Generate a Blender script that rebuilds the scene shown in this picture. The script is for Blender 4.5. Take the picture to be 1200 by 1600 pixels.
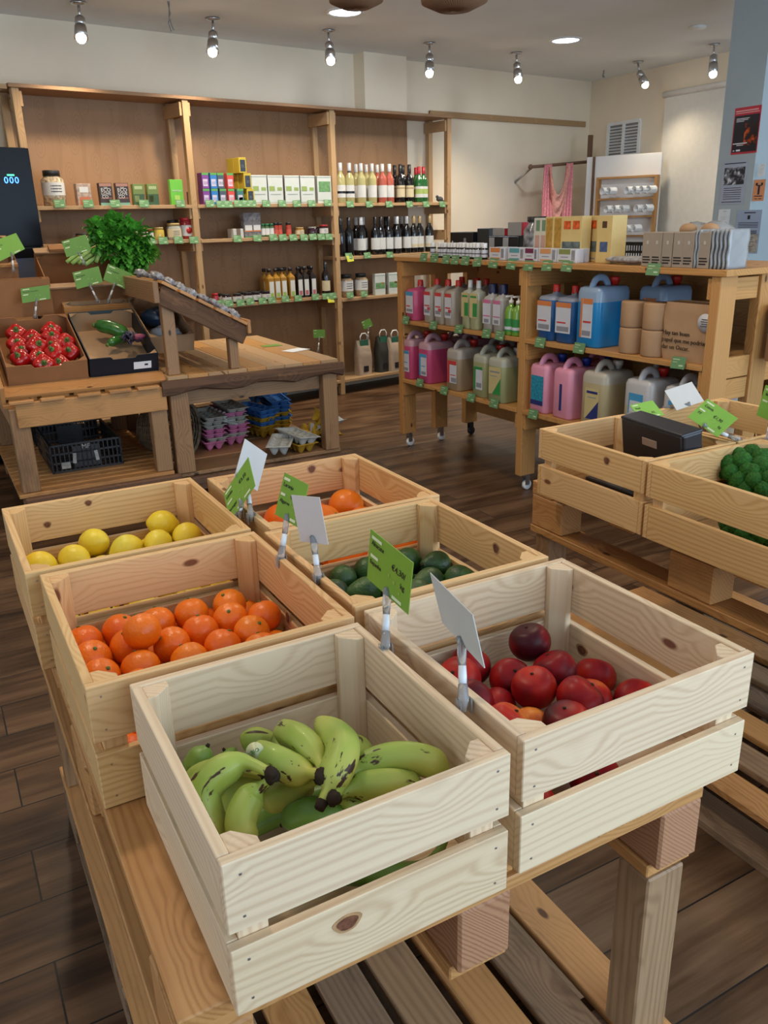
import bpy, math, random
import numpy as np
from mathutils import Vector, Matrix, Euler
for o in list(bpy.data.objects): bpy.data.objects.remove(o)
R = math.radians
sc = bpy.context.scene
col = sc.collection
rng = random.Random(7)

# ------------------------------------------------------------------ camera
CAMH = 1.40; FPX = 1285.3
PITCH, ROLL, YAW = R(19.537), R(1.472), R(38.268)
DC = R(9.763)          # heading of the pallet tables and crates
DK = R(97.086)         # heading of the detergent shelf
def _axes():
    F = np.array([math.sin(YAW)*math.cos(PITCH), math.cos(YAW)*math.cos(PITCH), -math.sin(PITCH)])
    rt = np.array([math.cos(YAW), -math.sin(YAW), 0.]); dn = np.cross(F, rt)
    c, s = math.cos(ROLL), math.sin(ROLL)
    return np.array([c*rt+s*dn, -s*rt+c*dn, F])
AX = _axes()
cam = bpy.data.objects.new('camera', bpy.data.cameras.new('camera'))
col.objects.link(cam); sc.camera = cam
cam.data.sensor_fit = 'VERTICAL'; cam.data.sensor_height = 24.0; cam.data.sensor_width = 18.0
cam.data.lens = FPX/1600*24.0; cam.data.clip_start = 0.02; cam.data.clip_end = 200
cam.matrix_world = Matrix(((AX[0][0], -AX[1][0], -AX[2][0], 0), (AX[0][1], -AX[1][1], -AX[2][1], 0),
                           (AX[0][2], -AX[1][2], -AX[2][2], CAMH), (0, 0, 0, 1)))

# ------------------------------------------------------------------ view, world, daylight
sc.view_settings.view_transform = 'Standard'; sc.view_settings.look = 'None'
sc.view_settings.gamma = 1; sc.view_settings.use_curve_mapping = False
sc.view_settings.exposure = 0.0
sc.cycles.use_denoising = True
sc.cycles.max_bounces = 7; sc.cycles.diffuse_bounces = 4; sc.cycles.glossy_bounces = 3
sc.cycles.transmission_bounces = 6; sc.cycles.transparent_max_bounces = 8
sc.cycles.sample_clamp_indirect = 6; sc.cycles.caustics_reflective = False; sc.cycles.caustics_refractive = False
wd = bpy.data.worlds.new('sky'); sc.world = wd; wd.use_nodes = True
wd.node_tree.nodes['Background'].inputs[0].default_value = (0.62, 0.78, 1.0, 1)
wd.node_tree.nodes['Background'].inputs[1].default_value = 1.2
def area(name, loc, target, sx, sy, power, color):
    l = bpy.data.lights.new(name, 'AREA'); l.shape = 'RECTANGLE'; l.size = sx; l.size_y = sy
    l.energy = power; l.color = color
    o = bpy.data.objects.new(name, l); col.objects.link(o); o.location = loc
    o.rotation_euler = (Vector(target)-Vector(loc)).to_track_quat('-Z', 'Y').to_euler()
    return o
# daylight entering by the shop windows in the front wall and the left wall
area('daylight_front_window', (2.6, -2.40, 1.45), (2.6, 3.0, 1.35), 5.6, 2.2, 172, (0.60, 0.80, 1.0))
area('daylight_side_window', (-2.38, 1.2, 1.5), (2.0, 1.6, 1.0), 3.0, 1.8, 22, (0.86, 0.93, 1.0))

# ------------------------------------------------------------------ geometry of the view: pixel -> point on a real plane
def ray(x, y): return np.array([(x-600)/FPX, (y-800)/FPX, 1.0]) @ AX
CC = np.array([0, 0, CAMH])
def onz(x, y, z):
    d = ray(x, y); return Vector(CC + (z-CAMH)/d[2]*d)
def onpl(x, y, n, c):
    d = ray(x, y); n = np.array(n, float); return Vector(CC + (c-n@CC)/(n@d)*d)
def fw(x, y, d): return Vector(CC + ray(x, y)*d)
def proj(q):
    v = AX @ (np.array(q)-CC); return 600+FPX*v[0]/v[2], 800+FPX*v[1]/v[2]
EX = Vector((math.cos(DC), -math.sin(DC), 0)); EY = Vector((math.sin(DC), math.cos(DC), 0))
KX = Vector((math.cos(DK), -math.sin(DK), 0)); KY = Vector((math.sin(DK), math.cos(DK), 0))
def Cw(x, y, z=0): return EX*x + EY*y + Vector((0, 0, z))
def Kw(x, y, z=0): return KX*x + KY*y + Vector((0, 0, z))
def toC(v): return (v.dot(EX), v.dot(EY), v.z)
def toK(v): return (v.dot(KX), v.dot(KY), v.z)

# ------------------------------------------------------------------ tagging
def tag(o, label=None, cat=None, group=None, kind=None):
    if label: o['label'] = label
    if cat: o['category'] = cat
    if group: o['group'] = group
    if kind: o['kind'] = kind
    return o
def thing(name, label, cat, loc=(0, 0, 0), rz=0.0, group=None):
    o = bpy.data.objects.new(name, None); o.empty_display_size = .05; col.objects.link(o)
    o.location = loc; o.rotation_euler = (0, 0, rz)
    return tag(o, label, cat, group)
def kids(o, _c={}): return [c for c in col.objects if c.parent == o]
class Proto:
    """one built thing whose parts can be copied"""
    def __init__(s, root, parts): s.root, s.parts, s.used = root, parts, False
def collect(root):
    out = []
    def rec(o, par):
        for c in ALLK.get(o.name, []):
            out.append((c, par)); rec(c, c)
    rec(root, root); return out
ALLK = {}
def place(root, loc, rz=0.0, label=None, group=None, scale=None, rot=None):
    """first use moves the thing itself, later uses copy it and its parts"""
    if not root.get('_u'):
        root['_u'] = 1; r = root
    else:
        r = root.copy(); col.objects.link(r); ALLK[r.name] = []
        def rec(src, dst):
            for c in ALLK.get(src.name, []):
                d = c.copy(); col.objects.link(d); d.parent = dst
                ALLK.setdefault(dst.name, []).append(d); ALLK[d.name] = []
                rec(c, d)
        rec(root, r)
    r.location = loc
    r.rotation_euler = rot if rot is not None else (0, 0, rz)
    if scale: r.scale = scale if hasattr(scale, '__len__') else (scale,)*3
    if label: r['label'] = label
    if group: r['group'] = group
    return r
ORD = ['leftmost', 'second from left', 'third from left', 'fourth from left', 'fifth from left', 'sixth from left',
       'seventh from left', 'eighth from left', 'ninth from left', 'tenth from left', 'eleventh from left', 'twelfth from left',
       'thirteenth from left', 'fourteenth from left', 'fifteenth from left', 'sixteenth from left', 'seventeenth from left', 'eighteenth from left']
def od(i, n):
    if n == 1: return ''
    return 'rightmost' if i == n-1 else ORD[i]

# ------------------------------------------------------------------ mesh builder
class MB:
    def __init__(s): s.v, s.f, s.g, s.m, s.sm = [], [], [], [], []
    def add(s, vs, fs, gc=None, mi=0, smooth=False):
        b = len(s.v); s.v += [tuple(v) for v in vs]; s.g += [tuple(g) for g in (gc if gc is not None else vs)]
        for f in fs: s.f.append(tuple(b+i for i in f)); s.m.append(mi); s.sm.append(smooth)
        return s
    def box(s, c, sz, rot=None, mi=0, axis=None, seed=None):
        """a board: grain runs along its longest side"""
        c = Vector(c); h = Vector(sz)/2
        if axis is None: axis = max(range(3), key=lambda i: sz[i])
        off = rng.uniform(0, 40) if seed is None else seed
        vs, gc = [], []
        M = rot if rot is not None else Matrix.Identity(3)
        for x in (-1, 1):
            for y in (-1, 1):
                for z in (-1, 1):
                    p = Vector((x*h.x, y*h.y, z*h.z)); vs.append(c + M @ p)
                    a = p[axis]; q = [p[i] for i in range(3) if i != axis]
                    gc.append((a+off*3.1, q[0]+off, q[1]+off*1.7))
        fs = [(0, 1, 3, 2), (4, 6, 7, 5), (0, 4, 5, 1), (2, 3, 7, 6), (0, 2, 6, 4), (1, 5, 7, 3)]
        return s.add(vs, fs, gc, mi)
    def bx(s, x0, x1, y0, y1, z0, z1, mi=0, axis=None, seed=None):
        return s.box(((x0+x1)/2, (y0+y1)/2, (z0+z1)/2), (x1-x0, y1-y0, z1-z0), None, mi, axis, seed)
    def beam(s, a, b, w, h, mi=0, up=(0, 0, 1)):
        a, b = Vector(a), Vector(b); d = b-a; L = d.length; x = d/L
        z = Vector(up); z = (z - x*z.dot(x)).normalized(); y = z.cross(x)
        M = Matrix((x, y, z)).transposed()
        return s.box((a+b)/2, (L, w, h), M, mi, 0)
    def lathe(s, prof, n=20, mi=0, loc=(0, 0, 0), smooth=True, M=None, cap=True, ph=0.0):
        loc = Vector(loc); vs, fs = [], []
        for r, z in prof:
            for i in range(n):
                a = 2*math.pi*i/n+ph; p = Vector((r*math.cos(a), r*math.sin(a), z))
                vs.append(loc + (M @ p if M is not None else p))
        for j in range(len(prof)-1):
            for i in range(n):
                fs.append((j*n+i, j*n+(i+1) % n, (j+1)*n+(i+1) % n, (j+1)*n+i))
        if cap:
            fs.append(tuple(reversed(range(n)))); fs.append(tuple((len(prof)-1)*n+i for i in range(n)))
        return s.add(vs, fs, None, mi, smooth)
    def cyl(s, a, b, r, r2=None, n=12, mi=0, smooth=True):
        a, b = Vector(a), Vector(b); d = b-a; q = d.to_track_quat('Z', 'Y').to_matrix()
        return s.lathe([(r, 0), (r if r2 is None else r2, d.length)], n, mi, a, smooth, q)
    def tube(s, pts, rad, n=8, mi=0, flat=1.0, shape=None, closed_end=True):
        P = [Vector(p) for p in pts]; vs, fs = [], []
        rr = rad if hasattr(rad, '__len__') else [rad]*len(P)
        up = Vector((0, 0, 1)); prev = None; acc = 0; gc = []; off = rng.uniform(0, 9)
        for k, p in enumerate(P):
            t = (P[min(k+1, len(P)-1)]-P[max(k-1, 0)]).normalized()
            if prev is None:
                u = up if abs(t.z) < .9 else Vector((1, 0, 0)); x = (u - t*u.dot(t)).normalized()
            else: x = (prev - t*prev.dot(t)).normalized()
            prev = x; y = t.cross(x)
            if k: acc += (p-P[k-1]).length
            for i in range(n):
                a = 2*math.pi*i/n; m = shape(a) if shape else 1.0
                vs.append(p + (x*math.cos(a) + y*math.sin(a)*flat)*rr[k]*m)
                gc.append((acc+off, math.cos(a)*rr[k], math.sin(a)*rr[k]))
        for k in range(len(P)-1):
            for i in range(n): fs.append((k*n+i, k*n+(i+1) % n, (k+1)*n+(i+1) % n, (k+1)*n+i))
        if closed_end: fs.append(tuple(reversed(range(n)))); fs.append(tuple((len(P)-1)*n+i for i in range(n)))
        return s.add(vs, fs, gc, mi, True)
    def ball(s, c, r, n=16, m=10, mi=0, fn=None):
        c = Vector(c); r = r if hasattr(r, '__len__') else (r, r, r); vs, fs = [], []
        for j in range(1, m):
            t = math.pi*j/m
            for i in range(n):
                a = 2*math.pi*i/n; d = Vector((math.sin(t)*math.cos(a), math.sin(t)*math.sin(a), math.cos(t)))
                k = fn(d) if fn else 1.0; vs.append(c + Vector((d.x*r[0]*k, d.y*r[1]*k, d.z*r[2]*k)))
        for e in (1, -1):
            d = Vector((0, 0, e)); k = fn(d) if fn else 1.0; vs.append(c+Vector((0, 0, e*r[2]*k)))
        T = (m-1)*n; B = T+1
        for j in range(m-2):
            for i in range(n): fs.append((j*n+i, (j+1)*n+i, (j+1)*n+(i+1) % n, j*n+(i+1) % n))
        for i in range(n):
            fs.append((T, i, (i+1) % n)); fs.append((B, (m-2)*n+(i+1) % n, (m-2)*n+i))
        return s.add(vs, fs, None, mi, True)
    def quad(s, pts, mi=0): return s.add(pts, [tuple(range(len(pts)))], None, mi)
    def slab(s, pts, n, t, mi=0, gc=None):
        """a polygon given real thickness t along n"""
        n = Vector(n).normalized()*t; P = [Vector(p) for p in pts]; k = len(P)
        vs = P + [p+n for p in P]; fs = [tuple(range(k)), tuple(reversed(range(k, 2*k)))]
        fs += [(i, i+k, (i+1) % k+k, (i+1) % k) for i in range(k)]
        return s.add(vs, fs, gc, mi)
    def grid(s, fn, nu, nv, mi=0, smooth=True):
        vs = [fn(i/nu, j/nv) for j in range(nv+1) for i in range(nu+1)]; w = nu+1
        fs = [(j*w+i, j*w+i+1, (j+1)*w+i+1, (j+1)*w+i) for j in range(nv) for i in range(nu)]
        return s.add(vs, fs, None, mi, smooth)
    def build(s, name, mats, parent=None, bevel=0.0, solid=0.0, sub=0, seg=1):
        me = bpy.data.meshes.new(name); me.from_pydata(s.v, [], s.f); 
        mats = mats if isinstance(mats, (list, tuple)) else [mats]
        for m in mats: me.materials.append(m)
        me.polygons.foreach_set('material_index', s.m); me.polygons.foreach_set('use_smooth', s.sm)
        at = me.attributes.new('gc', 'FLOAT_VECTOR', 'POINT')
        at.data.foreach_set('vector', [c for g in s.g for c in g])
        me.update()
        import bmesh
        bm = bmesh.new(); bm.from_mesh(me); bmesh.ops.recalc_face_normals(bm, faces=bm.faces); bm.to_mesh(me); bm.free()
        o = bpy.data.objects.new(name, me); col.objects.link(o)
        ALLK[o.name] = []
        if parent is not None:
            o.parent = parent; ALLK.setdefault(parent.name, []).append(o)
        if solid: md = o.modifiers.new('s', 'SOLIDIFY'); md.thickness = solid; md.offset = 0
        if bevel: md = o.modifiers.new('b', 'BEVEL'); md.width = bevel; md.segments = seg; md.limit_method = 'ANGLE'; md.angle_limit = R(40)
        if sub: md = o.modifiers.new('u', 'SUBSURF'); md.levels = sub; md.render_levels = sub
        return o
def text(s, size, m, parent, M, name='lettering', align='CENTER', depth=0.0003):
    c = bpy.data.curves.new(name, 'FONT'); c.body = s; c.size = size; c.align_x = align; c.align_y = 'CENTER'
    c.extrude = depth; c.resolution_u = 2
    c.materials.append(m)
    o = bpy.data.objects.new(name, c); col.objects.link(o); ALLK[o.name] = []
    if parent is not None:
        o.parent = parent; ALLK.setdefault(parent.name, []).append(o)
    o.matrix_local = M
    return o
def frameM(o, x, y):
    x = Vector(x).normalized(); y = Vector(y); y = (y - x*y.dot(x)).normalized(); z = x.cross(y)
    return Matrix(((x.x, y.x, z.x, o[0]), (x.y, y.y, z.y, o[1]), (x.z, y.z, z.z, o[2]), (0, 0, 0, 1)))

# ------------------------------------------------------------------ materials
MATS = {}
def N(nt, t, **k):
    n = nt.nodes.new(t)
    for a, b in k.items():
        if hasattr(n, a): setattr(n, a, b)
        else: n.inputs[a.replace('_', ' ')].default_value = b
    return n
def base(name, c, rough=.5, spec=.5, **k):
    m = bpy.data.materials.new(name); m.use_nodes = True; nt = m.node_tree; b = nt.nodes['Principled BSDF']
    b.inputs['Base Color'].default_value = (*c, 1); b.inputs['Roughness'].default_value = rough
    b.inputs['Specular IOR Level'].default_value = spec
    for a, v in k.items():
        b.inputs[a.replace('_', ' ')].default_value = v
    MATS[name] = m; return m, nt, b
def ramp(nt, stops):
    r = nt.nodes.new('ShaderNodeValToRGB'); e = r.color_ramp.elements
    while len(e) < len(stops): e.new(.5)
    for q, (p, c) in zip(e, stops): q.position = p; q.color = (*c, 1)
    return r
def plain(name, c, rough=.5, spec=.5, var=0.0, scale=20, bump=0.0, **k):
    m, nt, b = base(name, c, rough, spec, **k); L = nt.links.new
    tc = N(nt, 'ShaderNodeTexCoord')
    no = N(nt, 'ShaderNodeTexNoise', Scale=scale, Detail=3.0)
    L(tc.outputs['Object'], no.inputs['Vector'])
    v = max(var, .03)
    r = ramp(nt, [(.3, tuple(x*(1-v) for x in c)), (.7, tuple(min(1, x*(1+v)) for x in c))])
    L(no.outputs['Fac'], r.inputs[0]); L(r.outputs[0], b.inputs['Base Color'])
    if bump:
        bp = N(nt, 'ShaderNodeBump', Strength=bump, Distance=.002); L(no.outputs['Fac'], bp.inputs['Height']); L(bp.outputs[0], b.inputs['Normal'])
    return m
def wood(name, light, dark, knot=(.16, .07, .03), rings=26., rough=.5, knots=.20, fibre=.12, spec=.35, warp=.055, grain=.55, stain=0.0, hue=0.0):
    m, nt, b = base(name, light, rough, spec); L = nt.links.new
    a = N(nt, 'ShaderNodeAttribute', attribute_name='gc')
    sx = N(nt, 'ShaderNodeMapping'); sx.inputs['Scale'].default_value = (1.3, 9, 9); L(a.outputs['Vector'], sx.inputs['Vector'])
    n1 = N(nt, 'ShaderNodeTexNoise', Scale=1.0, Detail=2.0, Roughness=.45); L(sx.outputs[0], n1.inputs['Vector'])
    # rings = sin(2pi*(y*rings + noise*k))
    sep = N(nt, 'ShaderNodeSeparateXYZ'); L(a.outputs['Vector'], sep.inputs[0])
    ad = N(nt, 'ShaderNodeMath', operation='ADD'); L(sep.outputs['Y'], ad.inputs[0]); L(sep.outputs['Z'], ad.inputs[1])
    m1 = N(nt, 'ShaderNodeMath', operation='MULTIPLY'); L(ad.outputs[0], m1.inputs[0]); m1.inputs[1].default_value = rings
    m2 = N(nt, 'ShaderNodeMath', operation='MULTIPLY_ADD'); L(n1.outputs['Fac'], m2.inputs[0]); m2.inputs[1].default_value = rings*warp*4.2 if rings < 12 else warp*100; L(m1.outputs[0], m2.inputs[2])
    # knots
    cb_ = N(nt, 'ShaderNodeCombineXYZ'); L(sep.outputs['X'], cb_.inputs[0]); L(ad.outputs[0], cb_.inputs[1])
    mk = N(nt, 'ShaderNodeMapping'); mk.inputs['Scale'].default_value = (4.2, 9, 1); L(cb_.outputs[0], mk.inputs['Vector'])
    vo = N(nt, 'ShaderNodeTexVoronoi', feature='F1', voronoi_dimensions='2D', Scale=1.0); L(mk.outputs[0], vo.inputs['Vector'])
    kb = N(nt, 'ShaderNodeMapRange'); kb.inputs['From Min'].default_value = .0; kb.inputs['From Max'].default_value = .32
    kb.inputs['To Min'].default_value = 2.6; kb.inputs['To Max'].default_value = 0.; L(vo.outputs['Distance'], kb.inputs['Value'])
    m3 = N(nt, 'ShaderNodeMath', operation='ADD'); L(m2.outputs[0], m3.inputs[0]); L(kb.outputs[0], m3.inputs[1])
    m4 = N(nt, 'ShaderNodeMath', operation='MULTIPLY'); L(m3.outputs[0], m4.inputs[0]); m4.inputs[1].default_value = 6.283
    sn = N(nt, 'ShaderNodeMath', operation='SINE'); L(m4.outputs[0], sn.inputs[0])
    mr = N(nt, 'ShaderNodeMapRange'); mr.inputs['From Min'].default_value = -1; L(sn.outputs[0], mr.inputs['Value'])
    pw = N(nt, 'ShaderNodeMath', operation='POWER'); L(mr.outputs[0], pw.inputs[0]); pw.inputs[1].default_value = 1.8
    # fibre
    mf = N(nt, 'ShaderNodeMapping'); mf.inputs['Scale'].default_value = (5, 240, 240); L(a.outputs['Vector'], mf.inputs['Vector'])
    nf = N(nt, 'ShaderNodeTexNoise', Scale=1.0, Detail=1.0); L(mf.outputs[0], nf.inputs['Vector'])
    # broad tone per board
    mb = N(nt, 'ShaderNodeMapping'); mb.inputs['Scale'].default_value = (.35, .6, .6); L(a.outputs['Vector'], mb.inputs['Vector'])
    nb = N(nt, 'ShaderNodeTexNoise', Scale=1.0, Detail=1.0); L(mb.outputs[0], nb.inputs['Vector'])
    s1 = N(nt, 'ShaderNodeMath', operation='MULTIPLY_ADD'); L(pw.outputs[0], s1.inputs[0]); s1.inputs[1].default_value = grain
    f2 = N(nt, 'ShaderNodeMapRange'); f2.inputs['From Min'].default_value = .3; f2.inputs['From Max'].default_value = .7
    f2.inputs['To Min'].default_value = -fibre; f2.inputs['To Max'].default_value = fibre; L(nf.outputs['Fac'], f2.inputs['Value']); L(f2.outputs[0], s1.inputs[2])
    b2 = N(nt, 'ShaderNodeMapRange'); b2.inputs['From Min'].default_value = .35; b2.inputs['From Max'].default_value = .65
    b2.inputs['To Min'].default_value = -.22; b2.inputs['To Max'].default_value = .28; L(nb.outputs['Fac'], b2.inputs['Value'])
    s2 = N(nt, 'ShaderNodeMath', operation='ADD'); s2.use_clamp = True; L(s1.outputs[0], s2.inputs[0]); L(b2.outputs[0], s2.inputs[1])
    r = ramp(nt, [(0, light), (1, dark)]); L(s2.outputs[0], r.inputs[0])
    # knot colour (only some cells)
    km = N(nt, 'ShaderNodeMapRange'); km.inputs['From Min'].default_value = .078; km.inputs['From Max'].default_value = .045; L(vo.outputs['Distance'], km.inputs['Value'])
    sc_ = N(nt, 'ShaderNodeSeparateXYZ'); L(vo.outputs['Color'], sc_.inputs[0])
    gt = N(nt, 'ShaderNodeMath', operation='LESS_THAN'); L(sc_.outputs[0], gt.inputs[0]); gt.inputs[1].default_value = knots
    kk = N(nt, 'ShaderNodeMath', operation='MULTIPLY'); kk.use_clamp = True; L(km.outputs[0], kk.inputs[0]); L(gt.outputs[0], kk.inputs[1])
    mx = N(nt, 'ShaderNodeMix', data_type='RGBA'); L(kk.outputs[0], mx.inputs[0]); L(r.outputs[0], mx.inputs[6]); mx.inputs[7].default_value = (*knot, 1)
    outc = mx.outputs[2]
    if hue:
        mh = N(nt, 'ShaderNodeMapping'); mh.inputs['Scale'].default_value = (.12, .9, .9); mh.inputs['Location'].default_value = (3, 5, 1); L(a.outputs['Vector'], mh.inputs['Vector'])
        nh = N(nt, 'ShaderNodeTexNoise', Scale=1.0, Detail=1.0); L(mh.outputs[0], nh.inputs['Vector'])
        rh = ramp(nt, [(.36, (1.0, .93, .90)), (.5, (1, .985, .96)), (.64, (1.0, .97, .86))]); L(nh.outputs['Fac'], rh.inputs[0])
        mm_ = N(nt, 'ShaderNodeMix', data_type='RGBA', blend_type='MULTIPLY'); mm_.inputs[0].default_value = hue; L(outc, mm_.inputs[6]); L(rh.outputs[0], mm_.inputs[7]); outc = mm_.outputs[2]
    if stain:
        ms = N(nt, 'ShaderNodeMapping'); ms.inputs['Scale'].default_value = (4, 13, 13); L(a.outputs['Vector'], ms.inputs['Vector'])
        ns = N(nt, 'ShaderNodeTexNoise', Scale=1.0, Detail=5.0, Roughness=.65); L(ms.outputs[0], ns.inputs['Vector'])
        ss = N(nt, 'ShaderNodeMapRange'); ss.inputs['From Min'].default_value = .52; ss.inputs['From Max'].default_value = .66; ss.inputs['To Max'].default_value = stain
        L(ns.outputs['Fac'], ss.inputs['Value'])
        mz = N(nt, 'ShaderNodeMix', data_type='RGBA'); L(ss.outputs[0], mz.inputs[0]); L(outc, mz.inputs[6]); mz.inputs[7].default_value = (*knot, 1)
        outc = mz.outputs[2]
    L(outc, b.inputs['Base Color'])
    bp = N(nt, 'ShaderNodeBump', Strength=.18, Distance=.001); L(s1.outputs[0], bp.inputs['Height']); L(bp.outputs[0], b.inputs['Normal'])
    return m
pine = wood('pale pine', (.73, .475, .225), (.55, .29, .10), knot=(.20, .075, .03), rings=95, hue=1)
pinelit = wood('daylit pine', (.76, .585, .39), (.585, .40, .245), knot=(.20, .08, .05), rings=80, grain=.6, hue=.35)  # pine with the cool daylight on the front crates put into its colour
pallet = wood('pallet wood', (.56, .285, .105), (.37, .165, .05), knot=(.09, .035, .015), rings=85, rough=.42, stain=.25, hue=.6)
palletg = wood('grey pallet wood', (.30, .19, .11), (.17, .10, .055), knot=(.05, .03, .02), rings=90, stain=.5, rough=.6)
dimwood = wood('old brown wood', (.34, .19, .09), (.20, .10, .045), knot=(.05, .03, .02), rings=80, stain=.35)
bark = wood('bark edged wood', (.15, .075, .04), (.07, .04, .025), knot=(.25, .13, .06), rings=15, stain=.8, rough=.8)
cartw = wood('orange pine', (.52, .275, .095), (.38, .175, .05), knot=(.10, .035, .015), rings=70, rough=.45, hue=.4)
shelfw = wood('shelf pine', (.46, .29, .145), (.33, .19, .09), rings=70, rough=.55)
ply = wood('plywood back', (.33, .185, .095), (.27, .145, .07), rings=5, warp=.12, knots=0, grain=.7, rough=.55, fibre=.06)
redend = wood('reddish pallet block', (.43, .215, .11), (.28, .115, .055), rings=130, warp=.02, knots=0.1, grain=.9, rough=.6)
# floor: wide dark boards along the crates' left-right direction, with dark seams
def floor_mat():
    m, nt, b = base('floor boards', (.1, .06, .04), .38, .35); L = nt.links.new
    tc = N(nt, 'ShaderNodeTexCoord')
    rt = N(nt, 'ShaderNodeMapping'); rt.inputs['Rotation'].default_value = (0, 0, DC); L(tc.outputs['Object'], rt.inputs['Vector'])
    br = N(nt, 'ShaderNodeTexBrick'); br.offset = .37; br.squash = 1.0
    br.inputs['Scale'].default_value = 1.0; br.inputs['Brick Width'].default_value = 2.3; br.inputs['Row Height'].default_value = .181
    br.inputs['Mortar Size'].default_value = .0022; br.inputs['Mortar Smooth'].default_value = .2
    br.inputs['Color1'].default_value = (0, 0, 0, 1); br.inputs['Color2'].default_value = (1, 1, 1, 1)
    br.inputs['Bias'].default_value = 0
    L(rt.outputs[0], br.inputs['Vector'])
    sh = N(nt, 'ShaderNodeVectorMath', operation='MULTIPLY_ADD'); L(br.outputs['Color'], sh.inputs[0]); sh.inputs[1].default_value = (7, 11, 5); L(rt.outputs[0], sh.inputs[2])
    mp = N(nt, 'ShaderNodeMapping'); mp.inputs['Scale'].default_value = (1.6, 26, 1); L(sh.outputs[0], mp.inputs['Vector'])
    n1 = N(nt, 'ShaderNodeTexNoise', Scale=1.0, Detail=6.0, Roughness=.62); L(mp.outputs[0], n1.inputs['Vector'])
    mq = N(nt, 'ShaderNodeMapping'); mq.inputs['Scale'].default_value = (2.2, 6, 1); L(sh.outputs[0], mq.inputs['Vector'])
    n2 = N(nt, 'ShaderNodeTexNoise', Scale=1.0, Detail=3.0); L(mq.outputs[0], n2.inputs['Vector'])
    av = N(nt, 'ShaderNodeMath', operation='ADD'); L(n1.outputs['Fac'], av.inputs[0]); L(n2.outputs['Fac'], av.inputs[1])
    a2 = N(nt, 'ShaderNodeMath', operation='MULTIPLY'); L(av.outputs[0], a2.inputs[0]); a2.inputs[1].default_value = .5
    r = ramp(nt, [(.36, (.024, .011, .006)), (.48, (.080, .039, .018)), (.56, (.130, .068, .033)), (.68, (.19, .11, .056))]); L(a2.outputs[0], r.inputs[0])
    mx = N(nt, 'ShaderNodeMix', data_type='RGBA'); L(br.outputs['Fac'], mx.inputs[0]); L(r.outputs[0], mx.inputs[6]); mx.inputs[7].default_value = (.012, .009, .008, 1)
    L(mx.outputs[2], b.inputs['Base Color'])
    rr = N(nt, 'ShaderNodeMapRange'); rr.inputs['To Min'].default_value = .27; rr.inputs['To Max'].default_value = .5; L(n2.outputs['Fac'], rr.inputs['Value']); L(rr.outputs[0], b.inputs['Roughness'])
    hs = N(nt, 'ShaderNodeMath', operation='MULTIPLY_ADD'); L(br.outputs['Fac'], hs.inputs[0]); hs.inputs[1].default_value = -1.2; L(n1.outputs['Fac'], hs.inputs[2])
    bp = N(nt, 'ShaderNodeBump', Strength=.35, Distance=.002); L(hs.outputs[0], bp.inputs['Height']); L(bp.outputs[0], b.inputs['Normal'])
    return m
wallm = plain('cream wall paint', (.88, .76, .59), .75, .2, var=.015, scale=3)
wallw = plain('white wall paint', (.80, .79, .76), .7, .25, var=.01, scale=3)
ceilm = plain('ceiling paint', (.84, .86, .86), .85, .1, var=.02, scale=2)
bluew = plain('pale blue wall paint', (.36, .43, .465), .6, .3, var=.03, scale=4)
whitem = plain('white plastic', (.82, .82, .80), .4, .5)
darkm = plain('dark plastic', (.012, .012, .016), .35, .5)
glassm, _nt, _b = base('window glass', (1, 1, 1), 0.02, .5, Transmission_Weight=1.0, IOR=1.02)

def struct(name, mb, m, **k):
    o = mb.build(name, m, None, **k); o['kind'] = 'structure'; return o
ZC = 2.67
BL, BR_ = Vector((-2.6, 6.16, 0)), Vector((7.5, 5.93, 0))
def rw(y): return 7.5 - (5.93-y)*math.tan(DC)        # x of the right wall at y
struct('floor', MB().bx(-2.7, 8.2, -2.7, 6.4, -.08, 0), floor_mat())
struct('ceiling', MB().bx(-2.7, 8.2, -2.7, 6.4, ZC, ZC+.1), ceilm)
nb = Vector((BR_.y-BL.y, -(BR_.x-BL.x), 0)).normalized()*-1   # outward normal (+y)
def wallseg(name, a, b, n, m, z0=0, z1=ZC, t=.12):
    return struct(name, MB().slab([Vector((a.x, a.y, z0)), Vector((b.x, b.y, z0)), Vector((b.x, b.y, z1)), Vector((a.x, a.y, z1))], n, t), m)
wallseg('wall_back', BL, BR_, nb, wallm)
wallseg('wall_right', BR_, Vector((rw(-2.5), -2.5, 0)), EX, wallm)
def wall_holes(name, fx, u0, u1, holes, m):
    """a wall in parts round its window openings; fx maps (u, w, z) to a point"""
    mb = MB(); us = sorted({u0, u1, *[h[0] for h in holes], *[h[1] for h in holes]})
    for a, b in zip(us, us[1:]):
        h = [h for h in holes if h[0] <= a and b <= h[1]]
        zs = [(0, ZC)] if not h else [(0, h[0][2]), (h[0][3], ZC)]
        for z0, z1 in zs:
            if z1-z0 < .01: continue
            P = [fx(x, w, z) for x in (a, b) for w in (0, .12) for z in (z0, z1)]
            mb.add(P, [(0, 1, 3, 2), (4, 6, 7, 5), (0, 4, 5, 1), (2, 3, 7, 6), (0, 2, 6, 4), (1, 5, 7, 3)])
    return struct(name, mb, m)
wall_holes('wall_front', lambda u, w, z: Vector((u, -2.5-w, z)), -2.6, 6.1, [(-.4, 5.6, .25, 2.45)], wallw)
wall_holes('wall_left', lambda u, w, z: Vector((-2.48-w, u, z)), -2.5, 6.15, [(-.3, 2.7, .6, 2.4)], wallw)
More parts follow.
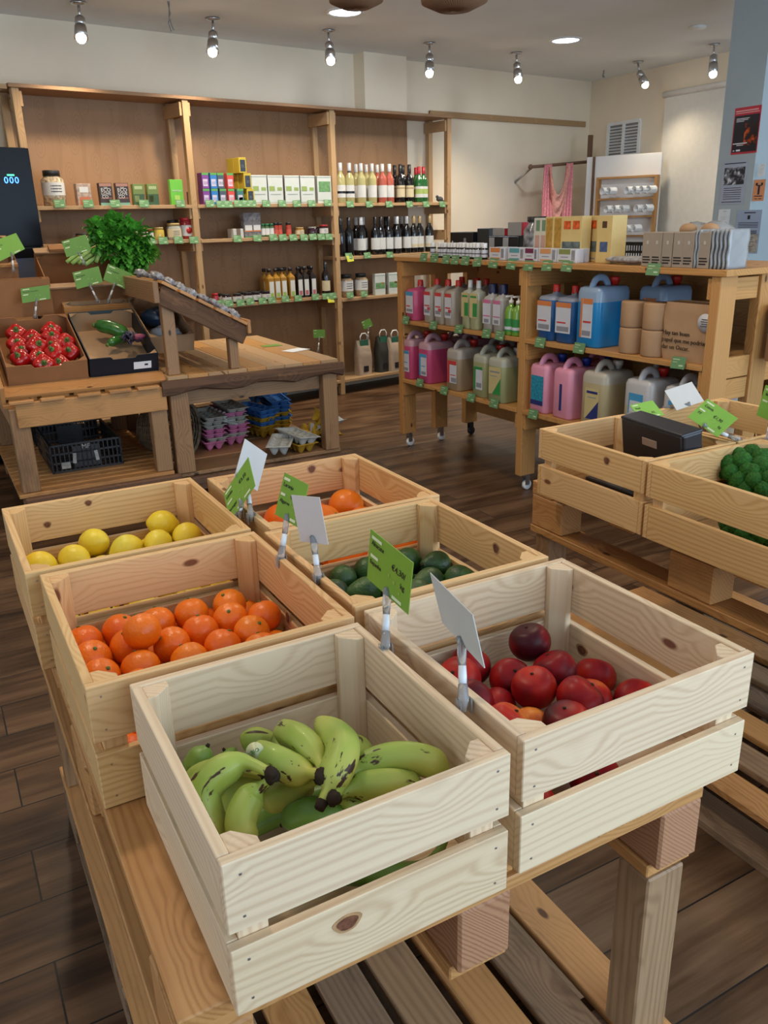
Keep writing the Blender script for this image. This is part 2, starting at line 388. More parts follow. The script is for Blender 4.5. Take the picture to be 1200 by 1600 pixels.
for i, (P0, U, Wd, z0, z1) in enumerate([(Vector((-.4, -2.56, 0)), Vector((1, 0, 0)), 6.0, .25, 2.45), (Vector((-2.54, -.3, 0)), Vector((0, 1, 0)), 3.0, .6, 2.4)]):
    fr = MB(); V = Vector((-U.y, U.x, 0))*.025
    n_ = 3 if i == 0 else 2
    for k in range(n_+1):
        p = P0 + U*(Wd*k/n_) + (U*.03 if k == 0 else (-U*.03 if k == n_ else Vector()))
        fr.beam(p+Vector((0, 0, z0)), p+Vector((0, 0, z1)), .05, .05, up=V.normalized())
    for z in (z0+.03, z1-.03): fr.beam(P0+Vector((0, 0, z)), P0+U*Wd+Vector((0, 0, z)), .05, .05)
    w_ = struct('window_%d' % (i+1), fr, whitem)

# bump-out, wooden rail along the back wall, posts
def wy(x): return 6.16 + (x+2.6)*(5.93-6.16)/10.1
x0, x1 = onpl(565, 120, (0, 1, 0), wy(4.7)-.1).x, onpl(632, 120, (0, 1, 0), wy(5.1)-.1).x
struct('trim_1', MB().bx(x0, x1, wy(x1)-.13, wy(x1)+.02, 2.24, ZC), wallm)
a = onpl(705, 184, (0, 1, 0), 5.95); b = onpl(919, 195, (0, 1, 0), 5.93)
struct('trim_2', MB().beam((5.33, wy(5.33)-.012, b.z), (7.42, wy(7.42)-.012, b.z), .022, .05), shelfw, bevel=.002)
struct('baseboard_back', MB().beam((5.4, wy(5.4)-.008, .05), (7.48, wy(7.48)-.008, .05), .016, .1), whitem)

# pillar with notices, at the near end of the detergent shelf
pe1 = fw(1110, 370, 5.1); pe1.z = 0
pe2 = pe1 + (Vector((0, 0, 0)) - EY)*.262
struct('wall_pillar', MB().slab([pe1, pe2, pe2+Vector((0, 0, ZC)), pe1+Vector((0, 0, ZC))], EX, .5), bluew)
PN = -EX; pc = PN.dot(pe1)
def onpillar(x, y): return onpl(x, y, PN, pc)
paper = plain('white paper', (.78, .80, .83), .7, .2)
ink = plain('dark ink', (.03, .03, .04), .6, .2)
def poster(name, label, corners, m, extra=None):
    P = [onpillar(*c) for c in corners]
    w = ((P[1]-P[0]).length+(P[2]-P[3]).length)/2; h = ((P[3]-P[0]).length+(P[2]-P[1]).length)/2
    c = sum(P, Vector())/4; c = Vector((c.x, c.y, c.z))
    ux = (P[1]-P[0]+P[2]-P[3]); ux.z = 0; ux.normalize(); uz = Vector((0, 0, 1))
    root = thing(name, label, 'poster' if name == 'poster' else 'notice', c + PN*.0015, 0, 'papers stuck to the pale blue pillar')
    MB().slab([(-ux*w/2+uz*h/2), (ux*w/2+uz*h/2), (ux*w/2-uz*h/2), (-ux*w/2-uz*h/2)], PN, .001).build('sheet', m, root)
    def rect(u0, u1, v0, v1, mm, nm='print'):
        q = [ux*(u0-.5)*w+uz*(.5-v0)*h, ux*(u1-.5)*w+uz*(.5-v0)*h, ux*(u1-.5)*w+uz*(.5-v1)*h, ux*(u0-.5)*w+uz*(.5-v1)*h]
        return MB().slab([p+PN*.0012 for p in q], PN, .0004).build(nm, mm, root)
    def lines(rows, mm, nm='printed_lines'):
        mb = MB()
        for u0, u1, v, t in rows:
            q = [ux*(u0-.5)*w+uz*(.5-v)*h, ux*(u1-.5)*w+uz*(.5-v)*h, ux*(u1-.5)*w+uz*(.5-v-t)*h, ux*(u0-.5)*w+uz*(.5-v-t)*h]
            mb.slab([p+PN*.0018 for p in q], PN, .0004)
        return mb.build(nm, mm, root)
    if extra: extra(root, rect, lines)
redm = plain('poster red', (.50, .03, .05), .5, .4); blk = plain('poster black', (.015, .012, .02), .4, .4, var=.3, scale=9)
orange_spots, nt_, b_ = base('poster tomatoes', (.4, .05, .01), .4, .4)
no = N(nt_, 'ShaderNodeTexNoise', Scale=28.0, Detail=2.0); tc_ = N(nt_, 'ShaderNodeTexCoord'); nt_.links.new(tc_.outputs['Object'], no.inputs['Vector'])
r_ = ramp(nt_, [(.45, (.02, .01, .01)), (.58, (.5, .06, .01)), (.75, (.8, .25, .05))]); nt_.links.new(no.outputs['Fac'], r_.inputs[0]); nt_.links.new(r_.outputs[0], b_.inputs['Base Color'])
def px1(root, rect, lines):
    rect(.03, .97, .17, .96, blk); rect(.45, .95, .35, .82, orange_spots, 'picture')
    lines([(.05, .9, .06, .03), (.05, .95, .11, .02)], plain('poster pink print', (.7, .35, .35), .6))
    lines([(.1, .6, .23, .012), (.1, .55, .26, .012), (.1, .4, .29, .012), (.05, .6, .76, .02), (.2, .45, .80, .015), (.08, .14, .91, .02), (.2, .36, .90, .035)], paper)
poster('poster', 'red and black poster with orange fruit picture, topmost on the pillar', [(1149.5, 169), (1191.5, 164), (1182, 238), (1142, 242.5)], redm, px1)
greym, nt_, b_ = base('poster grey picture', (.2, .2, .2), .6, .3)
no = N(nt_, 'ShaderNodeTexNoise', Scale=40.0, Detail=3.0); tc_ = N(nt_, 'ShaderNodeTexCoord'); nt_.links.new(tc_.outputs['Object'], no.inputs['Vector'])
r_ = ramp(nt_, [(.42, (.03, .03, .035)), (.55, (.25, .26, .3)), (.62, (.6, .62, .66))]); nt_.links.new(no.outputs['Fac'], r_.inputs[0]); nt_.links.new(r_.outputs[0], b_.inputs['Base Color'])
bgrey = plain('blue grey paper', (.36, .41, .50), .6, .3)
def px2(root, rect, lines):
    rect(.1, .92, .15, .55, greym, 'picture'); lines([(.08, .92, .05, .02)]+[(.15, .85, .62+.05*i, .012) for i in range(6)]+[(.1, .9, .94, .015)], ink)
poster('poster', 'blue-grey poster with a black and white picture, under the red poster', [(1131, 252), (1170, 250), (1162, 318), (1123, 320)], bgrey, px2)
def px3(root, rect, lines):
    mm = ink
    lines([(.3, .7, .25, .05), (.42, .58, .3, .4), (.2, .36, .15, .12), (.64, .8, .15, .12), (.15, .85, .75, .04), (.2, .45, .88, .03), (.55, .8, .88, .03)], mm)
poster('poster', 'small orange poster with a dark drawing at the pillar edge', [(1179, 281), (1197.5, 280), (1193, 314), (1175, 314)], plain('orange paper', (.62, .27, .13), .6), px3)
bluep = plain('blue notice', (.30, .38, .53), .6, .3)
def px4(root, rect, lines):
    rect(.05, .95, .55, .97, plain('notice sand', (.33, .32, .29), .7, .2, var=.35, scale=60), 'picture')
    lines([(.3, .75, .05, .02), (.45, .55, .12, .09)]+[(.1, .9, .28+.035*i, .012) for i in range(4)]+[(.12, .88, .47+.03*i, .016) for i in range(3)]+[(.08, .6 if i % 3 else .8, .62+.035*i, .01) for i in range(9)], ink)
poster('notice', 'pale blue notice with centred text and sandy lower half, lowest on the pillar', [(1151, 328), (1191, 328.5), (1184, 397), (1147, 395)], bluep, px4)
def px5(root, rect, lines): lines([(.4, .7, .08, .05), (.2, .8, .35, .02), (.3, .7, .45, .02), (.2, .8, .6, .02), (.25, .75, .7, .02)], plain('faint grey print', (.5, .52, .56), .7))
poster('notice', 'faint white notice left of the pale blue notice', [(1124, 327), (1142, 327), (1138, 360), (1120, 360)], plain('whiter paper', (.66, .72, .77), .7), px5)
poster('notice', 'tiny white paper strip above the small orange poster', [(1187, 256), (1197, 256), (1194, 276), (1184, 276)], MATS.get('whiter paper'), px5)

# ------------------------------------------------------------------ vent and roller blind on the right wall
RWp = EX.dot(BR_)
def onrw(x, y, o=0.0): return onpl(x, y, EX, RWp-o)
a, b = onrw(953, 195), onrw(998, 241)
vt = thing('wall_vent', 'white louvred vent high on the wall above the white partition', 'vent', ((a+b)/2)-EX*.01, -DC)
h = abs(a.z-b.z)/2; w = (Vector((a.x, a.y))-Vector((b.x, b.y))).length/2
fr = MB()
for s in (-1, 0, 1): fr.bx(-.012, .008, s*w-.015, s*w+.015, -h, h)
for s in (-1, 1): fr.bx(-.0125, .008, -w, w, s*h-.015, s*h+.015)
fr.build('frame', whitem, vt)
for s in (-1, 1):
    sl = MB()
    for k in range(9):
        sl.box((0, s*w/2, -h+.04+k*(2*h-.08)/8), (.022, w-.03, .004), Euler((0, R(-40), 0)).to_matrix())
    sl.build('slat', whitem, vt)
MB().bx(.004, .0085, -w, w, -h, h).build('backing', plain('vent shade', (.25, .25, .26), .8), vt)
a, b = onrw(1046, 140), onrw(1142, 120)
bl = thing('roller_blind', 'pale roller blind covering the wall right of the white partition', 'blind', (a.x, a.y, 0)-EX*.03 if False else Vector((a.x, a.y, 0))-EX*.04, -DC)
L_ = 1.75
MB().cyl((0, .02, 2.42), (0, -L_, 2.42), .028, n=16).build('tube', whitem, bl)
MB().bx(-.002, .002, -L_+.02, 0, .25, 2.41).build('fabric', plain('blind fabric', (.74, .70, .62), .85, .1), bl)
MB().cyl((0, 0, .25), (0, -L_+.02, .25), .012).build('bottom_bar', whitem, bl)
# baseboards etc behind are hidden by the furniture

# ------------------------------------------------------------------ ceiling spotlights
chrome, _a, _b = base('brushed metal', (.55, .55, .56), .28, .5, Metallic=1.0)
bulbm, _a, _b = base('lit bulb', (1, .9, .75), .3, .5); _b.inputs['Emission Color'].default_value = (1, .86, .66, 1); _b.inputs['Emission Strength'].default_value = 22
ledm, _a, _b = base('lit downlight', (1, 1, 1), .3, .5); _b.inputs['Emission Color'].default_value = (.72, .86, 1, 1); _b.inputs['Emission Strength'].default_value = 9
spots = [((122, 3), (127, 62), 'nearest the left edge'), ((332, 28), (332, 84), 'over the left bay of the wall shelf'), ((513, 47), (517, 97), 'over the middle post of the wall shelf'),
         ((671, 67), (671, 117), 'right of the bump-out'), ((807, 82), (810, 126), 'over the scarf rail'), ((997, 96), (1009, 134), 'above the wall vent'), ((1116, 69), (1114, 118), 'above the roller blind')]
for (bx_, by_), (ex_, ey_), where in spots:
    p = onz(bx_, by_, ZC)
    t = thing('ceiling_spotlight', 'small metal ceiling spotlight '+where, 'spotlight', p, 0, 'row of ceiling spotlights')
    MB().lathe([(.045, 0), (.045, -.012), (.012, -.018)], 20).build('base', chrome, t)
    d = ray(ex_, ey_); f0 = float(AX[2] @ (np.array(p)-CC)); e = Vector(CC+d*(f0-.02))
    v = e-p; j = Vector((v.x*.2, v.y*.2, -.085))
    mb = MB(); mb.cyl((0, 0, -.01), j, .008); mb.ball(j, .016, 10, 8); mb.build('arm', chrome, t)
    ax = (v-j); n_ = ax.normalized()
    MB().lathe([(.006, 0), (.03, .01), (.031, ax.length*.35), (.026, ax.length*.36), (.026, ax.length*.42), (.034, ax.length*.43), (.04, ax.length*.92), (.036, ax.length*.92)], 20, 0, j, True, n_.to_track_quat('Z', 'Y').to_matrix()).build('lamp_shade', chrome, t)
    MB().ball(j+n_*(ax.length*.93), .030, 14, 8).build('bulb', bulbm, t)
    l = bpy.data.lights.new('spot_lamp', 'SPOT'); l.energy = 48 if p.x < 6.3 else 20; l.color = (1, .84, .62); l.spot_size = R(125); l.spot_blend = .9; l.shadow_soft_size = .035
    o = bpy.data.objects.new('spot_lamp', l); col.objects.link(o); o.location = p+j+n_*(ax.length+.035)
    tgt = p + Vector((n_.x*.3+.0, n_.y*.3+.22 if p.x < 6.3 else n_.y*.3-.1, -1)); o.rotation_euler = (tgt-p).to_track_quat('-Z', 'Y').to_euler()
for (x, y), wh in (((539, 18), 'beside the wicker pendant'), ((884, 62), 'between the spotlights and the middle of the ceiling')):
    p = onz(x, y, ZC); t = thing('recessed_downlight', 'round recessed ceiling downlight shining bluish white '+wh, 'downlight', p)
    MB().lathe([(.125, 0), (.125, -.006), (.105, -.010), (.10, -.004)], 32, cap=False).build('rim', whitem, t)
    MB().lathe([(.100, -.005), (.0, -.006)], 32, cap=False).build('diffuser', ledm, t)
    l = bpy.data.lights.new('downlight_lamp', 'AREA'); l.shape = 'DISK'; l.size = .18; l.energy = 9; l.color = (.8, .9, 1)
    o = bpy.data.objects.new('downlight_lamp', l); col.objects.link(o); o.location = p-Vector((0, 0, .02))
# unseen warm downlights assumed over the tables, for the warm light inside crates
for x, y, wh in ((.55, 1.9, 'front table'), (2.3, 2.1, 'aisle'), (1.2, 3.9, 'pepper stand'), (3.6, .6, 'right table')):
    p = Vector((x, y, ZC)); t = thing('recessed_downlight', 'warm recessed ceiling downlight above the '+wh, 'downlight', p)
    MB().lathe([(.125, 0), (.125, -.006), (.105, -.010), (.10, -.004)], 32, cap=False).build('rim', whitem, t)
    MB().lathe([(.100, -.005), (.0, -.006)], 32, cap=False).build('diffuser', bulbm, t)
    l = bpy.data.lights.new('downlight_lamp', 'AREA'); l.shape = 'DISK'; l.size = .2; l.energy = 12; l.color = (1, .80, .56)
    o = bpy.data.objects.new('downlight_lamp', l); col.objects.link(o); o.location = p-Vector((0, 0, .02))
p = onz(1090, 41, ZC); sdt = thing('smoke_detector', 'round white detector on the ceiling by the pillar', 'detector', p)
MB().lathe([(.06, 0), (.06, -.012), (.045, -.022), (0, -.023)], 28).build('body', whitem, sdt)
for (x, y, ln, w_) in ((262, 2, .16, 'left of the second spotlight'), (943, 110, .06, 'over the corner')):
    p = onz(x, y, ZC-.0); t = thing('ceiling_wire', 'bare grey wire dangling from the ceiling '+w_, 'wire', p)
    wm = plain('grey wire', (.2, .2, .2), .5)
    MB().tube([(0, 0, 0), (.008, 0, -ln*.4), (-.006, .004, -ln*.7), (.004, 0, -ln)], .0035, 6).build('strand', wm, t)
    MB().tube([(0.01, 0, 0), (.002, 0.005, -ln*.5), (.014, .004, -ln*.8), (.022, 0, -ln*.95)], .0035, 6).build('strand', wm, t)
# wicker pendant shade, only its underside dips into the picture
wick, nt_, b_ = base('brown wicker', (.20, .11, .06), .8, .2)
for (wx, wyy, rr_, wh) in ((710, 17, .52, 'right'), (557, 13, .42, 'left')):
    pc_ = fw(wx, wyy, 2.3)+Vector((0, 0, .075*rr_))
    pt = thing('wicker_pendant', 'brown woven pendant shade cut by the top edge, the %s of two' % wh, 'pendant lamp', pc_, 0, 'woven pendant shades')
    mb = MB()
    for k in range(64):
        a = 2*math.pi*k/64
        mb.tube([(math.cos(a+.25*t)*r*rr_, math.sin(a+.25*t)*r*rr_, z*rr_) for t, r, z in ((0, .03, .10), (.3, .12, .085), (.7, .18, .03), (1, .17, -.03), (1.4, .09, -.065), (1.8, .02, -.07))], .0055, 5)
    mb.build('weave', wick, pt)
    MB().lathe([(.01*rr_, -.066*rr_), (.09*rr_, -.060*rr_), (.166*rr_, -.028*rr_), (.17*rr_, .0), (.173*rr_, .03*rr_), (.115*rr_, .08*rr_), (.03*rr_, .095*rr_)], 32, cap=False).build('lining', plain('wicker lining', (.14, .08, .045), .8), pt)
    MB().cyl((0, 0, .09*rr_), (0, 0, ZC-pc_.z), .004).build('cord', darkm, pt)
# ------------------------------------------------------------------ slatted crates
RIM = .830; DECK = .636
def crate(label, x0, x1, y0, y1, zt=RIM, zb=DECK, m=pine, group='slatted pine fruit crates', cat='crate', posts=.026, nails=True):
    """origin at its base centre; every slat a part"""
    cx, cy = (x0+x1)/2, (y0+y1)/2; w, d, h = x1-x0, y1-y0, zt-zb-.001
    r = thing('wooden_crate', label, cat, Cw(cx, cy, zb+.001), -DC, group)
    t = .013; sh = h*.445; gap = h-2*sh
    nail = MB()
    for z0, nm in ((0, 'lower_slat'), (sh+gap, 'upper_slat')):
        for s in (-1, 1):
            MB().bx(-w/2, w/2, s*(d/2)-(t if s > 0 else 0), s*(d/2)+(t if s < 0 else 0), z0, z0+sh).build(nm, m, r, bevel=.0012)
            MB().bx(s*(w/2)-(t if s > 0 else 0), s*(w/2)+(t if s < 0 else 0), -d/2+t+.0005, d/2-t-.0005, z0, z0+sh).build(nm, m, r, bevel=.0012)
            for xx in (-w/2+.018, w/2-.018):
                for zz in (.2, .8): nail.box((xx, s*d/2, z0+sh*zz), (.0026, .0012, .0026))
    for sx in (-1, 1):
        for sy in (-1, 1):
            px_, py_ = sx*(w/2-t), sy*(d/2-t); q = posts
            P = [(px_, py_, 0), (px_-sx*q*1.25, py_, 0), (px_-sx*q*1.25, py_-sy*.012, 0), (px_-sx*.012, py_-sy*q*1.25, 0), (px_, py_-sy*q*1.25, 0)]
            o_ = rng.uniform(0, 30); P2 = [(a, b, .004) for a, b, c in P]
            gc = [(p[2]+o_, p[0]+o_, p[1]+o_) for p in P2] + [(h-.004+o_, p[0]+o_, p[1]+o_) for p in P2]
            MB().slab(P2, (0, 0, 1), h-.006, gc=gc).build('corner_post', m, r, bevel=.0008)
    bt = MB(); nbd = 3; bw = (d-2*t-.004)/nbd
    for k in range(nbd): bt.bx(-w/2+t+.001, w/2-t-.001, -d/2+t+.002+k*bw+.002, -d/2+t+.002+(k+1)*bw-.002, .001, .010)
    bt.build('bottom', m, r)
    if nails: nail.build('nail', chrome, r)
    return r, (x0+t, x1-t, y0+t, y1-t)
CR = {}
CR['ban'] = crate('pine crate holding the green bananas, nearest the camera', .153, .493, .622, 1.0, m=pinelit)
CR['nec'] = crate('pine crate holding dark red nectarines, right of the banana crate', .519, .915, .632, 1.030, m=pinelit)
CR['ora'] = crate('pine crate holding oranges, directly behind the banana crate', .100, .497, 1.018, 1.453)
CR['avo'] = crate('pine crate holding dark green avocados, behind the nectarines', .512, .899, 1.046, 1.437)
CR['lem'] = crate('pine crate holding lemons, behind the orange crate', .078, .497, 1.470, 1.884)
CR['or2'] = crate('pine crate with a few big oranges, behind the avocado crate', .528, .925, 1.445, 1.853)
CR['A'] = crate('pine crate with a black plastic tray inside, on the right table', 1.484, 1.806, 1.386, 1.793)
CR['B'] = crate('pine crate with broccoli at the right picture edge', 1.480, 1.890, .975, 1.376)
CR['C'] = crate('pine crate with onions behind the black tray crate', 1.815, 2.225, 1.386, 1.785)
CR['D'] = crate('pine crate cut by the right picture edge, behind the broccoli crate', 1.900, 2.30, .970, 1.374)

knotm = plain('knot wood', (.16, .06, .03), .6, .3, var=.4, scale=140); knotr = plain('knot ring wood', (.42, .24, .11), .6, .3, var=.2, scale=90)
def knot(key, px_, py_, nrm, cst, r_, asp=1.3):
    root = CR[key][0]; p = onpl(px_, py_, nrm, cst); n_ = Vector(nrm) if Vector(nrm).dot(Vector(CC)-p) > 0 else -Vector(nrm)
    q = n_.to_track_quat('Z', 'Y').to_matrix(); Mi = Matrix.Rotation(DC, 3, 'Z')
    lp = Mi @ (p-root.location); m_ = Mi @ q
    vs = lambda rr, h: [lp + m_ @ Vector((rr*asp*math.cos(a)*(1+.12*math.sin(3*a)), rr*math.sin(a), h)) for a in [2*math.pi*i/20 for i in range(20)]]
    for nm, rr, h, mm in (('knot_ring', r_*1.35, .0003, knotr), ('knot', r_, .0006, knotm)):
        MB().slab(vs(rr, -.0005), m_ @ Vector((0, 0, 1)), h+.0005).build(nm, mm, root)
e = .0004
knot('ban', 543, 1442, EY, .622-e, .0085, 1.5)
knot('nec', 909, 1016, EX, .915-.013-e, .008)
knot('or2', 487, 733, EY, 1.853-.013-e, .009, 1.0)
knot('avo', 775, 857, EX, .899-.013-e, .009, .9)
knot('lem', 138, 786, EY, 1.884-.013-e, .006, 1.1)
knot('lem', 74, 820, EY, 1.884-.013-e, .006, 1.1)
knot('ora', 450, 965, EX, .497-.013-e, .010, .8)
knot('A', 948, 720, EX, 1.484-e, .009, 1.0)

# ------------------------------------------------------------------ pallet tables
def pallet_table(label, x0, x1, y0, y1, deckw=.095, lowx0=None, legs=(), mats=(pallet, palletg), lowx1=None, lowy=None, blocks_y=None, stair=True):
    r = thing('pallet_table', label, 'table', Cw(x0, y0, 0), -DC)
    W_, D_ = x1-x0, y1-y0
    n = 7; g = (W_-n*deckw)/(n-1)
    for k in range(n):
        e = rng.choice([0, .004, -.004, .008]) if stair else 0
        MB().bx(k*(deckw+g), k*(deckw+g)+deckw, e, D_, DECK-.021, DECK-.0005).build('deck_board', pallet, r, bevel=.002)
    for yy in (.0, D_*.33, D_*.66, D_-.09): MB().bx(.0, W_, yy, yy+.09, DECK-.042, DECK-.0215).build('cross_board', pallet, r, bevel=.002)
    xs = [.0, W_/2-.04, W_-.08]
    for xi, xb in enumerate(xs):
        for yy in (0.0, D_/2-.07, D_-.14):
            MB().box((xb+.04, yy+.07, DECK-.042-.05), (.08, .14, .10), axis=1).build('block', redend if (yy == 0 and xi) else pallet, r, bevel=.004)
        MB().bx(xb-.004, xb+.086, .015, D_, DECK-.164, DECK-.1425).build('bottom_board', pallet, r, bevel=.002)
    for lx, ly in ((.005, .01), (W_-.085, .01), (.005, D_-.08), (W_-.085, D_-.08)):
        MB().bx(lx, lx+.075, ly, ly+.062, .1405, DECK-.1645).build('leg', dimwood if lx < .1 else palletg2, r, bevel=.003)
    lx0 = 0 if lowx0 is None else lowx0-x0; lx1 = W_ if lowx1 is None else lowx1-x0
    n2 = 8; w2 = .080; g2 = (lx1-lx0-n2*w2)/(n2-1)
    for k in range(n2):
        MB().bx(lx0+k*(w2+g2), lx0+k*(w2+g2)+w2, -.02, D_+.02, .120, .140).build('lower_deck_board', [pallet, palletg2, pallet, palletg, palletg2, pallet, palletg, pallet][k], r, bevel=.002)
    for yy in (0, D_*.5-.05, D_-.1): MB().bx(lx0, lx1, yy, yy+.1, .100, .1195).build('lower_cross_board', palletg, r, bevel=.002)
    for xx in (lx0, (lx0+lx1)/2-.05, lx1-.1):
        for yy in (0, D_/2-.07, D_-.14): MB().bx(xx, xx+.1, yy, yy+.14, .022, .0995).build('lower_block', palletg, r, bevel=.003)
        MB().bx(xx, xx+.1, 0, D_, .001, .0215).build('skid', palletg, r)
    return r
palletg2 = wood('weathered tan wood', (.38, .235, .125), (.24, .14, .07), knot=(.10, .05, .03), rings=70, stain=.3, rough=.5)
T1 = pallet_table('pallet table of orange-brown boards under the six front crates', .098, .872, .652, 1.885)
T2 = pallet_table('pallet table of orange-brown boards at the right edge', 1.555, 2.33, .66, 1.90, lowx0=1.42, lowx1=2.33)

# ------------------------------------------------------------------ fruit
def fruit_mat(name, stops, rough=.4, scale=9, bump=.25, bscale=160, rnd=.12, spec=.5, detail=2.0, coat=0):
    m, nt, b = base(name, stops[0][1], rough, spec); L = nt.links.new
    tc = N(nt, 'ShaderNodeTexCoord'); oi = N(nt, 'ShaderNodeObjectInfo')
    va = N(nt, 'ShaderNodeVectorMath', operation='MULTIPLY_ADD'); L(oi.outputs['Random'], va.inputs[0]); va.inputs[1].default_value = (9, 5, 7); L(tc.outputs['Object'], va.inputs[2])
    no = N(nt, 'ShaderNodeTexNoise', Scale=scale, Detail=detail); L(va.outputs[0], no.inputs['Vector'])
    ms = N(nt, 'ShaderNodeMath', operation='MULTIPLY_ADD'); L(oi.outputs['Random'], ms.inputs[0]); ms.inputs[1].default_value = rnd; L(no.outputs['Fac'], ms.inputs[2])
    r = ramp(nt, stops); L(ms.outputs[0], r.inputs[0]); L(r.outputs[0], b.inputs['Base Color'])
    nb_ = N(nt, 'ShaderNodeTexNoise', Scale=bscale, Detail=1.0); L(tc.outputs['Object'], nb_.inputs['Vector'])
    bp = N(nt, 'ShaderNodeBump', Strength=bump, Distance=.0015); L(nb_.outputs['Fac'], bp.inputs['Height']); L(bp.outputs[0], b.inputs['Normal'])
    b.inputs['Coat Weight'].default_value = coat
    return m
orm = fruit_mat('orange peel', [(.35, (.84, .135, .004)), (.75, (.90, .225, .008))], .36, 6, .5, 190)
lem = fruit_mat('lemon peel', [(.35, (.80, .55, .02)), (.6, (.85, .66, .05)), (.85, (.6, .6, .08))], .42, 8, .4, 120)
necm = fruit_mat('nectarine skin', [(.42, (.050, .004, .008)), (.58, (.27, .006, .010)), (.72, (.52, .025, .012)), (.86, (.78, .26, .04))], .40, 11, .05, 60, .20, detail=3.0, spec=.22)
avm = fruit_mat('avocado skin', [(.35, (.012, .035, .010)), (.75, (.045, .115, .022))], .45, 30, .9, 150)
pepm = fruit_mat('red pepper skin', [(.35, (.36, .004, .005)), (.8, (.52, .014, .008))], .22, 8, .05, 30, coat=.15)
stemm = plain('green stem', (.10, .17, .04), .6, .3, var=.3, scale=80)
brownst = plain('brown stem', (.05, .03, .015), .8, .2)
def dimple(k=.16, w=.35):
    return lambda d: 1 - k*math.exp(-((1-d.z)/w*3)**2*.9) - k*.4*math.exp(-((1+d.z)/w*3)**2)
def mk_orange(R_, m=orm, nm='orange', stem=True):
    r = thing(nm, '', nm, group=None)
    MB().ball((0, 0, 0), (R_, R_, R_*.96), 22, 14, fn=dimple(.05)).build('peel', m, r)
    MB().lathe([(.0035, 0), (.003, .0015), (0.001, .002)], 8, loc=(0, 0, R_*.912)).build('stem', stemm, r)
    return r
def mk_lemon(R_):
    r = thing('lemon', '', 'lemon')
    mb = MB(); vs = 18
    prof = [(0, -1.24), (.14, -1.22), (.30, -1.12), (.70, -.85), (.95, -.42), (1.02, 0), (.95, .42), (.70, .85), (.30, 1.14), (.19, 1.24), (.13, 1.29), (0, 1.30)]
    mb.lathe([(a*R_+1e-5, b*R_*.95) for a, b in prof], vs, cap=False).build('peel', lem, r, sub=1)
    MB().lathe([(.003, 0), (.0025, .002), (0.0005, .003)], 8, loc=(0, 0, R_*1.23)).build('stem', stemm, r)
    return r
def mk_nec(R_):
    r = thing('nectarine', '', 'nectarine')
    def fn(d):
        a = math.atan2(d.y, d.x); return dimple(.16, .5)(d) * (1-.035*math.exp(-(a/.22)**2)*max(0, math.sqrt(1-min(1, d.z*d.z))))
    MB().ball((0, 0, 0), (R_, R_, R_*.93), 26, 16, fn=fn).build('skin', necm, r)
    MB().cyl((0, 0, R_*.76), (.001, 0, R_*.82), .0028, n=6).build('stem', brownst, r)
    return r
def mk_avo(R_):
    r = thing('avocado', '', 'avocado')
    prof = [(0, -1.15), (.45, -1.07), (.85, -.75), (1, -.3), (.97, .1), (.80, .55), (.60, .95), (.42, 1.25), (.22, 1.42), (0, 1.46)]
    MB().lathe([(a*R_+1e-5, b*R_) for a, b in prof], 18, cap=False).build('skin', avm, r, sub=1)
    MB().lathe([(.004, 0), (.0045, .002), (.002, .003)], 8, loc=(0, 0, R_*1.44)).build('stem', brownst, r)
    return r
def relax(pts, rad, box, base_z, fixed=0, it=60, slack=.985):
    P = [Vector(p) for p in pts]; zmax = [p.z+.010 for p in P]
    for _ in range(it):
        for i in range(len(P)):
            for j in range(i):
                d = P[i]-P[j]; L = d.length or 1e-4; m = (rad[i]+rad[j])*slack
                if L < m:
                    c = d/L*(m-L)*.5; wi = .6 if i < fixed else 1.4
                    wj = .6 if j < fixed else 1.4
                    P[i] += c*wi/((wi+wj)/2); P[j] -= c*wj/((wi+wj)/2)
            for i_ in (i,):
                q = P[i_]; r_ = rad[i_]; x, y, z = toC(q)
                x = min(max(x, box[0]+r_+.002), box[1]-r_-.002); y = min(max(y, box[2]+r_+.002), box[3]-r_-.002); z = max(z, base_z+r_)
                
                if i_ >= fixed: z = base_z+r_
                else: z = min(z, zmax[i_])
                P[i_] = Cw(x, y, z)
    return P
def settle(P, rad, n0, base_z):
    """lets each fruit sink until it meets the floor of its crate or another fruit"""
    order = sorted(range(len(P)), key=lambda i: P[i].z); done = []
    for i in order:
        z = base_z+rad[i]
        for j in done:
            h2 = (rad[i]+rad[j])**2*.985 - (P[i].xy-P[j].xy).length_squared
            if h2 > 0: z = max(z, P[j].z+math.sqrt(h2))
        P[i].z = min(z, P[i].z) if z < P[i].z else P[i].z
        done.append(i)
    return P
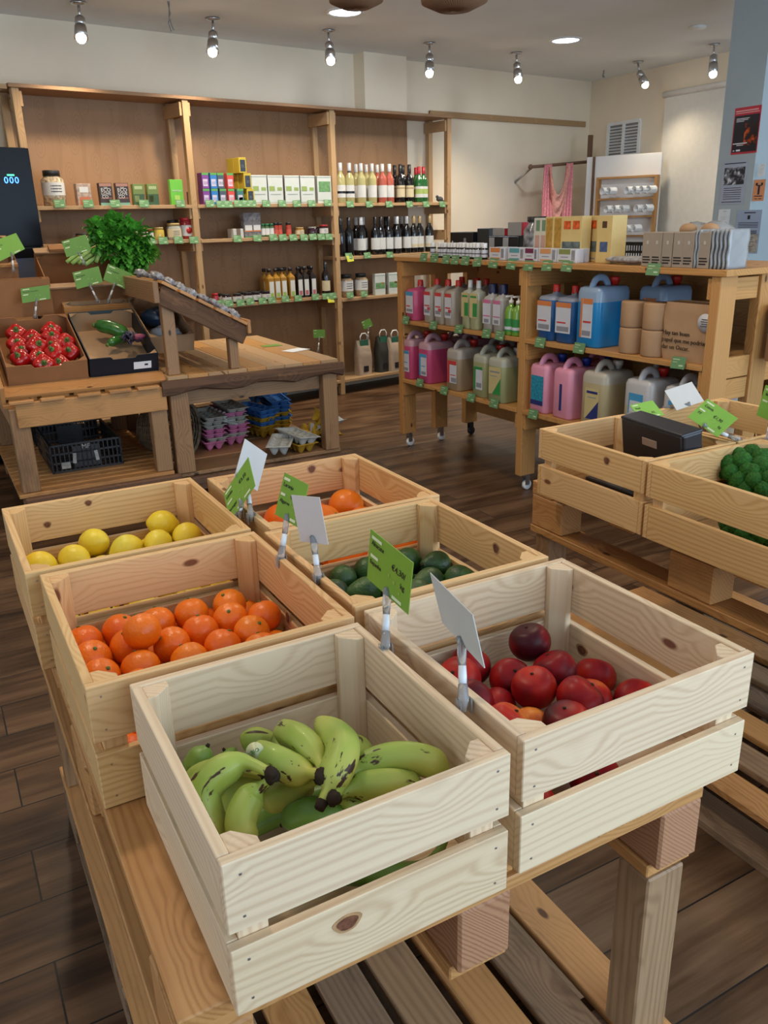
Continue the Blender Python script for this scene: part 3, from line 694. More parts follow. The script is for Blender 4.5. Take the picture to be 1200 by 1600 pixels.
def pile(key, proto, pix, zc, R_, low, names, layer=None, rots=None, rs=None, squash=None, what='pile'):
    """pix: visible fruit (pixel, height of its centre); low: a bottom layer under them"""
    box = CR[key][1]; bz = DECK+.012
    P = []; rad = []
    for k, p in enumerate(pix):
        z = p[2] if len(p) > 2 else zc
        P.append(onz(p[0], p[1], z)); rad.append(R_)
    nvis = len(P)
    st = R_*2.03; nx = int((box[1]-box[0])/st); ny = int((box[3]-box[2])/st)
    if low:
        for a in range(nx):
            for b in range(ny):
                x = box[0]+R_+.003+a*(box[1]-box[0]-2*R_-.006)/max(1, nx-1); y = box[2]+R_+.003+b*(box[3]-box[2]-2*R_-.006)/max(1, ny-1)
                if low(x, y): P.append(Cw(x, y, bz+R_)); rad.append(R_)
    P = relax(P, rad, box, bz, nvis)
    P = settle(P, rad, nvis, bz)
    vis = sorted(range(nvis), key=lambda i: proj(P[i])[1])
    # rows by height in the picture
    rows = []; per = max(1, math.ceil(nvis/(3 if nvis > 8 else 2)))
    for k in range(0, nvis, per): rows.append(sorted(vis[k:k+per], key=lambda i: proj(P[i])[0]))
    rn = ['back', 'middle', 'front'] if len(rows) == 3 else ['back', 'front']
    for rname, row in zip(rn, rows):
        for n_, i in enumerate(row):
            e = rots(i) if rots else (rng.uniform(-.7, .7), rng.uniform(-.7, .7), rng.uniform(0, 6))
            place(proto, P[i], rot=e, scale=(rad[i]/R_)*rng.uniform(.96, 1.0), label='%s, %s in the %s row of the %s' % (names[0], od(n_, len(row)) or 'single', rname, names[1]), group=names[2])
    for i in range(nvis, len(P)):
        place(proto, P[i], rot=(rng.uniform(-.9, .9), rng.uniform(-.9, .9), rng.uniform(0, 6)), scale=.98, label='%s mostly hidden in the bottom layer of the %s' % (names[0], names[1]), group=names[2]+', bottom layer')
OR = .0325
pile('ora', mk_orange(OR), [(141, 1016), (148, 1047), (183, 1030), (191, 1002), (225, 990, .755), (216, 1040), (263, 1024), (267, 992), (303, 971), (306, 1001), (312, 1024), (349, 962), (352, 990), (363, 1008), (394, 966), (400, 987), (412, 1001), (165, 1062), (182, 1064)],
     .712, OR, lambda x, y: True, ('bright orange with glossy peel', 'front orange crate', 'oranges in the crate behind the bananas'))
pile('lem', mk_lemon(.033), [(58, 893), (107, 876), (153, 848, .72), (163, 862), (206, 853), (243, 824, .735), (248, 856), (299, 834)],
     .712, .036, lambda x, y: True, ('yellow lemon', 'lemon crate', 'lemons in their crate'), rots=lambda i: (R(90)+rng.uniform(-.3, .3), rng.uniform(-.3, .3), rng.uniform(0, 6)))
pile('or2', mk_orange(.046), [(411, 808), (438, 815), (520, 801), (552, 792), (596, 778)], .705, .046, lambda x, y: x > .6 and y < 1.7, ('large pale orange', 'rear orange crate', 'big oranges in the rear crate'))
pile('avo', mk_avo(.030), [(516, 893), (535, 916), (577, 928), (566, 905), (620, 912), (653, 908), (661, 888), (680, 900), (702, 880), (726, 894)],
     .705, .033, lambda x, y: True, ('dark green avocado', 'avocado crate', 'avocados in their crate'), rots=lambda i: (R(90)+rng.uniform(-.3, .3), rng.uniform(-.3, .3), rng.uniform(0, 6)))
NR = .036
pile('nec', mk_nec(NR), [(691, 1056), (732, 1047), (739, 1073), (789, 1061), (764, 1111), (796, 1096), (797, 1136), (852, 1056), (838, 1019, .728), (864, 1098), (851, 1126), (935, 1094, .685), (942, 1056, .685), (992, 1076, .685)],
     .712, NR, lambda x, y: x < .68 and y < .92, ('glossy dark red nectarine', 'nectarine crate', 'nectarines in their crate'))
# onions in crate C
onm = fruit_mat('onion skin', [(.35, (.10, .025, .015)), (.8, (.24, .08, .03))], .35, 5, .1, 60)
def mk_onion(R_):
    r = thing('onion', '', 'onion')
    MB().lathe([(.001, -.9*R_), (.5*R_, -.8*R_), (.92*R_, -.35*R_), (R_, .05*R_), (.8*R_, .5*R_), (.35*R_, .82*R_), (.12*R_, 1.05*R_), (.09*R_, 1.3*R_), (.001, 1.32*R_)], 18, cap=False).build('bulb', onm, r, sub=1)
    MB().cyl((0, 0, R_*1.2), (.003, 0, R_*1.55), .003, .001, 6).build('dry_neck', brownst, r)
    return r
pile('C', mk_onion(.032), [(1148, 681), (1158, 683), (1170, 680), (1182, 679), (1165, 673), (1190, 676)], .72, .032, lambda x, y: x < 2.1, ('brown red onion', 'onion crate', 'onions in the crate behind the black tray'))

# ------------------------------------------------------------------ bananas
def ban_mat():
    m, nt, b = base('green banana peel', (.4, .5, .1), .45, .4); L = nt.links.new
    a = N(nt, 'ShaderNodeAttribute', attribute_name='gc'); tc = N(nt, 'ShaderNodeTexCoord')
    n1 = N(nt, 'ShaderNodeTexNoise', Scale=9.0, Detail=2.0); L(tc.outputs['Object'], n1.inputs['Vector'])
    r = ramp(nt, [(.35, (.26, .36, .05)), (.52, (.40, .46, .085)), (.70, (.56, .53, .10))]); L(n1.outputs['Fac'], r.inputs[0])
    mp = N(nt, 'ShaderNodeMapping'); mp.inputs['Scale'].default_value = (26, 90, 90); L(a.outputs['Vector'], mp.inputs['Vector'])
    n2 = N(nt, 'ShaderNodeTexNoise', Scale=1.0, Detail=3.0, Roughness=.6); L(mp.outputs[0], n2.inputs['Vector'])
    mr = N(nt, 'ShaderNodeMapRange'); mr.inputs['From Min'].default_value = .625; mr.inputs['From Max'].default_value = .66; L(n2.outputs['Fac'], mr.inputs['Value'])
    mx = N(nt, 'ShaderNodeMix', data_type='RGBA'); L(mr.outputs[0], mx.inputs[0]); L(r.outputs[0], mx.inputs[6]); mx.inputs[7].default_value = (.055, .02, .008, 1)
    L(mx.outputs[2], b.inputs['Base Color']); b.inputs['Coat Weight'].default_value = .05
    return m
banm = ban_mat(); bandark = plain('banana crown brown', (.035, .022, .014), .9, .2, bump=.5, scale=200)
bangreen = fruit_mat('deep green banana peel', [(.35, (.13, .26, .035)), (.75, (.26, .38, .07))], .4, 9, .1, 60)
def catmull(P, n):
    P = [P[0]*2-P[1]] + P + [P[-1]*2-P[-2]]; out = []
    for k in range(1, len(P)-2):
        for i in range(n):
            t = i/n; a, b, c, d = P[k-1], P[k], P[k+1], P[k+2]
            out.append(.5*((2*b)+(c-a)*t+(2*a-5*b+4*c-d)*t*t+(3*b-a-3*c+d)*t**3))
    out.append(P[-2]); return out
banana_no = [0]
BN = []
def banana(px, r, label, mat=None, kind='pix'):
    """px: stem end, mid points, tip: (pixel x, pixel y, height)"""
    if kind == 'pix': px = [(px[0][0], px[0][1], px[0][2]+.032), (px[1][0], px[1][1], px[1][2]+.004)] + px[2:]
    pts = [onz(*p) if kind == 'pix' else Cw(*p) for p in px]
    # keep inside the crate
    bx_ = CR['ban'][1]; q = []
    for p in pts:
        x, y, z = toC(p); q.append(Cw(min(max(x, bx_[0]+r*.8), bx_[1]-r*.8), min(max(y, bx_[2]+r*.8), bx_[3]-r*.8), max(z, DECK+.012+r)))
    C_ = catmull(q, 8); n = len(C_)
    def rad(t):
        if t < .17: return r*(.27+.07*t/.17)
        if t < .38: return r*(.34+.61*math.sin((t-.17)/.21*math.pi/2)**1.3)
        if t < .8: return r*(.95+.05*math.sin((t-.34)/.46*math.pi))
        return r*(.95*math.cos((t-.8)/.2*math.pi/2*.86)+.02)
    org = sum(C_, Vector())/n; r *= .93
    o = thing('banana', label, 'banana', org, 0, 'green bananas in the front crate'); BN.append(o)
    sh = lambda a: 1+.06*math.cos(5*a)
    MB().tube([p-org for p in C_], [rad(i/(n-1)) for i in range(n)], 15, shape=sh).build('peel', mat or banm, o)
    t0 = (C_[0]-C_[1]).normalized(); t1 = (C_[-1]-C_[-2]).normalized()
    MB().cyl(C_[0]-org-t0*.004, C_[0]-org+t0*.006, r*.36, r*.30, 7).build('stem', bandark, o)
    MB().cyl(C_[-1]-org-t1*.002, C_[-1]-org+t1*.004, r*.20, r*.12, 7).build('tip', bandark, o)
    return o
def z5(a, b, z): return (200+a/1.9355, 960+b/1.9355, z)
B = .0205
banana([z5(432, 478, .775), z5(340, 448, .80), z5(232, 520, .785), z5(240, 620, .755), z5(298, 715, .73)], .0225, 'large pale green banana curving down at the left, scuffed on top')
banana([z5(420, 488, .755), z5(300, 470, .755), z5(205, 510, .745), z5(195, 590, .72), z5(240, 660, .70)], B, 'pale green banana tucked outside the large scuffed one')
banana([z5(432, 498, .765), z5(375, 545, .775), z5(338, 630, .765), z5(368, 720, .745)], .0195, 'pale green straight banana with brown freckles, hanging beside the large one')
banana([z5(425, 492, .745), z5(345, 520, .735), z5(300, 575, .72), z5(310, 640, .70)], .019, 'green banana mostly hidden beneath the large scuffed one')
banana([z5(215, 520, .70), z5(205, 470, .735), z5(240, 400, .765)], .019, 'dark green banana tip pointing up behind the left bunch', bangreen)
banana([z5(190, 540, .70), z5(175, 500, .72), z5(150, 455, .735)], .017, 'small dark green banana tip at the left crate wall', bangreen)
banana([z5(330, 480, .70), z5(310, 440, .72), z5(292, 412, .735)], .015, 'small green banana tip between the two bunches', bangreen)
banana([z5(585, 482, .765), z5(520, 475, .775), z5(440, 440, .785), z5(375, 415, .775)], .0215, 'green banana with the little sticker, pointing left from the middle bunch')
banana([z5(590, 478, .76), z5(565, 420, .785), z5(510, 370, .79), z5(455, 350, .765)], .020, 'green banana with a long brown scar, middle bunch')
banana([z5(585, 575, .745), z5(620, 500, .785), z5(650, 400, .80), z5(575, 320, .785)], .0225, 'biggest yellow-green banana arching up in the middle bunch')
banana([z5(600, 500, .735), z5(670, 470, .75), z5(700, 420, .755), z5(680, 385, .745)], .019, 'yellow-green banana behind the biggest one')
banana([z5(580, 498, .745), z5(525, 520, .74), z5(470, 545, .73), z5(405, 575, .715)], .0205, 'green banana in the shade pointing left under the sticker banana')
banana([z5(470, 430, .70), z5(430, 395, .73), z5(385, 380, .745), z5(355, 395, .735)], .019, 'green banana half hidden behind the stickered one')
banana([z5(625, 555, .755), z5(680, 480, .77), z5(790, 435, .78), z5(900, 440, .775), z5(985, 478, .76)], .0215, 'long green banana reaching toward the right crate wall')
banana([z5(625, 552, .745), z5(700, 520, .765), z5(800, 510, .765), z5(890, 525, .745)], .0195, 'green banana with brown flecks below the long right one')
banana([z5(630, 558, .73), z5(680, 575, .73), z5(740, 600, .715), z5(800, 610, .70)], .018, 'yellow green banana partly under the right bunch')
banana([z5(690, 605, .70), z5(620, 595, .725), z5(540, 600, .73), z5(470, 635, .71)], .0205, 'single deep green banana lying in front', bangreen)
for k, (x, y, L_) in enumerate([(.20, .665, .22), (.24, .70, .2), (.30, .665, .13)]):
    pass
banana([(.19, .648, .70), (.26, .652, .675), (.34, .655, .672), (.41, .65, .69)], .018, 'green banana seen through the gap of the front crate wall', banm, 'C')
banana([(.47, .70, .69), (.40, .66, .675), (.34, .70, .672), (.28, .72, .69)], .018, 'green banana at the bottom of the front crate', bangreen, 'C')
banana([(.20, .80, .69), (.25, .84, .675), (.33, .85, .672), (.42, .82, .69)], .018, 'green banana buried under the middle bunch', bangreen, 'C')
for nm, (x, y, z), r_, lab in (('banana_crown', z5(436, 487, .800), .0085, 'left'), ('banana_crown', z5(588, 490, .795), .009, 'middle'), ('banana_crown', z5(622, 556, .782), .0085, 'right')):
    own = {'left': BN[0], 'middle': BN[7], 'right': BN[13]}[lab]
    o = MB().ball(onz(x, y, z)-own.location, (r_, r_, r_*1.1), 9, 7, fn=lambda d: 1+.18*math.sin(5*d.x+3*d.y)).build('crown', bandark, own)
# sticker on one banana
c = onz(*z5(384, 414, .80)); st_ = MB().lathe([(.009, 0), (.011, .0006)], 16).build('fruit_sticker', plain('sticker', (.65, .68, .40), .4)); st_.location = c
st_.rotation_euler = (Vector(CC)-c).to_track_quat('Z', 'Y').to_euler(); tag(st_, 'tiny pale oval sticker on the left end of the middle banana bunch', 'sticker')
text('BIO', .007, stemm, st_, frameM((0, 0, .0009), (1, .3, 0), (-.3, 1, 0)))
# ------------------------------------------------------------------ pepper stand (tilted pallet top on a low slatted table)
card = plain('brown cardboard', (.30, .140, .060), .8, .15, var=.06, scale=15)
cardi = plain('light cardboard', (.40, .25, .14), .8, .15, var=.06, scale=15)
cardblk = plain('dark printed cardboard', (.010, .013, .020), .55, .3)
tealg = plain('grey green print', (.05, .08, .09), .6)
X0, X1, YF, YB = .285, 1.035, 4.22, 5.40
ps = thing('display_stand', 'left slatted display stand under the pepper and courgette boxes', 'display stand', Cw(X0, YF, 0), -DC)
W_, D_ = X1-X0, YB-YF
for lx, ly in ((.0, .0), (W_-.085, .0), (.0, D_-.085), (W_-.085, D_-.085)):
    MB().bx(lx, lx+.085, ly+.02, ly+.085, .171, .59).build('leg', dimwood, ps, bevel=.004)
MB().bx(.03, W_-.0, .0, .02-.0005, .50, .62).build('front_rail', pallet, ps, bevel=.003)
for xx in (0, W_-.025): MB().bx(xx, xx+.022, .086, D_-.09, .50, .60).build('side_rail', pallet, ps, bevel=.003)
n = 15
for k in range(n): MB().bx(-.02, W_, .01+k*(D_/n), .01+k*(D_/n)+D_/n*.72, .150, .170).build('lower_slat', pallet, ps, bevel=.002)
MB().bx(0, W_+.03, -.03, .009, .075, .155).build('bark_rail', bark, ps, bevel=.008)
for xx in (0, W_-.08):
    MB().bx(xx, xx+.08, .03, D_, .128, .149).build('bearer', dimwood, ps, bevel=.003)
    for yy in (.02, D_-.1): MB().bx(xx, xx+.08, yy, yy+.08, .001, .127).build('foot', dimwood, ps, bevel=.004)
TILT = R(21)
# the tilted deck
tilt = Matrix.Rotation(TILT, 3, 'X')
for k in range(5):
    mb = MB(); mb.box(tilt @ Vector((W_*(k+.5)/5, .65, -.012)) + Vector((0, .06, .635)), (W_/5*.86, 1.30, .020), tilt); mb.build('deck_board', pallet, ps, bevel=.002)
mb = MB(); mb.box(tilt @ Vector((W_*.5, .045, .008)) + Vector((0, .06, .635)), (W_+.05, .10, .018), tilt); mb.build('front_board', pallet, ps, bevel=.002)
for yy in (.03, .55, 1.2):
    mb = MB(); mb.box(tilt @ Vector((W_*.5, yy, -.034)) + Vector((0, .06, .635)), (W_+.04, .09, .022), tilt); mb.build('cross_board', pallet, ps, bevel=.003)
mb = MB()
for xx, c_ in ((.0, 0), (.14, 1), (.31, 0), (.46, 1), (.60, 0)): mb.box((xx+.06, -.012, .628), (.11, .035, .014))
mb.build('deck_end', pallet, ps, bevel=.002)
mb = MB(); mb.box(tilt @ Vector((-.012, .66, .02)) + Vector((0, .06, .635)), (.022, 1.34, .10), tilt); mb.build('side_board', pallet, ps, bevel=.003)
for xx in (.03, W_-.07): MB().bx(xx, xx+.04, D_-.12, D_-.09, .59, 1.04).build('prop', dimwood, ps)
def tiltp(x, s, h):           # point on the tilted deck (local to the stand) -> world
    v = tilt @ Vector((x, s, h)) + Vector((0, .06, .635)); return ps.location + EX*v.x + EY*v.y + Vector((0, 0, v.z))
TROT = (Matrix.Rotation(-DC, 3, 'Z') @ tilt).to_euler()
def carton(label, x, s, w, d, h, m, mi=cardi, back=None, front=None, notch=.0, rot=TROT, loc=None, name='cardboard_box'):
    r = thing(name, label, 'box', loc if loc is not None else tiltp(x+w/2, s+d/2, .001)); r.rotation_euler = rot
    t = .005; back = back or h; front = front or h
    MB().bx(-w/2, w/2, -d/2, d/2, .0, t).build('bottom', mi, r)
    for sg in (-1, 1):
        MB().bx(sg*w/2-(t if sg > 0 else 0), sg*w/2+(t if sg < 0 else 0), -d/2+t, d/2-t, t, h).build('side_wall', m, r)
    def wall(sg, hh, nt):
        y0 = sg*d/2-(t if sg > 0 else 0); y1 = y0+t
        P = [(-w/2, t), (w/2, t), (w/2, hh)] + ([(w*.2, hh), (w*.16, hh-nt), (-w*.16, hh-nt), (-w*.2, hh)] if nt else []) + [(-w/2, hh)]
        MB().slab([(a, y0, b) for a, b in P], (0, 1, 0), t).build('end_wall', m, r)
        if mi != m: MB().slab([(a*.985, y0 + (-.0008 if sg > 0 else t+.0008), b) for a, b in P], (0, 1, 0), .0004).build('inner_lining', mi, r)
    wall(-1, front, notch); wall(1, back, notch)
    for sx in (-1, 1):
        for sy in (-1, 1):
            MB().slab([(sx*(w/2-t), sy*(d/2-t), h), (sx*(w/2-t-.04), sy*(d/2-t), h), (sx*(w/2-t), sy*(d/2-t-.04), h)], (0, 0, -1), .003).build('corner_gusset', mi, r)
    return r
pb = carton('open brown cardboard box full of red peppers', .03, .10, .375, .52, .115, card, card, notch=.02)
bb = carton('open black-sided cardboard box with a courgette in it', .415, .10, .345, .52, .115, cardblk, cardi, notch=.015)
MB().bx(.045, .135, -.262, -.2605, .035, .075).build('white_label', paper, bb); 
MB().bx(.10, .118, -.2627, -.262, .052, .062).build('printed_mark', ink, bb)
MB().bx(-.17, .17, .258, .2615, .0, .118).build('grey_lip', tealg, bb)
fl = carton('brown cardboard box standing on edge behind the pepper box', .02, .80, .36, .05, .20, card, card, notch=0, rot=(R(8), 0, -DC), loc=tiltp(.19, .80, .03))
lb = carton('brown cardboard box behind a slanted green price card at the left edge', -.10, 1.02, .34, .40, .24, card, cardi, notch=.02)
MB().bx(-.17, .17, -.215, -.2, .225, .24).build('wooden_strip', pallet, lb)
# celery box
cb = carton('open cardboard box with the celery bunch, raised behind the courgette box', .36, .82, .42, .40, .19, card, card, notch=.0, rot=(R(24), 0, -DC))
MB().bx(-.215, .215, -.215, -.165, .188, .196).build('front_flap', cardi, cb)
MB().bx(-.215, .215, .165, .225, .215, .222).build('rear_flap', cardi, cb)
MB().bx(-.215, .215, .196, .2, .0, .216).build('rear_panel', card, cb)
rb = carton('narrow cardboard box with a dark blue bag, beside the courgette box', .775, .30, .24, .50, .10, cardi, cardi, notch=.0)
lowb = carton('low wooden tray of red vegetables behind the courgette box', .42, .745, .36, .07, .09, pallet, cardi, name='wooden_tray')
# blue and white bag
bagb = MB().ball((0, 0, 0), (.09, .10, .055), 14, 10, fn=lambda d: 1+.12*math.sin(6*d.x+4*d.y)+.08*math.sin(9*d.z+5*d.y)).build('plastic_bag', plain('dark blue film', (.015, .035, .07), .3)); bagb.location = tiltp(.89, .58, .075); tag(bagb, 'dark blue plastic bag in the narrow box beside the courgette box', 'bag')
bagw = MB().ball((0, 0, 0), (.08, .09, .04), 14, 10, fn=lambda d: 1+.14*math.sin(7*d.x+4*d.y)+.08*math.sin(8*d.z+5*d.y)).build('plastic_bag', plain('white film', (.42, .44, .48), .4)); bagw.location = tiltp(.89, .42, .055); tag(bagw, 'crumpled white plastic bag below the dark blue bag', 'bag')
# peppers
def mk_pepper(R_):
    r = thing('bell_pepper', '', 'pepper')
    def fn(d):
        a = math.atan2(d.y, d.x); s_ = math.sqrt(max(0, 1-d.z*d.z))
        return (1+.085*math.cos(4*a)*s_**.5) * (1-.30*math.exp(-((1-d.z)*4.2)**2)) * (1-.10*math.exp(-((1+d.z)*4)**2)) * (1+.05*d.z)
    MB().ball((0, 0, 0), (R_, R_, R_*.95), 28, 16, fn=fn).build('skin', pepm, r)
    mb = MB(); mb.lathe([(R_*.30, R_*.66), (R_*.28, R_*.73), (.0085, R_*.78), (.0075, R_*1.02), (.010, R_*1.08)], 10); mb.build('stem', stemm, r)
    return r
pk = mk_pepper(.050)
PP = [(110, 780), (345, 765), (115, 850), (220, 815), (355, 805), (465, 835), (140, 895), (250, 885), (350, 860), (485, 900), (365, 925), (290, 965), (180, 945), (390, 970), (240, 945)]
bn = (Matrix.Rotation(-DC, 3, 'Z') @ tilt).col[2]; b0 = tiltp(0, 0, 0)
pts = []
for i, (a, b) in enumerate(PP):
    px_, py_ = a/4.286, 340+b/4.286
    q = onpl(px_, py_, bn, bn.dot(b0)+.050+(.035 if i in (4, 8, 7, 10) else .02)); pts.append(q)
bxm = (Matrix.Rotation(-DC, 3, 'Z') @ tilt)
def tolocal(q): v = bxm.transposed() @ (q-b0); return v
Q = [tolocal(q) for q in pts]
for _ in range(50):
    for i in range(len(Q)):
        for j in range(i):
            d = Q[i]-Q[j]; L_ = d.length
            if L_ < .080: c = d.normalized()*(.080-L_)*.5; Q[i] += c; Q[j] -= c
        v = Q[i]; Q[i] = Vector((min(max(v.x, .03+.05), .405-.05), min(max(v.y, .16), .57), min(max(v.z, .05), .11)))
for i, v in enumerate(Q):
    w_ = b0 + bxm @ v
    up = (Vector(CC)-w_).normalized()*rng.uniform(.7, 1.1) + Vector((rng.uniform(-.35, .35), rng.uniform(-.35, .35), .45))
    e = up.to_track_quat('Z', 'Y').to_euler()
    row = 'front' if PP[i][1] > 915 else ('middle' if PP[i][1] > 845 else 'back')
    same = sorted([k for k in range(len(PP)) if ('front' if PP[k][1] > 915 else ('middle' if PP[k][1] > 845 else 'back')) == row], key=lambda k: PP[k][0])
    place(pk, w_, rot=e, scale=rng.uniform(.93, 1.05), label='shiny red bell pepper, %s in the %s row of the pepper box' % (od(same.index(i), len(same)), row), group='red peppers in the cardboard box')
# courgettes
zm = fruit_mat('courgette skin', [(.4, (.018, .085, .012)), (.75, (.045, .17, .025))], .25, 22, .15, 60, coat=.2)
def courg(label, a, b, r):
    pa, pb_ = a, b; mid = (pa+pb_)/2; o = thing('courgette', label, 'courgette', mid)
    P = [pa-mid + (pb_-pa)*t + Vector((0, 0, .012*math.sin(math.pi*t))) for t in [i/12 for i in range(13)]]
    MB().tube(P, [r*math.sqrt(max(.05, 1-(abs(2*t-1))**5)) for t in [i/12 for i in range(13)]], 14).build('skin', zm, o)
    MB().cyl(P[0], P[0]-(P[1]-P[0]).normalized()*.012, r*.42, r*.36, 8).build('stem', stemm, o)
def obb(x, y, h):  # on plane h above the tilted deck at pixel zoom coords
    px_, py_ = x/4.286, 340+y/4.286; return onpl(px_, py_, bn, bn.dot(b0)+h)
courg('fat dark green courgette in the black box', obb(640, 722, .09), obb(855, 785, .085), .037)
courg('smaller courgette half under the purple leaves', obb(725, 850, .06), obb(860, 815, .05), .024)
pl = plain('purple leaf', (.07, .06, .10), .6, .3, var=.4, scale=30); pnk = plain('pink leaf stalk', (.35, .07, .13), .5)
lc = obb(880, 815, .085)
o = thing('leaf_bundle', 'bundle of dusty purple leaves with pink stalks in the black box', 'leafy vegetable', lc)
mb = MB()
for k in range(12):
    a = rng.uniform(0, 6.28); rr = rng.uniform(.02, .05); c_ = Vector((math.cos(a)*rr*1.3, math.sin(a)*rr, rng.uniform(-.01, .025)))
    mb.grid(lambda u, v, c_=c_, a=a: c_+Vector(((u-.5)*.07*math.cos(a)-(v-.5)*.05*math.sin(a), (u-.5)*.07*math.sin(a)+(v-.5)*.05*math.cos(a), .02*math.sin(4*u+a)*math.cos(5*v+a))), 5, 5)
mb.build('leaves', pl, o, solid=.0015)
mb = MB(); mb.ball((.035, -.02, .012), (.035, .02, .016), 12, 8, fn=lambda d: 1+.1*math.sin(9*d.x)); mb.build('stalk', pnk, o)
# celery
cel = plain('celery stalk', (.30, .47, .11), .4, .4, var=.25, scale=40); celd = plain('celery leaf', (.075, .30, .03), .45, .4, var=.45, scale=25)
cc = onpl(172, 385, EY, toC(cb.location)[1]-.08)
ce = thing('celery_bunch', 'leafy bright green celery bunch spilling over its cardboard box', 'celery', cc)
def cpt(px_, py_, dy=0): return onpl(px_, py_, EY, toC(cc)[1]+dy)-cc
for k, (s0, s1, dy) in enumerate([((104, 410), (165, 372), .0), ((112, 412), (170, 380), -.02), ((122, 412), (172, 388), .02), ((133, 414), (176, 392), -.01), ((143, 412), (160, 370), .03), ((150, 410), (172, 362), -.03), ((118, 409), (150, 368), .04)]):
    a, b = cpt(*s0, dy), cpt(*s1, dy); m_ = (a+b)/2+Vector((0, 0, .012))
    MB().tube(catmull([a, m_, b], 5), [.011, .0115, .012]+[.011]*6+[.009, .008] , 8, flat=.6).build('stalk', cel, ce)
mb = MB()
def leaf(mb, p, d, up, L_, w_):
    d = d.normalized(); s_ = d.cross(up).normalized(); n_ = s_.cross(d)
    out = [(0, 0), (.25, .34), (.38, .22), (.58, .5), (.66, .28), (.85, .26), (1, 0), (.85, -.26), (.66, -.28), (.58, -.5), (.38, -.22), (.25, -.34)]
    vs = [p+d*(a*L_)+s_*(b*w_)+n_*(abs(b)*w_*.5 - a*a*L_*.25) for a, b in out]; vs.append(p+d*(.5*L_)-n_*.002)
    mb.add(vs, [(i, (i+1) % 12, 12) for i in range(12)])
heads = [(185, 360, .085), (205, 372, .10), (165, 362, .07), (150, 358, .035), (215, 395, .085), (190, 395, .085), (205, 415, .06), (230, 392, .04), (178, 372, .08), (160, 378, .05), (212, 428, .025)]
for hx, hy, hr in heads:
    c_ = cpt(hx, hy, rng.uniform(-.05, .04))
    for k in range(int(130*(hr/.08)**2)+10):
        v = Vector((rng.gauss(0, 1), rng.gauss(0, 1), rng.gauss(0, 1))).normalized()
        p = c_ + Vector((v.x*hr, v.y*hr*.8, v.z*hr*.8))*rng.uniform(.45, 1.0)
        dd = v + Vector((rng.uniform(-.5, .5), rng.uniform(-.5, .5), rng.uniform(-.3, .5))); leaf(mb, p, dd, Vector((.1, .2, 1)), rng.uniform(.042, .066), rng.uniform(.038, .058))
mb.build('leaves', celd, ce)
mb = MB()
for hx, hy, hr in heads[:8]:
    for k in range(6):
        a = cpt(176+rng.uniform(-8, 8), 392+rng.uniform(-8, 5), rng.uniform(-.03, .03)); b = cpt(hx+rng.uniform(-12, 12), hy+rng.uniform(-8, 8), rng.uniform(-.05, .04)); mb.tube([a, (a+b)/2+Vector((0, 0, .01)), b], [.004, .003, .002], 5)
mb.build('leaf_stems', cel, ce)
# loose things on the box rim
o = MB().bx(-.045, .045, -.03, .03, 0, .018).build('cardboard_scrap', card, bevel=.002); o.location = cb.location+Vector((0, 0, 0)); v = Matrix.Rotation(-DC, 3, 'Z') @ Matrix.Rotation(R(24), 3, 'X') @ Vector((-.09, .19, .223)); o.location = cb.location+v; o.rotation_euler = (R(24), 0, -DC); tag(o, 'small brown cardboard piece lying on the celery box rim', 'cardboard')
# black plastic folding crates on the lower shelf
def black_crate(label, loc, w, d, h, rz=0):
    r = thing('plastic_crate', label, 'crate', loc, rz-DC, 'black plastic crates on the left stand')
    for nm, a, b in (('side_panel', 0, -1), ('side_panel', 0, 1), ('end_panel', 1, -1), ('end_panel', 1, 1)):
        mb = MB(); L_ = w if nm == 'side_panel' else d; hw = (d if nm == 'side_panel' else w)/2
        def q(u, v, t): return (u, b*(hw-t), v) if nm == 'side_panel' else (b*(hw-t), u, v)
        def bar(u0, u1, v0, v1, t=.006):
            p, p2 = q(u0, v0, 0), q(u1, v1, t*2)
            mb.bx(min(p[0], p2[0]), max(p[0], p2[0]), min(p[1], p2[1]), max(p[1], p2[1]), v0, v1)
        for z_ in (0, h*.3, h*.62, h-.012): bar(-L_/2, L_/2, z_, z_+.010)
        nn = 16 if nm == 'side_panel' else 18
        for k in range(nn+1):
            u = -L_/2+.003+k*(L_-.006)/nn; bar(u-.003, u+.003, .01, h-.01, .004)
        bar(-L_*.18, L_*.18, h*.12, h*.86, .0035)
        mb.build(nm, crm, r)
    mb = MB()
    for k in range(12): mb.bx(-w/2+.01, w/2-.01, -d/2+.01+k*(d-.04)/11, -d/2+.028+k*(d-.04)/11, .0005, .005)
    mb.build('bottom_panel', crm, r); return r
crm = plain('black crate plastic', (.018, .017, .018), .35, .6, var=.3, scale=30)
loc = (onz(90, 742, .171)+onz(187, 724, .171))/2 + EY*.28
bc = black_crate('worn black plastic folding crate with torn white stickers, on the lower shelf', loc, .37, .55, .155)
worn = plain('worn white sticker', (.42, .40, .36), .7, .2, var=.3, scale=60)
MB().bx(-.135, -.09, -.2765, -.2755, .02, .055).build('paper_label', worn, bc)
text('MF', .035, worn, bc, frameM((-.0, -.2768, .127), (1, 0, 0), (0, 0, 1)))
for xx, s_ in ((-.065, .1), (.05, -.12)): MB().box((xx, -.2763, .07), (.018, .001, .055), Euler((0, s_, 0)).to_matrix()).build('torn_sticker', worn, bc)
bc2 = black_crate('black plastic crate standing behind the worn one', loc+EY*.62+Vector((0, 0, .0)), .37, .42, .25)
MB().bx(.03, .065, -.2135, -.2125, .10, .15).build('paper_label', worn, bc2)

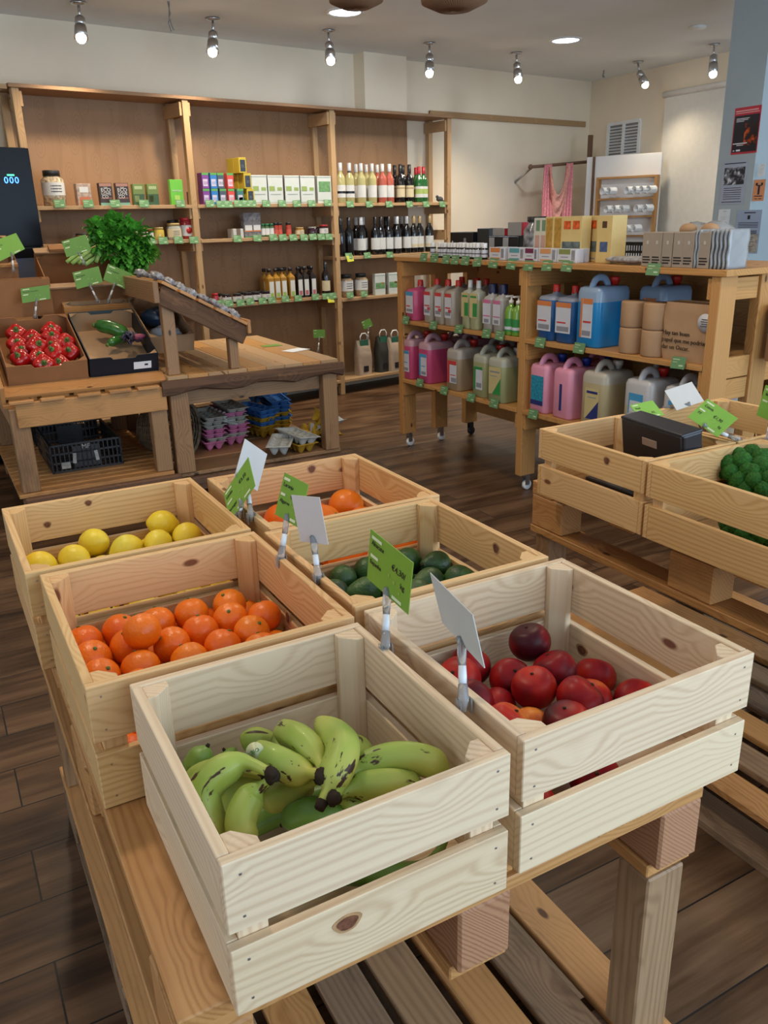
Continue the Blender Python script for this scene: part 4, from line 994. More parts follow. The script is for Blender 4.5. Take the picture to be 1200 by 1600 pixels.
# ------------------------------------------------------------------ egg table with the sloping rack
ex0, ex1, ey0, ey1 = 1.055, 2.03, 4.22, 5.52
et = thing('display_table', 'rustic bark-edged display table with egg cartons beneath', 'display table', Cw(ex0, ey0, 0), -DC)
W_, D_ = ex1-ex0, ey1-ey0
for lx, ly, lw in ((.0, .02, .10), (W_-.10, .02, .09), (0.0, D_-.1, .08), (W_-.09, D_-.1, .08)):
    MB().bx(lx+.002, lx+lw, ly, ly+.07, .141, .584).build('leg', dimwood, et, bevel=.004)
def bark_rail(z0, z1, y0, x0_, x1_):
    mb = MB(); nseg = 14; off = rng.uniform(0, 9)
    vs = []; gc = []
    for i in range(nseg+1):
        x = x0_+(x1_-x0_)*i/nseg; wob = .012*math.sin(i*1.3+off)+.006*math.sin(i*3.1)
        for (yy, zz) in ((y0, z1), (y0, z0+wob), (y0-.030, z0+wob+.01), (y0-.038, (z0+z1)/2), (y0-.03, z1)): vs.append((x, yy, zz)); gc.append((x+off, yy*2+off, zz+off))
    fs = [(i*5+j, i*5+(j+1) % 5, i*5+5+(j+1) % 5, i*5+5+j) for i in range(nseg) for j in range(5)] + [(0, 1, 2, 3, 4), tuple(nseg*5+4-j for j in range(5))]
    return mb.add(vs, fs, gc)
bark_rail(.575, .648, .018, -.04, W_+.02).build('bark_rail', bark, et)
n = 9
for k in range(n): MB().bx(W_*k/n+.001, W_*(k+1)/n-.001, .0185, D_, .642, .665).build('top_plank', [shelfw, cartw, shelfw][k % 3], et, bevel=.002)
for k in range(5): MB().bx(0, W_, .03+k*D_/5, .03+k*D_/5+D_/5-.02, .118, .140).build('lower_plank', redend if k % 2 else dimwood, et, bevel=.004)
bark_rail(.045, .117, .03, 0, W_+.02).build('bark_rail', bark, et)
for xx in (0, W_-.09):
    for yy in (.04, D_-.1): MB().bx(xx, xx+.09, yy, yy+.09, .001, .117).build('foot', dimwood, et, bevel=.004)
for yy in (.09, D_-.02): MB().bx(.1, W_-.1, yy-.02, yy, .50, .575).build('rail', dimwood, et)
# sloping rack standing on the table
rk = thing('sloping_rack', 'sloping wooden rack standing on the left half of the egg table', 'rack', Cw(1.06, 4.24, .666), -DC)
RD = .98
for yy in (.0, RD-.05):
    MB().bx(.012, .075, yy+.035, yy+.085, .0, .37).build('post', dimwood, rk, bevel=.003)
    MB().bx(.35, .40, yy+.035, yy+.085, .0, .16).build('post', dimwood, rk, bevel=.003)
    MB().beam((.0, yy+.018, .415), (.44, yy+.018, .17), .03, .095, up=(0, 0, 1)).build('sloping_rail', bark if yy == 0 else dimwood, rk, bevel=.004)
for k in range(5):
    t0 = k/5; a = Vector((.01+.44*(t0+.1), 0, .475-.245*(t0+.1))); sl = math.atan2(-.245, .44)
    MB().box((a.x, RD/2, a.z), (.085, RD+.04, .016), Euler((0, -sl, 0)).to_matrix()).build('sloping_board', pallet, rk, bevel=.002)
MB().box((.452, RD/2, .22), (.018, RD+.04, .07)).build('lip_board', pallet, rk, bevel=.002)
MB().bx(-.0295, -.001, -.01, RD, .37, .475).build('end_board', dimwood, rk, bevel=.003)
MB().bx(-.001, .018, 1.0, 1.012, .0, .3).build('brace', dimwood, rk)
MB().bx(0,.001,0,.001,0,.001) if False else None
# silver packets on the slope
foil = plain('clear foil packet', (.30, .30, .32), .3, .6, var=.5, scale=45)
for k in range(16):
    t = (k % 8)/8+.05; yv = .12+.34*(k//8)
    a = Vector((.01+.44*t, yv, .492-.245*t)); w_ = rk.location + EX*a.x + EY*a.y + Vector((0, 0, a.z+.012))
    o = MB().ball((0, 0, 0), (.034, .050, .020), 18, 12, fn=lambda d: 1+.20*math.sin(9*d.x+k)*math.cos(8*d.y+k)+.16*math.sin(17*d.y+5*d.z)).build('foil_packet', foil); o.location = w_; o.rotation_euler = (rng.uniform(-.4, .4), -sl, -DC+rng.uniform(-.5, .5))
    tag(o, 'silvery clear packet, %s from the top in the %s column of the sloping rack' % (['first', 'second', 'third', 'fourth', 'fifth', 'sixth', 'seventh', 'eighth'][k % 8], 'front' if k < 8 else 'rear'), 'packet', 'silvery packets on the sloping rack')
# papers on the table
o = MB().bx(-.075, .075, -.05, .05, 0, .001).build('paper_sheet', paper); o.location = onz(462, 547, .6665); o.rotation_euler = (0, 0, R(12)); tag(o, 'white paper sheet lying on the egg table', 'paper')
greenp = plain('green card', (.15, .30, .045), .45, .4, var=.05); 
o = MB().bx(-.06, .06, -.04, .04, 0, .001).build('price_card', greenp); o.location = onz(424, 540, .6665); o.rotation_euler = (0, 0, R(-10)); tag(o, 'green card lying flat on the egg table', 'price card')
# egg cartons
def mk_carton(m):
    r = thing('egg_carton', '', 'egg carton')
    L_, W2, H_ = .30, .125, .055
    def f(u, v):
        x, y = (u-.5)*L_, (v-.5)*W2
        cup = ((.5-.5*math.cos(2*math.pi*u*5))*(.5-.5*math.cos(2*math.pi*v*2)))**.45
        edge = min(1, min(u, 1-u)*14, min(v, 1-v)*7)
        k = 1-.10*(1-edge)*0
        return Vector((x*(1-.06*edge), y*(1-.10*edge), H_*(1-edge*(.25+.75*cup))))
    MB().grid(f, 50, 20).build('tray', m, r, solid=.0035)
    mb = MB()
    for s in (-1, 1): mb.bx(-L_/2, L_/2, s*W2/2-.006, s*W2/2+.006, H_-.002, H_+.001)
    for s in (-1, 1): mb.bx(s*L_/2-.006, s*L_/2+.006, -W2/2-.006, W2/2+.006, H_-.002, H_+.001)
    mb.build('rim', m, r); return r
cm = {'pink': plain('pink pulp', (.64, .20, .36), .9, .1, var=.12, scale=60, bump=.3), 'grey': plain('grey pulp', (.42, .40, .34), .9, .1, var=.12, scale=60, bump=.3),
      'blue': plain('blue pulp', (.05, .16, .42), .9, .1, var=.15, scale=60, bump=.3), 'yellow': plain('yellow pulp', (.48, .28, .03), .9, .1, var=.15, scale=60, bump=.3), 'white': plain('pale grey pulp', (.50, .50, .46), .9, .1, var=.1, scale=60, bump=.3)}
cp = {k: mk_carton(m) for k, m in cm.items()}
def stack(px, py, seq, rz, where, tilt_=0, n0=.141, pitch=.0245, d=(0, 0)):
    b = onz(px, py, n0)
    for k, c_ in enumerate(seq):
        jj = Vector((rng.uniform(-.006, .006), rng.uniform(-.006, .006), 0))
        place(cp[c_], b+jj+Vector((d[0]*k, d[1]*k, k*pitch)), rot=(tilt_*k, 0, rz+rng.uniform(-.05, .05)), label='%s egg carton, %s %s' % ({'white': 'pale grey'}.get(c_, c_), ['lowest', 'second', 'third', 'fourth', 'fifth', 'sixth', 'seventh', 'eighth', 'ninth'][k] if k < len(seq)-1 or len(seq) == 1 else 'topmost', 'of the '+where), group='egg cartons under the display table')
EYa = math.pi/2-DC
stack(328, 696, ['pink', 'grey', 'pink', 'pink', 'grey', 'grey', 'grey'], EYa, 'left stack of pink and grey')
stack(361, 688, ['pink', 'grey', 'pink', 'pink', 'grey', 'grey', 'pink', 'grey'], EYa, 'right stack of pink and grey')
def one(px, py, z, c_, rot, label): place(cp[c_], onz(px, py, z), rot=rot, label=label, group='egg cartons under the display table')
one(345, 640, .34, 'white', (math.pi+.35, .0, EYa+.1), 'pale grey egg carton lying upside down across both pink stacks')
stack(402, 678, ['yellow', 'yellow', 'blue', 'yellow', 'blue', 'blue'], EYa+.25, 'yellow and blue stack on the left')
stack(432, 668, ['yellow', 'yellow', 'blue', 'yellow', 'blue', 'blue', 'blue'], EYa-.1, 'yellow and blue stack on the right')
one(420, 622, .27, 'blue', (.5, .3, EYa+.8), 'blue egg carton tilted on top of the blue stacks')
one(440, 702, .17, 'white', (.0, .0, EYa-.5), 'pale grey egg carton open in front of the blue stacks')
one(462, 700, .142, 'yellow', (.0, .0, EYa+.1), 'yellow egg carton under the pale open one')
one(464, 690, .185, 'white', (.1, .0, EYa+.1), 'pale grey egg carton with tall peaks at the front')
one(478, 668, .22, 'yellow', (2.8, .2, 1.2), 'yellow egg carton turned upside down on the right heap')
one(500, 680, .19, 'yellow', (.6, 1.0, .6), 'yellow egg carton tipped on its side at the right')
one(500, 664, .20, 'yellow', (2.9, .3, .2), 'yellow egg carton at the right end of the heap')
one(505, 655, .26, 'white', (2.6, .1, .5), 'pale grey egg carton on top of the yellow heap')
# wicker basket on its side between the stands
wb = thing('wicker_basket', 'dark wicker basket lying on its side between the two stands', 'basket', onz(236, 668, .30), R(0))
wkm = plain('basket cane', (.16, .12, .075), .7, .2, var=.4, scale=50)
dr = (EX*.6 - EY*.8).normalized(); q = dr.to_track_quat('Z', 'Y').to_matrix()
mb = MB()
for j in range(12):
    z_ = j/11*.22; rr = .12+.045*math.sin(j/11*1.5)
    mb.tube([q @ Vector((rr*math.cos(2*math.pi*i/24), rr*math.sin(2*math.pi*i/24), z_+.004*(i % 2))) for i in range(25)], .0065, 5)
for i in range(24):
    a = 2*math.pi*i/24; mb.tube([q @ Vector(((.12+.045*math.sin(j/6*1.5))*math.cos(a), (.12+.045*math.sin(j/6*1.5))*math.sin(a), j/6*.22)) for j in range(7)], .005, 5)
mb.build('weave', wkm, wb); 
MB().lathe([(.12, 0), (.0, .001)], 24, M=q, cap=False).build('bottom', wkm, wb, solid=.006)
MB().tube([q @ Vector((.167*math.cos(2*math.pi*i/30), .167*math.sin(2*math.pi*i/30), .22)) for i in range(31)], .011, 7).build('rim', wkm, wb)
# fridge
f0 = onpl(45, 230, (0, 1, 0), 5.42)
frd = thing('drinks_fridge', 'tall black fridge with glass door and blue digital display at the left edge', 'fridge', (f0.x, 5.42, 0))
gbl, _n, _b = base('black glass', (.006, .007, .011), .25, .12)
MB().bx(-.62, 0, .03, .62, .02, f0.z).build('body', darkm, frd, bevel=.01)
MB().bx(-.60, -.004, .0, .029, 1.30, f0.z-.005).build('top_panel', gbl, frd, bevel=.003)
scm, nt_, b_ = base('screen picture', (.2, .25, .35), .2, .15)
tc_ = N(nt_, 'ShaderNodeTexCoord'); sp_ = N(nt_, 'ShaderNodeSeparateXYZ'); nt_.links.new(tc_.outputs['Object'], sp_.inputs[0])
no = N(nt_, 'ShaderNodeTexNoise', Scale=14.0, Detail=4.0); nt_.links.new(tc_.outputs['Object'], no.inputs['Vector'])
ma = N(nt_, 'ShaderNodeMath', operation='MULTIPLY_ADD'); nt_.links.new(no.outputs['Fac'], ma.inputs[0]); ma.inputs[1].default_value = .16; nt_.links.new(sp_.outputs['Z'], ma.inputs[2])
mr_ = N(nt_, 'ShaderNodeMapRange'); mr_.inputs['From Min'].default_value = 1.0; mr_.inputs['From Max'].default_value = 1.4; nt_.links.new(ma.outputs[0], mr_.inputs['Value'])
r_ = ramp(nt_, [(0, (.06, .07, .06)), (.22, (.02, .03, .02)), (.34, (.03, .04, .04)), (.36, (.11, .14, .20)), (1, (.05, .08, .15))]); nt_.links.new(mr_.outputs[0], r_.inputs[0]); nt_.links.new(r_.outputs[0], b_.inputs['Base Color'])
MB().bx(-.60, -.004, .0, .029, .12, 1.29).build('door', gbl, frd, bevel=.003)
MB().bx(-.56, -.045, -.003, -.0005, .7, 1.235).build('door_glass', scm, frd)
blu, _n, _b = base('blue display light', (.1, .2, 1), .3); _b.inputs['Emission Color'].default_value = (.04, .22, 1, 1); _b.inputs['Emission Strength'].default_value = 5
grn, _n, _b = base('green display light', (.1, 1, .3), .3); _b.inputs['Emission Color'].default_value = (.05, 1, .35, 1); _b.inputs['Emission Strength'].default_value = 2
dsp = onpl(18, 282, (0, 1, 0), 5.418); 
for k in (-1, 0, 1):
    text('0', .052, blu, frd, frameM((dsp.x-f0.x+k*.030, -.002, dsp.z), (1, 0, 0), (0, 0, 1)), 'display_digit')
MB().bx(dsp.x-f0.x-.02, dsp.x-f0.x+.02, -.002, -.0005, dsp.z+.025, dsp.z+.034).build('display_dot', grn, frd)
text('0.5°C', .022, paper, frd, frameM((dsp.x-f0.x-.06, -.002, dsp.z+.03), (1, 0, 0), (0, 0, 1)), 'display_text') if False else None
MB().bx(-.04, -.018, -.012, .0, .4, 1.29).build('handle', darkm, frd)
# ------------------------------------------------------------------ wall shelf of three bays
SY = 5.677                                   # front plane
def WS(x, y): return onpl(x, y, (0, 1, 0), SY)
SX0, SX1, SX2, SX3 = 1.735, 2.845, 4.07, 5.30
TOPZ = 2.205; DEP = .29
ws = thing('wall_shelf', 'large wooden wall shelf of three bays stocked with groceries', 'shelf', (0, SY, 0))
def up(x, z0=.001, z1=TOPZ, w=.045):
    MB().bx(x-w/2, x+w/2, .0, .045, z0, z1).build('post', shelfw, ws, bevel=.002)
    MB().bx(x-w/2, x+w/2, DEP-.05, DEP-.012, z0, z1).build('post', shelfw, ws, bevel=.002)
for x in (SX0, SX1, SX2, SX3): up(x)
MB().bx(SX0-.04, SX3+.03, -.012, DEP, TOPZ, TOPZ+.022).build('top_board', ply, ws, bevel=.002)
for i, x in enumerate((SX0, SX1, SX2, SX3)):
    for s in ((1,) if i == 0 else ((-1,) if i == 3 else (-1, 1))):
        for z_ in (TOPZ-.10, 1.44, 1.22, .72):
            MB().bx(x+s*.0225, x+s*.04, .012, DEP-.012, z_, z_+.085).build('bracket', shelfw, ws, bevel=.001)
for a, b in ((SX0, SX1), (SX1, SX2), (SX2, SX3-.24)):
    MB().bx(a, b, DEP-.011, DEP-.003, .09, TOPZ-.0005).build('back_panel', ply, ws)
BAYS = [(SX0, SX1, (1.535, 1.305, .83, .125)), (SX1, SX2, (1.535, 1.300, .83, .125)), (SX2, SX3, (1.535, 1.125, .795, .125))]
for a, b, zs in BAYS:
    for z_ in zs: MB().bx(a+.023, b-.023, -.004, DEP-.012, z_-.024, z_).build('shelf_board', shelfw, ws, bevel=.0015)
# left plain stub seen beside the fridge
MB().bx(SX0-.32, SX0-.045, .0, .03, TOPZ-.01, TOPZ+.015).build('top_rail', shelfw, ws)

gtag = plain('small green tag', (.12, .25, .11), .45, .4, var=.05); ytag = plain('yellow tag', (.62, .60, .03), .5)
gl = plain('tag print', (.42, .55, .35), .6)
tagp = {}
def shelf_tag_proto(m):
    r = thing('price_tag', '', 'price tag')
    MB().bx(-.027, .027, -.0012, 0, -.019, .019).build('card', m, r)
    mb = MB(); mb.bx(-.022, .004, -.0017, -.0012, .009, .012); mb.bx(-.022, -.004, -.0017, -.0012, .001, .003); mb.bx(.004, .02, -.0017, -.0012, -.011, -.006); mb.build('printed_lines', gl, r)
    return r
tagp['g'] = shelf_tag_proto(gtag); tagp['y'] = shelf_tag_proto(ytag)
def tags(row, pxs, fn, tilt_, rz, where, m='g'):
    n_ = len(pxs)
    for i, (x, y) in enumerate(pxs):
        p = fn(x, y)
        place(tagp[m], p, rot=(tilt_, rng.uniform(-.06, .06), rz), scale=1.28, label=('%s price tag, %s on the edge of %s' % ({'g': 'small green', 'y': 'small yellow'}[m], od(i, n_) or 'only one', where)), group='small tags on '+row)
fW = lambda x, y: onpl(x, y, (0, 1, 0), SY-.012)
tags('the wall shelf', [(93, 318), (138, 318), (180, 318), (225, 318), (282, 318)], fW, -.25, 0, 'the upper left shelf')
tags('the wall shelf', [(236, 376), (255, 376), (279, 375), (303, 375)], fW, -.25, 0, 'the second left shelf')
tags('the wall shelf', [(328, 318), (345, 319), (357, 319), (372, 318), (385, 318), (394, 318), (416, 318), (441, 318), (464, 318), (487, 318), (512, 317)], fW, -.25, 0, 'the upper middle shelf')
tags('the wall shelf', [(371, 373), (402, 372), (427, 371), (442, 371), (458, 371), (475, 371), (489, 370), (502, 370), (514, 370)], fW, -.25, 0, 'the second middle shelf')
tags('the wall shelf', [(344, 474), (358, 474), (376, 473), (391, 471), (410, 470), (425, 469), (446, 467), (466, 466), (493, 464), (509, 463), (520, 462)], fW, -.25, 0, 'the third middle shelf')
tags('the wall shelf', [(547, 319), (577, 319), (608, 319), (640, 319), (666, 319), (691, 319)], fW, -.25, 0, 'the top right shelf of wines')
tags('the wall shelf', [(545, 400), (574, 399), (609, 398)], fW, -.25, 0, 'the red wine shelf')
tags('the wall shelf', [(547, 461), (569, 459)], fW, -.25, 0, 'the lower jar shelf in the right bay')
tags('the wall shelf yellow', [(547, 404)], lambda x, y: onpl(x, y, (0, 1, 0), SY-.0165), -.25, .1, 'the red wine shelf', 'y')
tags('the wall shelf yellow', [(517, 468)], lambda x, y: onpl(x, y, (0, 1, 0), SY-.0165), -.25, .1, 'the third middle shelf', 'y')

# ---------- generic packaged goods
def glass(name, c, rough=.08, trans=.0):
    m, nt, b = base(name, c, rough, .6); b.inputs['Coat Weight'].default_value = .3
    if trans: b.inputs['Transmission Weight'].default_value = trans
    return m
lab = plain('off-white label', (.62, .62, .60), .6, .3); labc = plain('cream label', (.60, .52, .34), .6, .3)
prt = plain('label print', (.10, .10, .11), .6)
caps = {'white': plain('white capsule', (.55, .56, .58), .3), 'black': darkm, 'red': plain('red capsule', (.42, .02, .03), .3), 'gold': plain('gold capsule', (.35, .25, .12), .3)}
gls = {'dark': glass('dark wine glass', (.006, .006, .008)), 'clear': glass('pale wine', (.42, .38, .17)), 'rose': glass('rose wine', (.42, .10, .07)), 'green': glass('green glass', (.02, .12, .03)), 'oil': glass('oil amber', (.32, .16, .02)), 'vin': glass('dark vinegar', (.012, .008, .008)), 'yell': glass('yellow preserve', (.50, .36, .06)), 'brown': glass('brown preserve', (.14, .06, .03)), 'berry': glass('dark berry jam', (.03, .012, .02)), 'redj': glass('red jam', (.30, .02, .03))}
def bottle(kind, capk, labm, H=.30, rr=.0375, neck=.014, shoulder=.60, labz=(.14, .45), band=None):
    r = thing('wine_bottle', '', 'bottle')
    MB().lathe([(rr*.92, 0), (rr, .006), (rr, H*shoulder), (rr*.85, H*(shoulder+.07)), (neck*1.15, H*(shoulder+.15)), (neck, H*.80), (neck, H-.001)], 18).build('glass', gls[kind], r)
    MB().lathe([(neck+.0012, H*.80), (neck+.0018, H*.81), (neck+.0016, H), (neck*.7, H+.001)], 14, cap=True).build('capsule', caps[capk], r)
    if labm:
        MB().lathe([(rr+.0006, H*labz[0]), (rr+.0006, H*labz[1])], 22, cap=False).build('label', labm, r)
        if band: MB().lathe([(rr+.001, H*band[0]), (rr+.001, H*band[1])], 22, cap=False).build('label_band', band[2], r)
    return r
def jar(name, cat, m, lid, labm, H=.09, rr=.032, labz=(.15, .65), print_=True, neck=.85):
    r = thing(name, '', cat)
    MB().lathe([(rr*.93, 0), (rr, .005), (rr, H*.74), (rr*neck, H*.82), (rr*neck, H*.84)], 20).build('glass', m, r)
    MB().lathe([(rr*neck+.002, H*.84), (rr*neck+.002, H*.99), (rr*neck, H)], 20).build('lid', lid, r)
    if labm: 
        MB().lathe([(rr+.0007, H*labz[0]), (rr+.0007, H*labz[1])], 22, cap=False).build('label', labm, r)
        if print_:
            mb = MB()
            for k in range(3):
                z_ = H*(labz[0]+(labz[1]-labz[0])*(.25+.22*k)); vs = []
                for a in (-2.1, -1.8, -1.57, -1.3, -1.1): vs += [((rr+.0013)*math.cos(a), (rr+.0013)*math.sin(a), z_), ((rr+.0013)*math.cos(a), (rr+.0013)*math.sin(a), z_+H*.03)]
                mb.add(vs, [(2*i, 2*i+2, 2*i+3, 2*i+1) for i in range(4)])
            mb.build('printed_lines', prt, r)
    return r
def pack(name, cat, w, d, h, m, prints=(), txt=None, side=None):
    """box; prints: (u0,u1,v0,v1,mat) on the front face, v from the bottom"""
    r = thing(name, '', cat)
    MB().bx(-w/2, w/2, -d/2, d/2, 0, h).build('carton', m, r, bevel=.0015)
    for u0, u1, v0, v1, mm in prints:
        MB().bx((u0-.5)*w, (u1-.5)*w, -d/2-.0009, -d/2-.0002, v0*h, v1*h).build('print', mm, r)
    if side: MB().bx(w/2+.0002, w/2+.0008, -d/2+.002, d/2-.002, .002, h-.002).build('side_print', side, r)
    if txt:
        for s, u, v, size, mm in txt: text(s, size, mm, r, frameM(((u-.5)*w, -d/2-.0012, v*h), (1, 0, 0), (0, 0, 1)))
    return r
def put(root, px, py, z, label, group, y=None, rz=0, scale=None):
    p = onpl(px, py, (0, 1, 0), SY+.04 if y is None else y); p.z = z+.0005; p.y = SY+.05 if y is None else y
    return place(root, p, rz, label, group, scale)
def row(root, pxs, z, py, what, where, group, y=None, rz=0, scale=None):
    for i, x in enumerate(pxs): put(root, x, py, z, ('%s, %s %s' % (what, od(i, len(pxs)), where)).replace(', '+' ', ', '), group, y, rz+rng.uniform(-.06, .06), scale)
c = lambda n, *a, **k: MATS.get(n) or plain(n, *a, **k)
# bay 1, top shelf
oat = fruit_mat('oat flakes in glass', [(.35, (.18, .13, .08)), (.6, (.45, .36, .24)), (.8, (.62, .55, .42))], .25, 60, .1, 60)
blacklid = c('black lid', (.02, .02, .02), .4); goldlid = c('gold lid', (.40, .28, .10), .35)
bj = jar('storage_jar', 'jar', oat, blacklid, lab, .215, .070, (.30, .66), neck=.72)
put(bj, 84, 300, 1.535, 'big glass jar of flakes with black lid and white label, upper left shelf', None, SY+.10)
pkt = pack('snack_packet', 'packet', .095, .05, .135, c('clear snack film', (.38, .27, .20), .35, var=.35, scale=50), [(.15, .9, .05, .4, c('orange lentils', (.50, .14, .06), .5)), (.2, .8, .6, .85, lab)])
put(pkt, 130, 300, 1.535, 'packet of orange lentils standing on the upper left shelf', None)
eco = pack('chocolate_box', 'box', .085, .05, .14, c('dark brown carton', (.035, .02, .018), .5), [(.04, .96, .85, .98, c('pinkish print', (.35, .17, .12), .5)), (.0, 1, .0, .12, c('mint print', (.16, .34, .25), .5)), (.1, .9, .3, .35, c('rust print', (.28, .09, .05), .5))], [('THE', .50, .78, .014, lab), ('ECO', .5, .68, .032, lab), ('LOVE', .5, .52, .026, lab), ('CO', .40, .38, .028, lab)])
row(eco, [165, 191], 1.535, 300, 'dark carton with white block letters', 'of the pair on the upper left shelf', 'dark cartons on the upper left shelf', rz=-.15)
tea = pack('tea_box', 'box', .075, .05, .135, c('moss green carton', (.14, .20, .045), .5), [(.0, 1, .0, .52, c('dark green print', (.035, .085, .03), .5)), (.15, .85, .75, .9, c('pale green print', (.35, .42, .2), .5)), (.1, .5, .15, .45, c('olive print', (.22, .26, .08), .5))])
row(tea, [216, 238], 1.535, 300, 'two-tone green carton', 'of the pair on the upper left shelf', 'green cartons on the upper left shelf', rz=-.15)
mat_ = pack('matcha_pouch', 'pouch', .095, .03, .165, c('bright green pouch', (.14, .47, .05), .4), [(.3, .7, .12, .38, c('lime circle', (.35, .55, .10), .5))], [('MATCHA', .5, .55, .017, lab)])
put(mat_, 276, 300, 1.535, 'bright green matcha pouch at the right of the upper left shelf', None)
sm = pack('spice_jar', 'jar', .035, .035, .085, c('plum jar', (.07, .02, .05), .3)); put(sm, 298, 305, 1.535, 'small plum coloured jar squeezed against the middle post', None)
# bay 1 second shelf jars
gj = {}
def J(key, *a, **k): gj[key] = jar(*a, **k); return gj[key]
put(J('a', 'preserve_jar', 'jar', gls['redj'], goldlid, lab, .085, .038), 232, 365, 1.305, 'small jar with pale label, leftmost beside the celery', None)
put(J('b', 'preserve_jar', 'jar', gls['yell'], goldlid, None, .085, .038), 249, 365, 1.305, 'yellow preserve jar right of the celery', None)
put(J('c', 'preserve_jar', 'jar', c('cloudy glass', (.32, .32, .28), .2), goldlid, labc, .11, .050), 273, 363, 1.305, 'wide cloudy jar with gold lid on the second left shelf', None)
put(J('d', 'preserve_jar', 'jar', gls['redj'], caps['red'], lab, .145, .045, print_=False), 291, 360, 1.305, 'tall red jar with white label next to the first middle post', None, SY+.08)
MB().lathe([(.022, 0), (.022, .0008)], 20, loc=(0, -.047, .058), M=Matrix.Rotation(R(90), 3, 'X')).build('round_logo', caps['red'], gj['d'])
put(J('e', 'preserve_jar', 'jar', gls['berry'], blacklid, None, .13, .04), 270, 361, 1.305, 'dark jar behind the cloudy jar', None, SY+.19)
put(J('f', 'preserve_jar', 'jar', gls['brown'], blacklid, lab, .06, .045), 128, 360, 1.305, 'low white tin seen over the celery box', None)
row(J('g', 'preserve_jar', 'jar', gls['yell'], goldlid, None, .10, .036), [272, 281, 297], .83, 450, 'yellow preserve jar', 'seen above the sloping rack', 'yellow jars above the sloping rack')
# bay 2 top shelf: cartons in two layers
def small(key, cl, s=.048):
    return pack('infusion_box', 'box', .052, .075, .105, cl, [(.0, 1, .85, 1, c('leaf green flash', (.10, .32, .08), .5)), (.1, .8, .15, .6, c('pale swirl', (.55, .50, .60), .5)), (.2, .9, .25, .45, cl)])
cols = [('purple', (.20, .05, .28), 319), ('blue', (.03, .18, .50), 332), ('slate', (.06, .09, .13), 345), ('red', (.60, .07, .06), 358), ('teal', (.05, .17, .17), 372)]
for nm, rgb, px in cols:
    pr = small(nm, c(nm+' carton', rgb, .45))
    put(pr, px, 305, 1.535, '%s infusion box in the bottom layer of the upper middle shelf' % nm, 'small infusion boxes', SY+.05)
    if nm != 'teal': put(pr, px-2 if nm != 'slate' else px-4, 280, 1.535+.106, '%s infusion box in the second layer of the upper middle shelf' % nm, 'small infusion boxes', SY+.05)
yb = pack('tea_box', 'box', .06, .10, .105, c('yellow carton', (.48, .36, .03), .45), [(.15, .85, .1, .85, c('dark oval print', (.03, .04, .06), .5)), (.3, .7, .35, .55, c('steel print', (.2, .25, .3), .5))])
for k, (px, wv) in enumerate(((386, 'lowest'), (383, 'middle'), (377, 'topmost'))): put(yb, px, 300, 1.535+.106*k, 'yellow box with dark oval, %s of its tower' % wv, 'tower of yellow boxes', SY+.06)
put(yb, 366, 270, 1.535+.212+.0, 'yellow box with dark oval, left of the topmost one', 'tower of yellow boxes', SY+.14)
for k in range(2): put(yb, 371, 270, 1.535+.106*k, 'yellow box with dark oval, %s of the rear column' % ['lowest', 'upper'][k], 'tower of yellow boxes', SY+.14)
wt = pack('cracker_box', 'box', .125, .05, .20, c('white carton', (.55, .58, .54), .5), [(.08, .45, .45, .62, c('sage print', (.26, .35, .10), .5)), (.62, .92, .46, .58, c('sage print', (.26, .35, .10), .5)), (.0, 1, .93, .96, c('grey print', (.3, .35, .33), .5)), (.15, .85, .32, .35, c('grey print', (.3, .35, .33), .5)), (.0, 1, .04, .06, c('grey print', (.3, .35, .33), .5))], side=darkm)
for i, x in enumerate([404, 429, 455, 479]): put(wt, x, 305, 1.535, 'white carton with small olive tree print, %s of four' % od(i, 4), 'white cartons with tree print', SY+.04, -.1)
wt2 = pack('cracker_box', 'box', .125, .05, .20, c('white carton', (.55, .58, .54), .5), [(.1, .92, .42, .80, c('leaf panel', (.13, .28, .11), .5, var=.3, scale=60)), (.0, 1, .93, .96, c('grey print', (.3, .35, .33), .5)), (.0, 1, .1, .12, c('grey print', (.3, .35, .33), .5))], side=darkm)
put(wt2, 505, 305, 1.535, 'white carton with a green leaf panel, at the third post', None, SY+.04, -.1)
# bay 2 second shelf
wtray = pack('white_box', 'box', .085, .09, .065, c('white card', (.5, .5, .48), .6), [(.3, .7, .2, 1.0, c('box inside', (.16, .11, .08), .7))])
put(wtray, 369, 362, 1.30, 'open white card box with brown contents, second middle shelf', None)
pouch = pack('clear_pouch', 'pouch', .075, .05, .175, c('clear dark film', (.17, .16, .17), .15, var=.4, scale=40), [(.1, .9, .28, .5, lab), (.0, 1, .24, .29, c('orange stripe', (.55, .18, .05), .5)), (.0, 1, .0, .05, c('green stripe', (.05, .2, .08), .5))])
row(pouch, [387, 400], 1.30, 358, 'transparent pouch with white label', 'of two on the second middle shelf', 'transparent pouches')
sp = jar('spice_jar', 'jar', c('green spice', (.06, .13, .05), .3), c('green lid', (.02, .16, .06), .4), lab, .095, .020, print_=False)
row(sp, [411, 418, 425], 1.30, 362, 'small green-lidded spice jar', 'of three', 'green-lidded spice jars')
sp2 = jar('spice_jar', 'jar', c('red spice', (.35, .04, .02), .3), blacklid, c('red label', (.50, .08, .05), .5), .10, .021, (.1, .5), print_=False)
row(sp2, [432, 438, 452], 1.30, 362, 'black-lidded spice jar with red label', 'of three', 'black-lidded spice jars')
hj = jar('honey_jar', 'jar', c('honey glass', (.30, .15, .03), .2), goldlid, labc, .062, .036)
put(hj, 469, 362, 1.30, 'squat honey jar with cream label, second middle shelf', None)
put(jar('preserve_jar', 'jar', gls['berry'], c('grey lid', (.35, .35, .33), .4), None, .062, .036), 489, 362, 1.30, 'squat dark jar with grey lid, second middle shelf', None)
